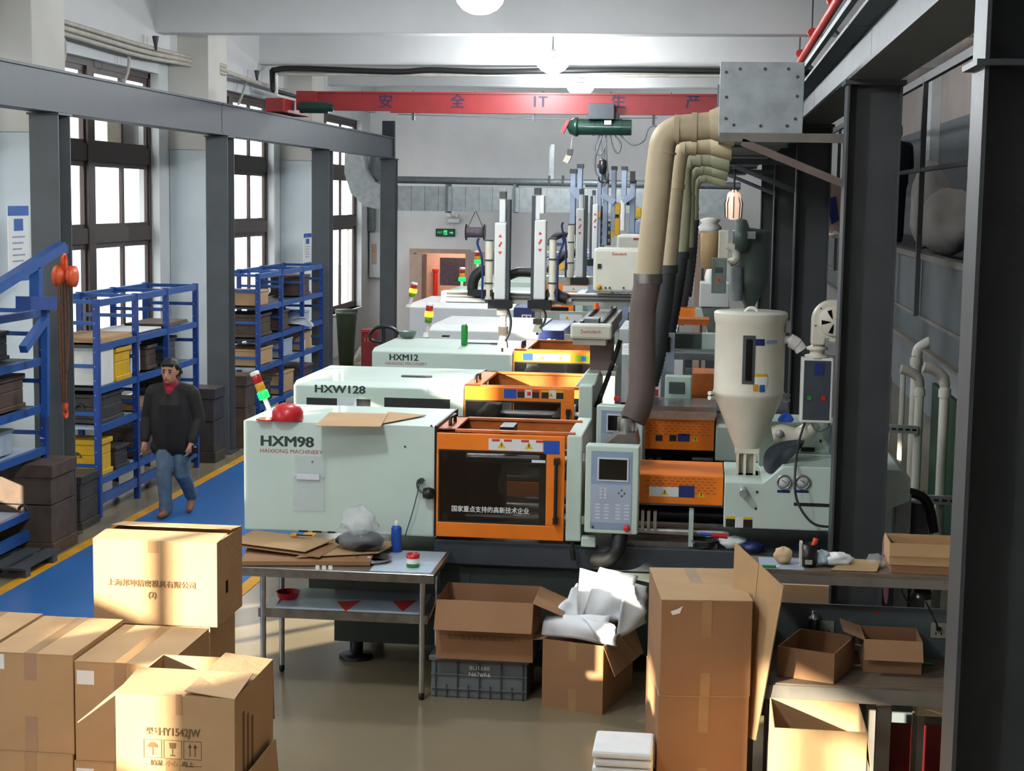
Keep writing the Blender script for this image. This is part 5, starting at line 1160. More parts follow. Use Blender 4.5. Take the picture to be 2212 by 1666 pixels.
# doorway
x0, x1, z1 = DX0, DX1, DZ
dr = struct(MB().box(x0-.1, x0, YB-.06, YB+.3, 0, z1+.1).box(x1, x1+.1, YB-.06, YB+.3, 0, z1+.1).box(x0, x1, YB-.06, YB+.3, z1, z1+.1).obj('door_1', 'door_pinkish'))
MB().box(x0+.02, x0+.3, YB-.7, YB-.05, .02, z1-.02).obj('door_leaf', 'door_pinkish', dr); MB().box(x1+.15, x1+.65, YB-.05, YB, 0, z1+.05).obj('side_panel', 'door_pinkish', dr)
MB().box(x0+.5, x1-.1, YB+.6, YB+.65, 1.35, 2.0).obj('door_curtain', 'wire_mauve', dr)
rm = struct(MB().box(-8.4, -3.5, YB+2.2, YB+2.4, 0, 3).obj('wall_corridor', 'opening_pink')); struct(MB().box(-8.4, -3.5, YB+.3, YB+2.2, 2.6, 2.7).obj('ceiling_corridor', 'wall_white')); struct(MB().box(-8.4, -8.2, YB+.3, YB+2.2, 0, 2.7).box(-3.7, -3.5, YB+.3, YB+2.2, 0, 2.7).obj('wall_corridor_side', 'opening_pink')); struct(MB().box(-8.4, -3.5, YB+.3, YB+2.4, -.1, 0).obj('floor_corridor', 'wall_grey'))
q = at(941, 640, Y=YB+2.15); o = thing('red_standpipe', 'red vertical pipe seen through the open doorway', 'pipe', (q.x, YB+2.1, 0)); MB().cyl((q.x, YB+2.1, 0), (q.x, YB+2.1, 1.62), .06, 12).obj('pipe', 'pipe_red', o); MB().cyl((q.x, YB+2.1, 1.6), (q.x, YB+2.1, 1.66), .08, 12).obj('cap', 'pipe_red', o)
l = bpy.data.lights.new('corridor_fill', 'AREA'); l.size = 1.5; l.energy = 45; l.color = (1, .78, .66); lo = bpy.data.objects.new('corridor_fill', l); col.objects.link(lo); lo.location = (-6, YB+1.2, 2.55)  # unseen fill light added to brighten the corridor
# electric cabinets in the far left corner
x0, z1 = xy(798, 503, YB-.25); x1, z0 = xy(826, 600, YB-.25)
t = thing('electric_cabinet', 'grey electric cabinet with warning sign in the far left corner', 'cabinet', ((x0+x1)/2, YB-.1, z0)); MB().box(x0, x1, YB-.25, YB, z0, z1).obj('cabinet_body', 'wall_white', t, bevel=.01)
MB().box(x0+.02, x1-.02, YB-.256, YB-.25, z0+.03, z1-.03).obj('cabinet_door', 'wall_white', t); xm = (x0+x1)/2-.04; MB().box(xm-.06, xm+.06, YB-.26, YB-.256, z0+.3, z1-.25).obj('warning_sign', 'door_pinkish', t); tri(t, xm, (z0+z1)/2+.08, YB-.26, .05, 'amber')
x0, z1 = xy(790, 440, YB-.3); x1, z0 = xy(806, 500, YB-.3); x0 = XL+.02; t = thing('junction_cabinet', 'narrow grey junction box below the duct elbow', 'cabinet', ((x0+x1)/2, YB-.2, z0)); MB().box(max(x0, XL+.02), x1, YB-.3, YB, z0, z1).obj('cabinet_body', 'hopper_green', t, bevel=.01); MB().box(max(x0, XL)+.06, x1-.03, YB-.306, YB-.3, z0+.05, z1-.05).obj('cabinet_door', 'hopper_green', t)
# tall green bin, red box, pallet truck handle
q = at(748, 790, Z=0); t = thing('waste_bin', 'tall dark green plastic bin beside the far rack', 'bin', tuple(q)); zt_ = at(748, 672, Y=q.y).z; r_ = .17
MB().lathe([(r_*.8, .02), (r_*.85, .0), (r_*1.25, zt_), (r_*1.32, zt_), (r_*1.32, zt_-.05), (r_*1.2, zt_-.06)], q, 20).obj('bin_body', 'bin_green', t); MB().lathe([(r_*1.34, zt_), (r_*1.34, zt_+.03), (0, zt_+.05)], q, 20).obj('lid', 'base_green', t)
q = at(800, 790, Y=30.5); t = thing('extinguisher_box', 'red fire extinguisher box beside the far column', 'fire box', (q.x, 30.5, 0)); x0, x1, z0, z1 = PBx(780, 712, 814, 800, 30.5); MB().box(x0, x1, 30.5, 30.8, 0, z1).obj('box_body', 'hosebox_red', t, bevel=.01); MB().box(x0, x1, 30.47, 30.5, z1-.05, z1).obj('lid_edge', 'red_plastic', t); text('box_lettering', '119', .12, ((x0+x1)/2-.02, 30.495, z1-.2), 'amber', t)
q = at(830, 740, Y=18.5); t = thing('pallet_truck', 'black pallet truck handle behind the third machine', 'pallet truck', (q.x, 18.5, 0))
P_ = lambda a, b: at(a, b, Y=18.5)
MB().tube(bez([P_(825, 740), P_(803, 735), P_(800, 722), P_(812, 709), P_(828, 706), P_(845, 708), P_(858, 718), P_(855, 730)]), .02, 8).obj('handle_loop', 'black_plastic', t); MB().tube([P_(829, 707), P_(829, 745), (q.x, 18.5, .3)], .025, 8).obj('handle_bar', 'black_plastic', t); MB().box(q.x-.2, q.x+.2, 18.4, 18.7, .05, .35).obj('pump_body', 'hosebox_red', t); 
for s_ in (-.18, .1): MB().box(q.x+s_, q.x+s_+.14, 18.7, 19.8, .03, .09).obj('fork', 'hosebox_red', t)
BAGY = at(775, 787, Z=0).y
cloth('plastic_bag', 'white plastic bag lying left of the third machine', [at(752, 786, Y=BAGY), at(765, 768, Y=BAGY), at(783, 742, Y=BAGY), at(796, 750, Y=BAGY), at(790, 770, Y=BAGY), at(775, 785, Y=BAGY)], .05, 'bag_white', 'bag', 12, .05)
# small things on the machine hoods
q = at(1003, 746, Z=1.865); t = thing('spray_can', 'bright green spray can standing on the third machine', 'can', tuple(q)); MB().lathe([(.03, 0), (.035, .005), (.035, .2), (.025, .215)], q, 18).obj('can_body', 'green_plastic', t); MB().lathe([(.024, .215), (.024, .225), (.012, .235), (0, .235)], q, 14).obj('can_nozzle', 'white_plastic', t)
q = at(880, 730, Z=1.865); t = thing('metal_bowl', 'small metal bowl at the left end of the third machine', 'bowl', tuple(q)); MB().lathe([(.05, 0), (.08, .01), (.1, .07), (.105, .075), (.095, .07), (.07, .015), (0, .012)], q, 22).obj('bowl', 'hopper_green', t)
q = at(1040, 743, Z=1.865); t = thing('wrench', 'blue-grey wrench lying beside the green can', 'tool', tuple(q)); MB().box(q.x-.16, q.x+.12, q.y-.012, q.y+.012, q.z, q.z+.012).obj('handle', 'steel_blue', t); MB().box(q.x+.1, q.x+.17, q.y-.025, q.y+.025, q.z, q.z+.014).obj('jaw', 'steel_blue', t)
# ------------------------------------------------------------------ cartons
def carton(lab, x0, x1, y0, y1, z0, z1, rz=0, flaps=None, tape=True, m='cardboard', fl=None, group='brown cardboard cartons', inside=True, lwm=9):
    """folded board carton: wall shell, four hinged flaps (angle 0 = shut, 90 = upright, 180+ = folded out), tape strips.
       x0..y1 are the unrotated footprint; it turns by rz about its front left corner"""
    w_, d_, h = x1-x0, y1-y0, z1-z0; th = .006
    t = thing('carton', lab, 'carton', (x0, y0, z0), rz, group, absolute=False)
    MB().box(0, w_, 0, th, 0, h).box(0, w_, d_-th, d_, 0, h).box(0, th, th, d_-th, 0, h).box(w_-th, w_, th, d_-th, 0, h).box(th, w_-th, th, d_-th, 0, th).obj('carton_body', m, t)
    fl = fl or d_/2
    F = flaps if flaps is not None else {'front': 0, 'back': 0, 'left': 2, 'right': 2}
    for s_, a in F.items():
        ln = min(fl, d_/2*1.0); lw = min(ln, w_/2, lwm)
        ca, sa = math.cos(R(a)), math.sin(R(a)); zz = h+(.0005 if s_ in ('left', 'right') else .004)
        if a > 2 : zz = h
        if s_ == 'front': p = [(0, 0, zz), (w_, 0, zz), (w_, ca*ln, zz+sa*ln), (0, ca*ln, zz+sa*ln)]
        elif s_ == 'back': p = [(w_, d_, zz), (0, d_, zz), (0, d_-ca*ln, zz+sa*ln), (w_, d_-ca*ln, zz+sa*ln)]
        elif s_ == 'left': p = [(0, d_, zz), (0, 0, zz), (ca*lw, .01, zz+sa*lw), (ca*lw, d_-.01, zz+sa*lw)]
        else: p = [(w_, 0, zz), (w_, d_, zz), (w_-ca*lw, d_-.01, zz+sa*lw), (w_-ca*lw, .01, zz+sa*lw)]
        if a <= 2 and s_ in ('left', 'right'): continue
        MB().sheet(p, .004).obj('flap', m, t)
    if tape:
        tw = .028
        if F.get('front', 90) < 5: MB().box(w_/2-tw, w_/2+tw, d_/2-.0, d_/2+.0, 0, 0) ; MB().box(w_/2-.0, w_/2+.0, 0, 0, 0, 0)
        if F.get('front', 90) < 5 and F.get('back', 90) < 5:
            MB().box(0, w_, d_/2-tw, d_/2+tw, h+.0085, h+.0095).obj('tape_strip', 'tape', t) if False else None
        MB().box(w_/2-tw, w_/2+tw, -.0012, 0, h-.13, h).obj('tape_strip', 'tape', t); MB().box(w_/2-tw, w_/2+tw, -.0012, 0, 0, .15).obj('tape_strip', 'tape', t)
    return t
def seam_tape(t, w_, d_, h, tw=.03):
    """tape along the top seam (front to back) and the gap between the two top flaps"""
    MB().box(w_/2-tw, w_/2+tw, 0, d_, h+.009, h+.0105).obj('tape_strip', 'tape', t)
def shipping(lab, px0, px1, Y, dep, z0, z1, rz=0, m='cardboard', label=None):
    """closed carton whose flaps meet along a front-to-back seam"""
    x0, x1 = at(px0, 1410, Y=Y).x, at(px1, 1410, Y=Y).x; w_, h = x1-x0, z1-z0
    t = thing('carton', lab, 'carton', (x0, Y, z0), rz, 'brown cardboard cartons', absolute=False)
    MB().box(0, w_, 0, dep, 0, h).obj('carton_body', m, t, bevel=.004)
    MB().box(0, w_/2-.002, 0, dep, h, h+.006).obj('flap', m, t); MB().box(w_/2+.002, w_, 0, dep, h, h+.006).obj('flap', m, t)
    MB().box(w_/2-.03, w_/2+.03, -.001, dep, h+.006, h+.007).obj('tape_strip', 'tape', t)
    MB().box(w_/2-.03, w_/2+.03, -.0015, 0, h-.13, h+.007).obj('tape_strip', 'tape', t); MB().box(w_/2-.03, w_/2+.03, -.0015, 0, 0, .18).obj('tape_strip', 'tape', t)
    if label: MB().box(label[0], label[1], -.0015, 0, h-label[3], h-label[2]).obj('paper_label', 'paper_white', t)
    return t
BYf = 7.4
pal = thing('wooden_pallet', 'wooden pallet under the cartons at lower left', 'pallet', (-3.2, 7.4, 0))
for k in range(6): MB().box(-4.2+.02, -2.45, 7.38+.13*k, 7.46+.13*k, .12, .145).obj('deck_board', 'wood_worn', pal)
for k in range(3): MB().box(-4.15+.8*k, -4.05+.8*k, 7.38, 8.11, 0, .12).obj('bearer', 'wood_worn', pal)
shipping('closed carton with taped top at the lower left edge', -27, 157, BYf, .69, .65, 1.145, label=(.0, .085, .005, .08))
shipping('closed carton with white label, right of the taped one', 160, 358, BYf, .69, .62, 1.118, label=(.012, .1, .04, .11))
shipping('lower carton under the taped one at the bottom left corner', -30, 153, BYf-.005, .69, .15, .645)
shipping('lower carton with white label in the bottom left stack', 156, 354, BYf-.005, .69, .15, .615, label=(.012, .1, .03, .12))
shipping('carton cut by the left edge with only its top in view', -215, -30, BYf+.02, .69, .65, 1.15)
shipping('lower carton beyond the left edge under another', -215, -33, BYf+.02, .69, .15, .645)
# tall carton with the company name
A = carton('sunlit carton printed with a Chinese company name, top flaps ajar', -3.31, -2.61, 8.4, 8.88, 1.045, 1.51, flaps={'front': 4, 'back': 6, 'left': 2, 'right': 2}, tape=False, fl=.2)
MB().box(.0, .70, -.0015, 0, .0, .0)
text('carton_lettering', '上海邦坤精密模具有限公司', .042, (.33, -.002, .225), 'ink_brown', A, bold=.0008); text('carton_lettering', '(2)', .042, (.335, -.002, .165), 'ink_brown', A, bold=.0008)
MB().box(.31, .37, -.0012, 0, .4, .465).obj('tape_strip', 'tape', A); MB().box(.7, .7015, .16, .2, .15, .22).obj('hand_hole', 'screen', A)
carton('carton standing under the one with the company name', -3.2, -2.66, 8.43, 8.9, .5, 1.04, tape=True); carton('bottom carton of the stack behind the lower left pile', -3.2, -2.64, 8.43, 8.9, 0, .495)
# front open carton with printed marks
CY_ = 6.68
C_ = carton('open carton printed HY1542JW at the lower left front', -2.54, -2.0, CY_, CY_+.63, .61, 1.205, flaps={'front': 6, 'right': 6, 'left': 218, 'back': 264}, tape=False, fl=.3, lwm=.23)
x0 = lambda px: at(px, 1560, Y=CY_).x+2.54; z0 = lambda py: at(380, py, Y=CY_).z-.61
text('carton_lettering', '型号', .036, (x0(331), -.002, z0(1583)), 'ink_brown', C_); text('carton_lettering', 'HY1542JW', .05, (x0(387), -.002, z0(1583)), 'ink_brown', C_, sx=.82, bold=.0007)
for k in range(3):
    a, b = x0(310+k*43), x0(349+k*43); zt_, zb_ = z0(1600), z0(1640)
    MB().box(a, b, -.0015, 0, zt_-.002, zt_).box(a, b, -.0015, 0, zb_, zb_+.002).box(a, a+.002, -.0015, 0, zb_, zt_).box(b-.002, b, -.0015, 0, zb_, zt_).obj('symbol_frame', 'ink_brown', C_)
    MB().box(a, b, -.0015, 0, zb_-.03, zb_-.028).obj('caption_line', 'ink_brown', C_); c = (a+b)/2; zc = (zt_+zb_)/2
    if k == 0: MB().prism([(c+.024*math.cos(R(q)), zc+.006+.024*math.sin(R(q))) for q in range(0, 181, 20)], 'y', -.0015, 0).box(c-.002, c+.002, -.0015, 0, zc-.03, zc+.006).obj('umbrella_symbol', 'ink_brown', C_)
    elif k == 1: MB().prism([(c-.016, zc+.03), (c+.016, zc+.03), (c+.013, zc+.005), (c-.013, zc+.005)], 'y', -.0015, 0).box(c-.002, c+.002, -.0015, 0, zc-.025, zc+.005).box(c-.012, c+.012, -.0015, 0, zc-.03, zc-.025).obj('glass_symbol', 'ink_brown', C_)
    else:
        for s_ in (-.012, .012): MB().box(c+s_-.002, c+s_+.002, -.0015, 0, zc-.028, zc+.02).prism([(c+s_-.008, zc+.012), (c+s_+.008, zc+.012), (c+s_, zc+.03)], 'y', -.0015, 0).obj('arrow_symbol', 'ink_brown', C_)
text('carton_lettering', '怕湿  小心  向上', .028, (x0(371), -.002, z0(1651)), 'ink_brown', C_)
MB().box(x0(380), x0(394), -.0018, 0, z0(1545), z0(1500)).obj('tape_strip', 'tape', C_); MB().box(x0(357), x0(388), -.0018, 0, 0, z0(1640)).obj('tape_strip', 'tape', C_)
for k in range(3): MB().box(.54, .5415, .12+.07*k, .15+.07*k, .2, .5-.03*k).obj('side_print', 'ink_brown', C_)
carton('carton below the open one marked HY1542JW', -2.55, -1.99, CY_-.005, CY_+.63, 0, .605); 
cs = MB().sheet([(-1.97, 6.8, 1.14), (-1.97, 7.25, 1.14), (-1.90, 7.25, .3), (-1.90, 6.8, .3)], .006).obj('cardboard_sheet', 'cardboard'); tag(cs, 'folded cardboard sheet leaning right of the HY1542JW carton', 'cardboard')
cs.location.z -= .3
# ------------------------------------------------------------------ stainless work table
TZ = .885; tx0, tx1, ty0, ty1 = -3.09, -1.765, 10.5, 11.26
t = thing('steel_work_table', 'stainless steel work table in front of the HXM98 machine', 'table', (-2.4, 10.9, 0))
MB().box(tx0, tx1, ty0, ty1, TZ-.035, TZ).obj('table_top', 'steel', t, bevel=.006); MB().box(tx0, tx1, ty0-.002, ty0+.02, TZ-.06, TZ-.003).obj('front_rim', 'steel_worn', t)
sh = MB().box(tx0+.1, tx1-.05, ty0+.06, ty1-.06, .555, .585).obj('lower_shelf', 'steel', t, bevel=.004)
MB().box(tx0+.1, tx1-.05, ty0+.055, ty0+.07, .53, .59).obj('shelf_rim', 'steel_worn', t)
for x in (tx0+.13, tx1-.09):
    for y in (ty0+.07, ty1-.2 if x < -2.5 else ty1-.07):
        MB().cyl((x, y, .05), (x, y, TZ-.03), .02, 14).obj('leg', 'steel', t); MB().lathe([(.012, .05), (.02, .04), (.02, .01), (.014, 0)], (x, y, 0), 12).obj('foot', 'dark_metal', t)
for k in range(3): q = at(686+k*14, 1226, Y=ty0); MB().box(q.x-.014, q.x+.014, ty0-.004, ty0, q.z-.015, q.z+.012).obj('torn_tape', 'paper_white', t)
# printed film on the table and shelf
tp = MB().box(at(815, 1215, Z=TZ).x, tx1-.03, ty0+.05, ty1-.05, TZ, TZ+.002).obj('protective_film', 'panel_light'); tag(tp, 'bluish film sheet covering the right half of the table top', 'film'); tp.data.materials[0] = mat('film_blue', 'b9c8d6', .3, var=.04)
ts = thing('printed_film', 'white film with red triangle prints on the lower shelf', 'film', (-2.4, 10.9, .586)); MB().box(tx0+.2, tx1-.12, ty0+.1, ty1-.1, .585, .587).obj('film_sheet', 'film_blue', ts)
for px_ in (750, 872): q = at(px_, 1310, Z=.588); MB().prism([(q.x-.1, q.y+.12), (q.x+.06, q.y+.18), (q.x+.02, q.y-.14)], 'z', .5872, .588).obj('red_print', 'sticker_red', ts)
def flat(name, lab, pts, th, m='cardboard', cat='cardboard', sag=0):
    o = MB().sheet(pts, th).obj(name, m); tag(o, lab, cat); return o
Zt = lambda x, y, z: at(x, y, Z=z)
flat('cardboard_sheet', 'large flattened carton on top of the table stack', [Zt(498, 1172, TZ+.09), Zt(660, 1193, TZ+.075), Zt(720, 1168, TZ+.075), Zt(550, 1147, TZ+.09)][::1], .006)
flat('cardboard_sheet', 'second flattened carton, below the top sheet on the table', [Zt(505, 1180, TZ+.07), Zt(690, 1205, TZ+.05), Zt(735, 1180, TZ+.05), Zt(545, 1155, TZ+.07)], .006, 'cardboard_dark')
flat('cardboard_sheet', 'flattened carton under the plastic bag on the table', [Zt(640, 1205, TZ+.045), Zt(818, 1196, TZ+.045), Zt(862, 1172, TZ+.05), Zt(720, 1165, TZ+.045)], .006)
flat('cardboard_sheet', 'brown carton sheet at the bottom of the table stack', [Zt(520, 1222, TZ+.004), Zt(800, 1222, TZ+.004), Zt(815, 1185, TZ+.004), Zt(545, 1172, TZ+.004)], .03, 'cardboard_dark')
flat('cardboard_sheet', 'cardboard flap hanging off the left end of the table', [(tx0-.02, 10.6, TZ+.02), (tx0-.02, 10.95, TZ+.02), (tx0-.09, 10.95, TZ-.14), (tx0-.09, 10.6, TZ-.14)], .006, 'cardboard_dark')
q = Zt(633, 1158, TZ+.1); t = thing('box_cutter', 'small orange box cutter lying on the flattened cartons', 'cutter', tuple(q)); MB().box(q.x-.015, q.x+.03, q.y-.02, q.y+.02, q.z, q.z+.02).obj('handle', 'amber', t, bevel=.004); MB().box(q.x+.03, q.x+.14, q.y-.008, q.y+.008, q.z+.004, q.z+.012).obj('blade_sleeve', 'black_plastic', t)
# plastic bag of black parts
def blob(name, c, rx, ry, rz_, m, seed, n=18, k=14, amp=.12, top=1.0, par=None, pinch=0):
    random.seed(seed); prof = []; vs = []; ph = [random.uniform(0, 6.28) for _ in range(6)]
    for j in range(k+1):
        v = math.pi*j/k
        for i in range(n):
            u = 2*math.pi*i/n
            r = 1+amp*(math.sin(3*u+ph[0]+2*v)+.7*math.sin(5*u+ph[1]-3*v)+.5*math.sin(7*v+ph[2]+2*u))*math.sin(v)+random.uniform(-amp, amp)*.35
            pz = 1-pinch*max(0, math.cos(v))
            vs.append(Vector(c)+Vector((rx*r*math.sin(v)*math.cos(u)*pz, ry*r*math.sin(v)*math.sin(u)*pz, rz_*r*math.cos(v))))
    fs = [(j*n+i, j*n+(i+1) % n, (j+1)*n+(i+1) % n, (j+1)*n+i) for j in range(k) for i in range(n)]
    return MB().add(vs, fs, True).obj(name, m, par)
q = Zt(778, 1188, TZ+.055); t = thing('plastic_bag', 'clear plastic bag of black parts on the work table', 'bag', tuple(q))
blob('black_parts', q+Vector((0, .03, .06)), .17, .12, .075, 'dark_metal', 3, amp=.06, par=t)
o = blob('bag_film', q+Vector((0, .03, .085)), .19, .14, .1, 'clear_film', 5, amp=.1, par=t); o = blob('bag_neck', q+Vector((-.01, .03, .2)), .13, .1, .11, 'wrap_bag', 8, amp=.16, par=t, pinch=.45) if mat('wrap_bag', 'e6eaec', .18, var=.06, scale=14, alpha=.38, bump=.8, bscale=20) else None
q = Zt(856, 1192, TZ+.002); t = thing('spray_bottle', 'blue bottle with white cap on the work table', 'bottle', tuple(q)); MB().lathe([(.033, 0), (.037, .006), (.037, .17), (.03, .185), (.014, .19)], q, 20).obj('bottle_body', 'sticker_blue', t); MB().lathe([(.014, .19), (.014, .2), (.01, .225), (0, .228)], q, 14).obj('cap', 'white_plastic', t)
q = Zt(892, 1224, TZ+.003); t = thing('tape_roll_can', 'small red, white and green can near the table corner', 'can', tuple(q)); MB().lathe([(.04, 0), (.045, .004), (.045, .025)], q, 20).obj('green_band', 'green_plastic', t); MB().lathe([(.045, .025), (.045, .06)], q, 20).obj('white_band', 'paper_white', t); MB().lathe([(.045, .06), (.047, .09), (.04, .09), (.04, .06)], q, 20).obj('red_rim', 'red_plastic', t)
q = Zt(808, 1213, TZ+.003); t = thing('steel_tray', 'shallow steel tray under the carton sheet on the table', 'tray', tuple(q)); MB().lathe([(.09, 0), (.12, .03), (.125, .03), (.095, -.0)], q+Vector((0, 0, .001)), 20).obj('tray', 'steel', t); MB().cyl(q+Vector((-.03, -.02, .005)), q+Vector((-.03, -.02, .035)), .012, 8).obj('foil_piece', 'paper_white', t)
q = Zt(622, 1293, .587); t = thing('red_bowl', 'dark red plastic bowl on the lower shelf of the table', 'bowl', tuple(q)); MB().lathe([(.055, 0), (.07, .01), (.082, .05), (.087, .052), (.08, .05), (.066, .014), (0, .01)], q, 24).obj('bowl', 'red_plastic', t)
# cardboard and cap on the machine hood
flat('cardboard_sheet', 'cardboard piece on the HXM98 hood, overhanging its front', [at(680, 921, Z=1.79), at(822, 923, Z=1.79), at(838, 895, Z=1.79), at(712, 892, Z=1.79)], .005)
flat('cardboard_sheet', 'lighter cardboard wedge behind the other on the hood', [at(815, 918, Z=1.783), at(921, 898, Z=1.783), at(838, 891, Z=1.783)], .005)
q = at(612, 912, Z=1.785); q.y += .12; t = thing('baseball_cap', 'red cap lying on the corner of the HXM98 hood', 'cap', tuple(q))
MB().lathe([(.11, 0), (.115, .01), (.112, .06), (.09, .1), (.05, .118), (0, .122)], q, 24).obj('crown', 'red_plastic', t); MB().lathe([(0, .122), (.012, .124), (0, .13)], q, 8).obj('button', 'red_plastic', t)
MB().prism([(q.x-.1, q.y-.1), (q.x-.17, q.y-.1), (q.x-.22, q.y-.05), (q.x-.22, q.y+.03), (q.x-.16, q.y+.08), (q.x-.09, q.y+.07)], 'z', q.z-.002, q.z+.008).obj('brim', 'red_plastic', t)
# ear muff on the hood hook
q = at(926, 1066, Y=Y1-.06); t = thing('ear_muff', 'black ear muff with cord hanging from the hood hook', 'ear muff', tuple(q))
MB().lathe([(0, -.04), (.035, -.038), (.045, 0), (.035, .035), (0, .038)], q, 18, axis='x').obj('ear_cup', 'black_plastic', t); MB().tube(bez([q+Vector((-.04, 0, .0)), at(903, 1056, Y=Y1-.05), at(902, 1040, Y=Y1-.05), at(912, 1034, Y=Y1-.05), at(917, 1040, Y=Y1-.05)]), .007, 6).obj('head_band', 'steel_dark', t)
MB().tube(bez([at(908, 1038, Y=Y1-.05), at(893, 1100, Y=Y1-.05), at(875, 1158, Y=Y1-.04)]), .004, 6).obj('cord', 'base_green', t)
# ------------------------------------------------------------------ crate and cartons in the middle
KX0, KX1, KY0, KY1 = -1.815, -1.135, 10.65, 11.12
t = thing('plastic_crate', 'grey ribbed plastic crate on the floor under an open carton', 'crate', (-1.47, 10.9, 0))
MB().box(KX0+.01, KX1-.01, KY0+.01, KY1-.01, .0, .26).obj('crate_body', 'crate_grey', t, bevel=.008); MB().box(KX0-.005, KX1+.005, KY0-.005, KY1+.005, .255, .29).obj('crate_rim', 'crate_grey', t, bevel=.006)
for k in range(9): x = KX0+.04+k*.075; MB().box(x, x+.009, KY0-.004, KY0+.012, .0, .255 if k % 2 == 0 else .09).obj('rib', 'steel_dark', t)
for z in (.06, .16): MB().box(KX0+.01, KX1-.01, KY0-.003, KY0+.012, z, z+.01).obj('rib', 'crate_grey', t)
text('crate_lettering', 'BU1688', .04, (at(1036, 1440, Y=KY0).x, KY0-.005, .215), 'ink_white', t, sx=1.1); text('crate_lettering', 'N67#R6', .04, (at(1036, 1452, Y=KY0).x, KY0-.005, .17), 'ink_white', t, sx=1.1)
D_ = carton('open carton standing on the grey crate, front flap hanging down', -1.76, -1.1, 10.58, 11.08, .292, .70, flaps={'front': 240, 'right': 202, 'back': 264, 'left': 250}, tape=False, m='cardboard_dark', fl=.21)
text('carton_lettering', '上海邦坤精密模具有限公司', .042, (.33, -.002, .16), 'ink_brown', D_, rot=(R(90), R(180), 0))
E_ = carton('open carton stuffed with white foam sheets', -1.03, -.60, 10.55, 11.2, 0, .47, rz=R(-15), flaps={'right': 248, 'left': 190}, tape=True, m='cardboard_dark', fl=.25)
def foam(lab, pts, bulge, seed):
    """curled translucent packing sheet spanned over a grid"""
    random.seed(seed); A, B, C, D = [Vector(p) for p in pts]; n = 10; nr = (B-A).cross(D-A).normalized(); vs = []
    for j in range(n+1):
        for i in range(n+1):
            u, v = i/n, j/n; p = (A*(1-u)+B*u)*(1-v)+(D*(1-u)+C*u)*v
            vs.append(p+nr*(bulge*math.sin(math.pi*u)*math.sin(math.pi*v*.9+.3)+.02*math.sin(7*u+seed)*math.sin(5*v+seed*2)+.012*math.sin(15*u*v+seed)))
    o = MB().add(vs, [(j*(n+1)+i, j*(n+1)+i+1, (j+1)*(n+1)+i+1, (j+1)*(n+1)+i) for j in range(n) for i in range(n)], True).obj('foam_sheet', 'foam_white'); tag(o, lab, 'foam sheet', 'white foam packing sheets')
    s_ = o.modifiers.new('thickness', 'SOLIDIFY'); s_.thickness = .006; return o
P = lambda x, y, Y: at(x, y, Y=Y)
foam('tall white foam sheet curling up at the back of the foam carton', [P(1238, 1370, 11.0), P(1390, 1330, 10.95), P(1398, 1268, 11.1), P(1255, 1228, 11.15)], .06, 1)
foam('white foam sheet with a pointed corner at the top', [P(1255, 1340, 10.9), P(1345, 1340, 10.85), P(1378, 1245, 10.95), P(1297, 1226, 11.0)], .07, 2)
foam('upright white foam sheet on the right side of the foam carton', [P(1330, 1380, 10.75), P(1396, 1345, 10.95), P(1396, 1270, 10.95), P(1350, 1262, 10.8)], .05, 3)
foam('white foam sheet folded over the front rim of the carton', [P(1168, 1370, 10.62), P(1310, 1392, 10.52), P(1318, 1330, 10.6), P(1180, 1330, 10.68)], .07, 4)
foam('white foam strip hanging over the carton corner', [P(1300, 1390, 10.5), P(1332, 1396, 10.46), P(1328, 1350, 10.52), P(1255, 1335, 10.58)], .05, 5)
foam('left white foam sheet with upright torn edge', [P(1185, 1345, 10.75), P(1250, 1350, 10.7), P(1248, 1260, 10.9), P(1220, 1300, 10.85)], .04, 6)
# stack on the right
for k, (z0_, z1_, lab) in enumerate(((0, .18, 'low carton at the bottom of the right stack'), (.185, .715, 'lower carton of the right stack, warm light on its corner'), (.72, 1.25, 'upper carton of the right stack with clear tape on top'))):
    t = thing('carton', lab, 'carton', (-.207+.004*k, 8.62, z0_), R(7), 'brown cardboard cartons', absolute=False); h = z1_-z0_
    MB().box(0, .495, 0, .77, 0, h).obj('carton_body', 'cardboard_dark', t, bevel=.004); MB().box(0, .495, 0, .384, h, h+.005).obj('flap', 'cardboard', t); MB().box(0, .495, .388, .77, h, h+.005).obj('flap', 'cardboard', t)  # sides darker than the top flaps: shade put into the board colour
    if k:
        MB().box(.22, .275, -.0015, 0, h-.2, h+.005).obj('tape_strip', 'tape', t); MB().box(.22, .275, -.0015, 0, 0, .13).obj('tape_strip', 'tape', t)
    if k == 2: MB().box(.2, .27, .4, .77, h+.005, h+.0065).obj('tape_strip', 'clear_film', t); MB().prism([(.05, h-.06), (.09, h-.045), (.115, h-.03), (.1, h-.07), (.06, h-.08)], 'y', -.0015, 0).obj('torn_label', 'paper_white', t)
sh_ = thing('cardboard_sheet', 'big flattened carton leaning between the right stack and the bench', 'cardboard', (.35, 8.6, 0))
pA, pB, pC, pD = P(1587, 1172, 8.96), P(1692, 1268, 8.62), P(1632, 1600, 8.66), P(1570, 1580, 9.0)
MB().sheet([pA, (pA+pB)/2, (pD+pC)/2, pD], .007).obj('panel', 'cardboard', sh_); MB().sheet([(pA+pB)/2+Vector((.003, 0, 0)), pB, pC, (pD+pC)/2+Vector((.003, 0, 0))], .007).obj('panel', 'cardboard', sh_)
G_ = carton('open empty carton at the lower right in front of the bench', .392, .855, 8.0, 8.5, .26, .776, flaps={'right': 262}, tape=False, fl=.2)
carton('carton standing under the open empty one at lower right', .40, .85, 8.0, 8.5, 0, .255)
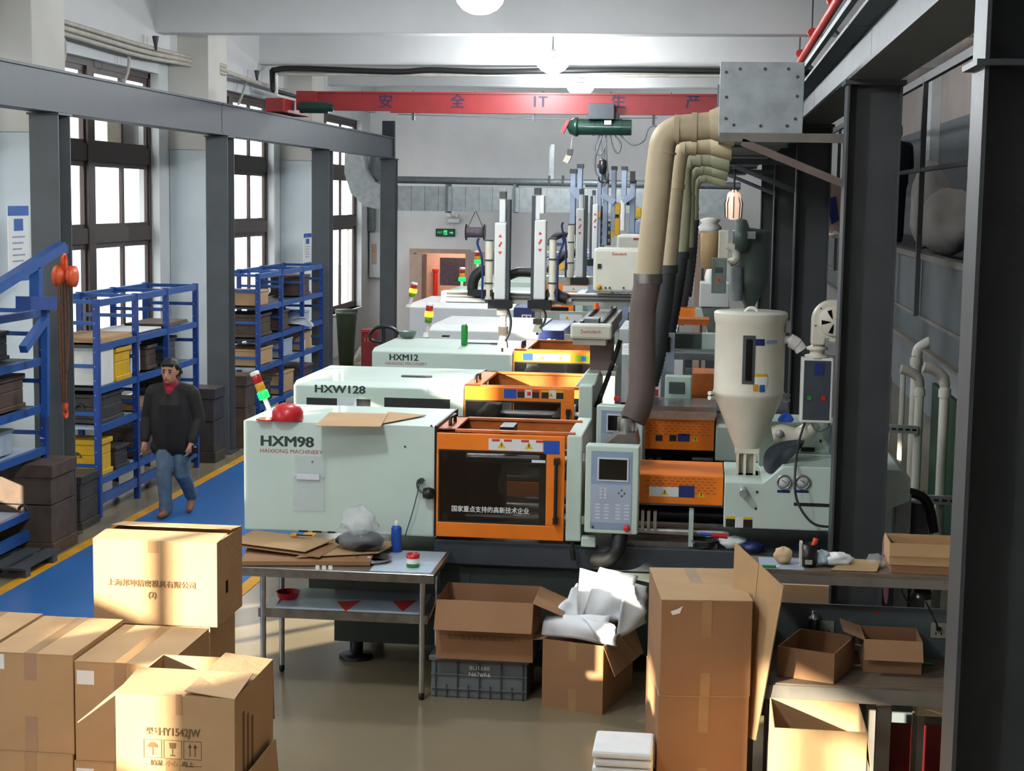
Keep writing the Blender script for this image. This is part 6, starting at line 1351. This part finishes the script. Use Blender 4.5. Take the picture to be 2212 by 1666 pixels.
q = at(1335, 1640, Y=8.4); t = thing('foam_pack', 'bundle of white foam sheets in a low carton at the bottom edge', 'foam', (q.x, 8.4, 0)); x0, x1, z0_, z1_ = PBx(1278, 1622, 1400, 1700, 8.4)
for k in range(4): MB().box(x0+.01*(k % 2), x1+.02, 8.4+.012*(k % 3), 8.75, z1_-.05-.05*k, z1_-.008-.05*k).obj('foam_layer', 'foam_white', t, bevel=.015)
MB().box(x0-.01, x1+.02, 8.39, 8.78, 0, z1_-.21).obj('carton_tray', 'cardboard', t)
# ------------------------------------------------------------------ bench on the right
bx0, bx1, by0, by1, bz = .36, 1.95, 8.7, 9.36, .80
t = thing('work_bench', 'worn wooden work bench with raised shelf at right', 'bench', (1.1, 9, 0))
for k in range(3): MB().box(bx0, bx1, by0+.22*k, by0+.22*k+.216, bz-.035, bz).obj('top_plank', 'wood_worn', t)
MB().box(bx0, bx1, by0-.01, by0, bz-.09, bz-.01).obj('front_apron', 'bench_frame', t)
for x in (bx0+.04, .98, 1.72):
    for y in (by0+.06, by1-.05): MB().box(x, x+.075, y-.035, y+.035, 0, bz-.035).obj('leg', 'bench_frame', t)
MB().box(bx0, bx1, by0+.03, by0+.08, .2, .26).obj('stretcher', 'bench_frame', t)
us = MB().box(.28, bx1, by1-.36, by1-.02, 1.33, 1.36).obj('upper_shelf', 'wood_worn', t); MB().box(.28, bx1, by1-.365, by1-.35, 1.285, 1.335).obj('shelf_lip', 'bench_frame', t)
for x in (.3, 1.6): MB().box(x, x+.04, by1-.06, by1-.02, bz if x > .3 else 0, 1.33).obj('shelf_upright', 'bench_frame', t)
MB().box(.3, bx1, by1, by1+.02, .4, 1.085).obj('back_panel', 'steel_blue', t).data.materials[0] = mat('panel_slate', '5f686b', .6, var=.08)
for px_, py_ in ((1785, 1357), (2027, 1362)):
    q = at(px_, py_, Y=by1); s_ = MB().box(q.x-.045, q.x+.045, by1-.012, by1, q.z-.045, q.z+.045).obj('socket_plate', 'cream_conduit', t, bevel=.004)
    for dx in (-.015, .015): MB().box(q.x+dx-.003, q.x+dx+.003, by1-.014, by1-.012, q.z-.025, q.z-.01).obj('socket_slot', 'screen', s_)
q = at(2027, 1358, Y=by1-.02); MB().box(q.x-.014, q.x+.014, by1-.04, by1-.012, q.z-.01, q.z+.01).obj('plug', 'black_plastic', t)
q = at(1897, 1322, Y=by1); MB().prism([(q.x-.03, q.z), (q.x, q.z-.01), (q.x+.03, q.z+.02), (q.x+.01, q.z+.005)], 'y', by1-.003, by1).obj('red_mark', 'red_button', t)
t = thing('desk_lamp', 'black clamp lamp with curled cable under the raised shelf', 'lamp', tuple(at(1995, 1295, Y=9.2)))
P2 = lambda a, b: at(a, b, Y=9.2)
MB().lathe([(.02, .06), (.05, .05), (.065, 0), (.06, -.005), (0, 0)], P2(1990, 1290), 18).obj('lamp_head', 'black_plastic', t); MB().tube(bez([P2(1990, 1270), P2(1975, 1258), P2(1955, 1250), P2(1950, 1262)]), .008, 6).obj('lamp_arm', 'cable_grey', t)
MB().tube(bez([P2(1952, 1255), P2(1948, 1275), P2(1958, 1296), P2(1966, 1302)]), .005, 6).obj('cable', 'black_rubber', t); MB().tube(bez([P2(2000, 1300), P2(2012, 1325), P2(2022, 1345), at(2026, 1358, Y=9.32)]), .006, 6).obj('cable', 'black_rubber', t)
carton('open carton lying on the bench at left', .44, .76, 8.83, 9.25, bz+.002, bz+.17, rz=R(-20), flaps={}, tape=False, m='cardboard_dark')
carton('open carton with folded flap on the bench, right of the other', .92, 1.24, 8.98, 9.28, bz+.002, bz+.19, flaps={'front': 235, 'left': 160}, tape=False, m='cardboard_dark', fl=.12)
q = at(1757, 1363, Y=9.28); t = thing('thermos_can', 'dark green can with silver top behind the bench cartons', 'can', (q.x, 9.28, bz)); MB().lathe([(.034, 0), (.036, .01), (.036, .2), (.03, .215)], (q.x, 9.28, bz+.001), 18).obj('can_body', 'green_dark', t); MB().lathe([(.03, .215), (.03, .225), (.012, .24), (.012, .26), (0, .26)], (q.x, 9.28, bz+.001), 14).obj('can_top', 'steel', t)
q = at(1848, 1438, Z=bz); t = thing('rope_loop', 'loop of white cord lying on the bench', 'cord', tuple(q)); MB().tube(arc((q.x, q.y, bz+.06), .062, 0, 360, 20, 'xz'), .004, 6).obj('loop', 'rope_white', t); MB().tube(bez([(q.x+.05, q.y, bz+.01), (q.x+.1, q.y, bz+.006), (q.x+.2, q.y-.02, bz+.006)]), .004, 6).obj('cord_end', 'rope_white', t)
q = at(2005, 1437, Z=bz); t = thing('green_clip', 'small shiny green clip on the bench', 'clip', tuple(q)); MB().box(q.x-.03, q.x+.03, q.y-.012, q.y+.012, bz+.001, bz+.015).obj('clip', 'green_plastic', t, bevel=.005); MB().cyl((q.x-.04, q.y, bz+.008), (q.x-.03, q.y, bz+.008), .007, 8).obj('pin', 'steel', t)
# things on the raised shelf
sz = 1.361; SP = lambda x: at(x, 1205, Y=9.15).x
t = thing('mug', 'black mug with a pale label on the raised shelf', 'mug', (SP(1745), 9.12, sz)); MB().lathe([(.04, 0), (.046, .005), (.05, .13), (.046, .13), (.04, .01), (0, .008)], (SP(1745), 9.12, sz), 20).obj('mug_body', 'black_plastic', t); MB().box(SP(1745)-.02, SP(1745)+.02, 9.068, 9.075, sz+.02, sz+.045).obj('label', 'cream_conduit', t); MB().box(SP(1745)-.05, SP(1745)-.035, 9.09, 9.15, sz, sz+.14).obj('pencil_holder', 'cream', t); MB().cyl((SP(1745), 9.12, sz+.02), (SP(1745)+.04, 9.12, sz+.16), .015, 8).obj('marker', 'rust_orange', t)
for nm, lab, px_, rx, ry, rz_, m_, sd in (('crumpled_paper', 'crumpled beige paper on the raised shelf', 1692, .05, .04, .05, 'paper_beige', 4), ('white_cloth', 'white cloth lump at the right of the black mug', 1808, .08, .05, .04, 'foam_white', 6), ('blue_cloth', 'pale blue cloth lump beside the black mug', 1776, .05, .05, .045, 'film_blue', 7), ('crumpled_film', 'crumpled clear film at the right end of the scraps', 1893, .05, .05, .04, 'clear_film', 10)):
    if m_ not in MATS: mat(m_, 'c9ab86', .8, var=.1)
    o = blob(nm, Vector((SP(px_), 9.15, sz+rz_*1.0)), rx, ry, rz_, m_, sd, amp=.14); tag(o, lab, 'scrap' if 'cloth' not in nm else 'cloth')
t = thing('marker_pen', 'green marker pen lying on the raised shelf', 'pen', (SP(1662), 9.02, sz)); MB().cyl((SP(1645), 9.03, sz+.009), (SP(1675), 9.03, sz+.009), .008, 10).obj('pen_body', 'green_plastic', t); MB().cyl((SP(1675), 9.03, sz+.009), (SP(1681), 9.03, sz+.009), .009, 10).obj('pen_cap', 'white_plastic', t)
flat('cardboard_scrap', 'torn cardboard scrap in front of the column on the raised shelf', [(SP(1790), 9.02, sz+.002), (SP(1890), 9.03, sz+.002), (SP(1905), 9.2, sz+.03), (SP(1830), 9.25, sz+.02)], .004, 'kraft_tan')
flat('paper_sheet', 'grey paper sheet on the raised shelf by the green pen', [(SP(1640), 9.01, sz+.0005), (SP(1735), 9.01, sz+.0005), (SP(1735), 9.3, sz+.0005), (SP(1640), 9.3, sz+.0005)], .001, 'panel_light', 'paper')
carton('shallow cardboard lid on the raised shelf near the edge column', SP(1915), SP(2100), 9.02, 9.3, sz+.05, sz+.17, flaps={'front': 262}, tape=False, fl=.07); carton('flat brown carton under the shallow lid on the raised shelf', SP(1920), SP(2100), 9.03, 9.3, sz+.001, sz+.048, tape=False, m='cardboard_dark')
# behind the bench
t = thing('parts_carton', 'warmly lit carton with white lining seen under the raised shelf', 'carton', tuple(at(1735, 1300, Y=9.8))); x0, x1, z0_, z1_ = PBx(1690, 1265, 1790, 1310, 9.8); MB().box(x0, x1, 9.8, 10.2, 0, z1_).obj('carton_body', 'cardboard', t); x0, x1, z0_, z1_ = PBx(1665, 1232, 1797, 1266, 9.9); MB().box(x0, x1, 9.9, 10.25, z0_, z1_-.03).obj('lining', 'paper_white', t, bevel=.02)
cl = cloth('hanging_cloth', 'pink cloth strip hanging beside the column under the shelf', [at(1903, 1145, Y=9.4), at(1920, 1145, Y=9.4), at(1922, 1315, Y=9.4), at(1906, 1315, Y=9.4)], .006, 'pink_cloth', 'cloth', 2, .01)
t = thing('stool', 'pale plastic stool under the bench at right', 'stool', (1.4, 9.0, 0)); x0, x1, z0_, z1_ = PBx(1978, 1512, 2060, 1550, 8.95); MB().box(x0, x1+.1, 8.95, 9.25, z0_, z1_).obj('seat', 'cream_conduit', t, bevel=.012)
for x in (x0+.02, x1+.05):
    for y in (8.98, 9.2): MB().box(x, x+.035, y, y+.035, 0, z0_).obj('leg', 'bench_frame', t)
blk = MB().box(1.0, 1.9, 9.5, 10.2, .02, .45).obj('red_container', 'hosebox_red', None, bevel=.02); tag(blk, 'dark red container in the shade under the bench', 'container')
# on the machine bed behind the stack
q = at(1520, 1182, Y=11.25); t = thing('steel_bowl', 'shiny steel bowl on the machine bed', 'bowl', (q.x, 11.42, .95)); MB().lathe([(.05, 0), (.08, .01), (.1, .06), (.105, .06), (.095, .055), (.07, .015), (0, .01)], (q.x, 11.42, .952), 24).obj('bowl', 'steel', t)
t = thing('screwdriver', 'red and blue handled tool lying by the steel bowl', 'tool', (q.x+.1, 11.3, .98)); MB().cyl(at(1512, 1153, Y=11.3), at(1540, 1156, Y=11.3), .012, 8).obj('blue_grip', 'sticker_blue', t); MB().cyl(at(1538, 1156, Y=11.3), at(1572, 1160, Y=11.3), .016, 8).obj('red_grip', 'red_plastic', t)
o = blob('blue_bag', Vector((at(1625, 1175, Y=11.3).x, 11.32, .99)), .08, .06, .04, 'navy', 5, amp=.08); tag(o, 'dark blue bag on the machine bed by the column', 'bag')
o = blob('plastic_scrap', Vector((at(1585, 1200, Y=11.35).x, 11.42, .995)), .1, .06, .045, 'foam_white', 9, amp=.14); tag(o, 'white plastic scrap on the machine bed behind the leaning cardboard', 'scrap')
# ------------------------------------------------------------------ mezzanine on the right
mat('wall_slate', '6d7176', .85, var=.05, scale=1.5); mat('wall_brownish', 'a89c95', .85, var=.05, scale=1.5)
MX = 2.2
struct(MB().box(MX+.05, XR, 7.5, YB, 2.7, 2.84).obj('floor_mezzanine', 'steel_mezz'))
t = thing('mezzanine_edge', 'grey steel edge panels and beam of the mezzanine floor', 'beam', (MX, 18, 1.95))
for k in range(5):
    a, b = 7.5+5.9*k, 7.5+5.9*k+5.87; MB().box(MX, MX+.03, a, b, 2.27, 2.84).obj('edge_panel', 'steel_mezz', t)
MB().box(MX-.03, MX+.08, 7.5, YB, 2.84, 2.90).obj('top_flange', 'bench_frame', t); MB().box(MX-.03, MX+.06, 7.5, YB, 2.235, 2.27).obj('mid_flange', 'bench_frame', t)
MB().box(MX+.01, MX+.04, 7.5, YB, 1.97, 2.235).obj('lower_web', 'steel_mezz', t); MB().box(MX-.06, MX+.1, 7.5, YB, 1.94, 1.97).obj('bottom_flange', 'bench_frame', t)
t = thing('mezzanine_railing', 'dark steel railing and frame along the mezzanine edge', 'railing', (MX, 18, 2.3))
for y in (9.0, 13.0, 17.2, 22.7, 28.3, 33): MB().box(MX-.07, MX-.02, y-.035, y+.035, 2.25, 4.68).obj('post', 'steel_dark', t)
MB().box(MX-.07, MX-.02, 7.5, 34, 4.64, 4.72).obj('top_rail', 'steel_dark', t); MB().cyl((MX-.045, 7.5, 3.755), (MX-.045, 34, 3.755), .025, 10).obj('hand_rail', 'steel_mezz', t)
MB().box(MX-.6, MX-.02, 20.2, 20.26, 4.62, 4.68).obj('tie_bar', 'steel_dark', t)
struct(MB().box(3.7, 3.85, 7.5, YB, 2.84, 4.72).obj('wall_partition', 'wall_slate')); struct(MB().box(3.55, 3.7, 27.5, 28.3, 2.84, 5.6).obj('trim_31', 'wall_white')); struct(MB().box(3.7, 3.85, 7.5, YB, 4.72, ZC).obj('wall_partition_upper', 'wall_brownish'))
struct(MB().box(3.6, 3.75, 7.5, YB, 0, 2.7).obj('wall_underfloor', 'wall_grey'))
a, b = at(2005, 422, X=3.6), at(2082, 530, X=3.6)
t = thing('fire_hose_cabinet', 'dark red fire hose cabinet on the mezzanine wall', 'fire cabinet', (3.6, (a.y+b.y)/2, b.z)); MB().box(3.5, 3.7, b.y, a.y, b.z, a.z).obj('cabinet_body', 'hosebox_red', t, bevel=.01); MB().box(3.49, 3.5, b.y+.1, a.y-.1, (a.z+b.z)/2, a.z-.06).obj('cabinet_window', 'screen', t)
# sacks and bags on the mezzanine
o = blob('sack', Vector((2.55, 18.0, 3.22)), .3, .75, .36, 'bag_white', 21, amp=.07); tag(o, 'large white sack slumped on the mezzanine edge', 'sack')
o = blob('sack', Vector((2.5, 19.2, 3.4)), .22, .35, .5, 'bag_white', 22, amp=.07); tag(o, 'white sack standing behind the slumped one', 'sack')
t = thing('hanging_bag', 'pale bag with purple print hanging left of the middle column', 'bag', tuple(at(1808, 480, X=2.05))); Yb = at(1808, 480, X=2.05).y
MB().add([at(a, b, Y=Yb) for a, b in ((1782, 395), (1822, 390), (1826, 500), (1800, 515), (1780, 490))]+[at(a, b, Y=Yb+.25) for a, b in ((1782, 395), (1822, 390), (1826, 500), (1800, 515), (1780, 490))], [(0, 1, 2, 3, 4), (9, 8, 7, 6, 5)]+[(i, (i+1) % 5, 5+(i+1) % 5, 5+i) for i in range(5)]).obj('bag_body', 'door_pinkish', t, bevel=.03)
MB().prism([(at(a, b, Y=Yb).x, at(a, b, Y=Yb).z) for a, b in ((1785, 430), (1806, 424), (1812, 475), (1796, 485))], 'y', Yb-.02, Yb-.004).obj('purple_print', 'sticker_navy', t)
blob('bag_bottom', at(1805, 505, Y=Yb+.1), .13, .12, .07, 'bag_white', 23, par=t)
# red sprinkler pipe
t = thing('sprinkler_pipe', 'bright red sprinkler pipe under the ceiling at upper right', 'pipe', (1.25, 12, 5.35)); a, b = at(1822, -40, X=1.25), at(1727, 140, X=1.25)
MB().cyl((1.25, -8, a.z), (1.25, 33, b.z), .05, 14).obj('pipe', 'pipe_red', t)
for y in (a.y+1.5, (a.y+b.y)/2+1, b.y, 7, 30): MB().tube([(1.25, y-.06, a.z), (1.25, y+.06, a.z)], .058, 14).obj('coupling', 'pipe_red', t); MB().cyl((1.25, y+.1, a.z), (1.25, y+.1, ZC), .01, 6).obj('hanger', 'steel_dark', t)
# pvc pipes and struts below the mezzanine
for px_, X_, yt, lab, r_ in ((1982, 2.0, 835, 'cream water pipe with elbow, left of the pair at right', .042), (2036, 2.0, 835, 'cream water pipe with elbow nearest the edge column', .042), (1972, 2.1, 770, 'white water pipe bending at its top under the mezzanine', .05), (1945, 2.1, 790, 'thin white pipe beside the bent one', .03), (1917, 2.1, 815, 'thin white pipe right beside the middle column', .025)):
    p = at(px_, 950, X=X_); zt_ = at(px_, yt, Y=p.y).z
    t = thing('water_pipe', lab, 'pipe', (p.x, p.y, 0), group='water pipes under the mezzanine')
    MB().cyl((p.x, p.y, 0), (p.x, p.y, zt_), r_, 14).obj('pipe', 'pvc', t)
    if r_ > .04:
        s_ = 1 if px_ == 1972 else -1
        MB().tube(bez([(p.x, p.y, zt_), (p.x+.02*s_, p.y, zt_+.08), (p.x+.1*s_, p.y, zt_+.14), (p.x+(.25 if s_ > 0 else .3)*s_*(.6), p.y, zt_+.16)]), r_*1.05, 14).obj('elbow', 'pvc' if s_ > 0 else 'cream_conduit', t)
        MB().cyl((p.x, p.y, zt_-.09), (p.x, p.y, zt_-.02), r_*1.25, 14).obj('socket', 'pvc', t)
for (xa, ya, xb), X_, lab in (((1908, 925, 1982), 2.0, 'upper slotted steel strut holding the pipes'), ((1978, 1078, 2066), 1.95, 'lower slotted steel strut crossing the pipes')):
    yy_ = at(1982, 950, X=2.0).y-.07 if ya < 1000 else at(2036, 950, X=2.0).y-.07
    p, q = at(xa, ya, Y=yy_), at(xb, ya+4, Y=yy_); t = thing('strut_channel', lab, 'strut', tuple(p)); MB().beam(p, q, .04, .075).obj('channel', 'galv', t)
    n = 5
    for k in range(n): c = p.lerp(q, (k+.5)/n); MB().box(c.x-.02, c.x+.02, c.y-.023, c.y-.018, c.z-.009, c.z+.009).obj('slot', 'screen', t)
t = thing('pump_unit', 'grey pump box with black hose behind the raised shelf at right', 'pump', tuple(at(1950, 1150, Y=11.9))); x0, x1, z0_, z1_ = PBx(1934, 1067, 1968, 1150, 11.9); MB().box(x0, x1, 11.9, 12.2, .1, z1_).obj('pump_box', 'galv', t, bevel=.006); q = at(1986, 1085, Y=12.1)
MB().cyl((q.x, 12.1, .1), (q.x, 12.1, q.z), .07, 16).obj('pump_motor', 'galv_dark', t); P3 = lambda a, b: at(a, b, Y=11.95)
MB().tube(bez([P3(1910, 1145), P3(1915, 1090), P3(1945, 1066), P3(1980, 1068), P3(2005, 1090), P3(2018, 1150)]), .035, 10).obj('hose', 'black_rubber', t)
nb = MB().box(2.3, 2.34, 12.5, 16.8, 0, 1.6).obj('green_tarpaulin', 'plant_green'); tag(nb, 'dark green tarpaulin hanging behind the water pipes', 'tarpaulin')
# pulling cord / caged globe at the far right, glow painted in for reflected pink light
q = at(1585, 440, Y=20.5); t = thing('caged_globe', 'caged globe hanging below the duct, reflected pink light painted as glow', 'lamp', tuple(q))
MB().lathe([(.04, -.2), (.09, -.17), (.1, .0), (.08, .12), (.04, .17)], q, 14).obj('glow_globe', 'reflected_glow', t) if mat('reflected_glow', 'f0c9b0', .4, var=0, emit=.8) else None
for k in range(8): a_ = R(45*k); MB().tube([q+Vector((.045*math.cos(a_), .045*math.sin(a_), .18)), q+Vector((.11*math.cos(a_), .11*math.sin(a_), .0)), q+Vector((.1*math.cos(a_), .1*math.sin(a_), -.18))], .007, 5).obj('cage_wire', 'black_plastic', t)
MB().cyl(q+Vector((0, 0, .17)), q+Vector((0, 0, .6)), .012, 6).obj('cord', 'black_rubber', t)

# ------------------------------------------------------------------ people
def person(name, lab, prims, loc, voxel=.0085, rz=0, scale=1, mats=()):
    """prims: (polyline, radii, material slot) capsules; one continuous surface by voxel remesh"""
    mb = MB()
    for pts, rs, mi in prims:
        pts = [Vector(p) for p in pts]; rs = rs if isinstance(rs, (list, tuple)) else [rs]*len(pts)
        mb.tube(pts, rs, 14)
        for p, r in ((pts[0], rs[0]), (pts[-1], rs[-1])): mb.lathe([(0, -r), (r*.5, -r*.866), (r*.866, -r*.5), (r, 0), (r*.866, r*.5), (r*.5, r*.866), (0, r)], p, 14)
    o = mb.obj(name, 'skin'); md = o.modifiers.new('join', 'REMESH'); md.mode = 'VOXEL'; md.voxel_size = voxel; md.use_smooth_shade = True
    sm = o.modifiers.new('soft', 'SMOOTH'); sm.factor = .5; sm.iterations = 3
    bpy.context.view_layer.update(); dg = bpy.context.evaluated_depsgraph_get(); me = bpy.data.meshes.new_from_object(o.evaluated_get(dg))
    bpy.data.objects.remove(o); me.name = name; me.materials.clear()
    for m in mats: me.materials.append(MATS[m])
    segs = []
    for pts, rs, mi in prims:
        rs = rs if isinstance(rs, (list, tuple)) else [rs]*len(pts)
        for k in range(len(pts)-1): segs.append((Vector(pts[k]), Vector(pts[k+1]), rs[k], rs[k+1], mi))
    for p in me.polygons:
        c = p.center; best = 9; bi = 0
        for a, b, ra, rb, mi in segs:
            ab = b-a; l2 = ab.length_squared; u = max(0, min(1, (c-a).dot(ab)/l2)) if l2 > 1e-9 else 0
            d = (c-a-ab*u).length-(ra+(rb-ra)*u)
            if d < best: best = d; bi = mi
        p.material_index = bi; p.use_smooth = True
    o = bpy.data.objects.new(name, me); col.objects.link(o); o.location = loc; o.rotation_euler = (0, 0, rz); o.scale = (scale,)*3
    tag(o, lab, 'person'); return o
SK, HR, JK, RD, DN, SH = range(6)
def hand(w, d, s, curl=.6):
    """palm, four fingers and a thumb from wrist w; d = along the hand, s = thumb side"""
    w, d, s = Vector(w), Vector(d).normalized(), Vector(s).normalized(); n = d.cross(s).normalized(); out = []
    out.append(([w, w+d*.05, w+d*.085], [.027, .034, .03], SK)); out.append(([w+d*.04+s*.018, w+d*.08+s*.018], [.02, .018], SK)); out.append(([w+d*.04-s*.018, w+d*.08-s*.018], [.02, .018], SK))
    for k, L in enumerate((.072, .08, .074, .058)):
        o = s*(.027-.018*k); b = w+d*.085+o; k1 = b+d*L*.5+n*curl*.015; k2 = k1+d*L*.3+n*curl*.03
        out.append(([b, k1, k2], [.0095, .009, .008], SK))
    b = w+d*.03+s*.03; out.append(([b, b+d*.035+s*.022, b+d*.065+s*.026+n*.012], [.013, .0115, .009], SK)); return out
pr = []
# torso and jacket (facing -Y, leaning a little forward)
pr += [([(0, .02, .80), (0, .01, 1.0), (0, -.01, 1.22), (0, -.02, 1.36)], [.15, .17, .175, .11], JK), ([(-.09, .01, .78), (-.11, -.01, 1.05), (-.12, -.02, 1.28)], [.13, .13, .1], JK), ([(.09, .01, .78), (.11, -.01, 1.05), (.12, -.02, 1.28)], [.13, .13, .1], JK)]
pr += [([(-.15, 0, .74), (.15, 0, .74)], [.1, .1], JK)]
for s_, sh, el, wr in ((-1, (-.2, -.01, 1.31), (-.285, .03, 1.06), (-.29, -.05, .83)), (1, (.2, -.01, 1.31), (.275, .0, 1.05), (.245, -.12, .84))):
    pr.append(([(s_*.08, -.015, 1.35), sh], [.085, .095], JK)); pr.append(([sh, el], [.095, .075], JK)); pr.append(([el, wr], [.075, .05], JK)); d = (Vector(wr)-Vector(el)).normalized()
    pr += hand(Vector(wr)+d*.03, d+Vector((0, 0, -.3)), (0, -1, 0) if s_ < 0 else (-.3, -1, 0), .7)
# collar, neck, bowed head, hair
pr += [([(0, -.04, 1.36), (0, -.07, 1.43)], [.085, .075], RD), ([(-.06, -.05, 1.385), (0, -.12, 1.36), (.06, -.05, 1.385)], [.04, .035, .04], RD), ([(0, -.12, 1.36), (0, -.135, 1.28)], [.035, .02], RD)]
pr += [([(0, -.07, 1.42), (0, -.1, 1.5)], [.055, .055], SK), ([(0, -.115, 1.49), (0, -.12, 1.54), (0, -.105, 1.6)], [.068, .076, .08], SK), ([(0, -.165, 1.46), (0, -.165, 1.49)], [.032, .04], SK), ([(0, -.198, 1.535), (0, -.212, 1.505)], [.01, .016], SK)]
for s_ in (-1, 1): pr += [([(s_*.078, -.09, 1.53), (s_*.082, -.085, 1.56)], [.014, .016], SK), ([(s_*.03, -.187, 1.553), (s_*.036, -.185, 1.553)], [.009, .009], HR), ([(s_*.018, -.186, 1.575), (s_*.045, -.178, 1.574)], [.008, .007], HR)]
pr += [([(-.018, -.192, 1.472), (.018, -.192, 1.472)], [.008, .008], RD)]
pr += [([(0, -.11, 1.635), (0, -.06, 1.625), (0, -.02, 1.56), (0, -.025, 1.5)], [.07, .085, .075, .05], HR), ([(-.055, -.1, 1.61), (-.06, -.04, 1.57)], [.045, .05], HR), ([(.055, -.1, 1.61), (.06, -.04, 1.57)], [.045, .05], HR), ([(-.04, -.16, 1.63), (.04, -.16, 1.63)], [.028, .028], HR)]
# legs: right leg planted in front, left leg pushing off behind
pr += [([(-.09, .0, .76), (-.085, -.06, .44), (-.075, -.04, .12)], [.105, .082, .066], DN), ([(.085, .02, .76), (.085, .02, .45), (.1, .26, .2)], [.105, .085, .064], DN), ([(-.075, -.04, .16), (-.075, -.04, .085)], [.072, .074], DN), ([(.095, .2, .26), (.1, .26, .19)], [.068, .07], DN)]
pr += [([(-.075, -.02, .045), (-.08, -.11, .042), (-.085, -.19, .036)], [.042, .043, .034], SH), ([(-.075, -.02, .08), (-.078, -.07, .07)], [.045, .042], SH), ([(.1, .29, .17), (.105, .24, .09), (.11, .17, .04)], [.043, .044, .034], SH)]
fp = at(372, 1121, Z=0)
pe = person('person', 'person in black jacket, red collar and jeans walking along the blue lane', pr, (fp.x-.02, fp.y+.12, .004), mats=('skin', 'hair', 'jacket', 'collar_red', 'denim', 'shoe_brown'))
q = at(421, 966, Y=fp.y-.1); t = thing('phone', 'dark phone in the hand of the walking person', 'phone', tuple(q)); MB().box(q.x-.035, q.x+.035, q.y-.006, q.y+.006, q.z-.07, q.z+.02).obj('phone_body', 'black_plastic', t, bevel=.006); MB().box(q.x-.01, q.x+.02, q.y-.008, q.y-.006, q.z-.005, q.z+.012).obj('phone_screen', 'galv', t)
# person on the mezzanine, seen from behind
pr2 = [([(0, 0, .85), (0, 0, 1.1), (0, 0, 1.38)], [.15, .16, .12], JK), ([(-.1, 0, .85), (-.12, 0, 1.3)], [.11, .1], JK), ([(.1, 0, .85), (.12, 0, 1.3)], [.11, .1], JK), ([(0, 0, 1.4), (0, 0, 1.5)], [.06, .055], SK), ([(0, -.01, 1.55), (0, -.01, 1.62)], [.075, .085], SK), ([(0, .02, 1.56), (0, .01, 1.65)], [.085, .085], HR)]
for s_ in (-1, 1):
    pr2 += [([(s_*.1, 0, 1.38), (s_*.19, 0, 1.36)], [.08, .085], JK), ([(s_*.19, 0, 1.36), (s_*.25, -.05, 1.1)], [.085, .07], JK), ([(s_*.25, -.05, 1.1), (s_*.2, -.25, 1.0)], [.07, .05], JK)]; pr2 += hand((s_*.2, -.27, .99), (-s_*.2, -1, -.2), (-s_, 0, .3), .6)
    pr2 += [([(s_*.09, 0, .85), (s_*.1, .01, .45), (s_*.1, .03, .1)], [.1, .075, .06], DN), ([(s_*.1, .05, .05), (s_*.11, -.12, .04)], [.045, .04], SH)]
person('person', 'person in dark clothes standing on the mezzanine behind the column', pr2, (2.62, 24.0, 2.845), .012, R(200), 1, ('skin', 'hair', 'cloth_dark', 'cloth_dark', 'cloth_dark', 'black_plastic'))
bpy.context.view_layer.update()
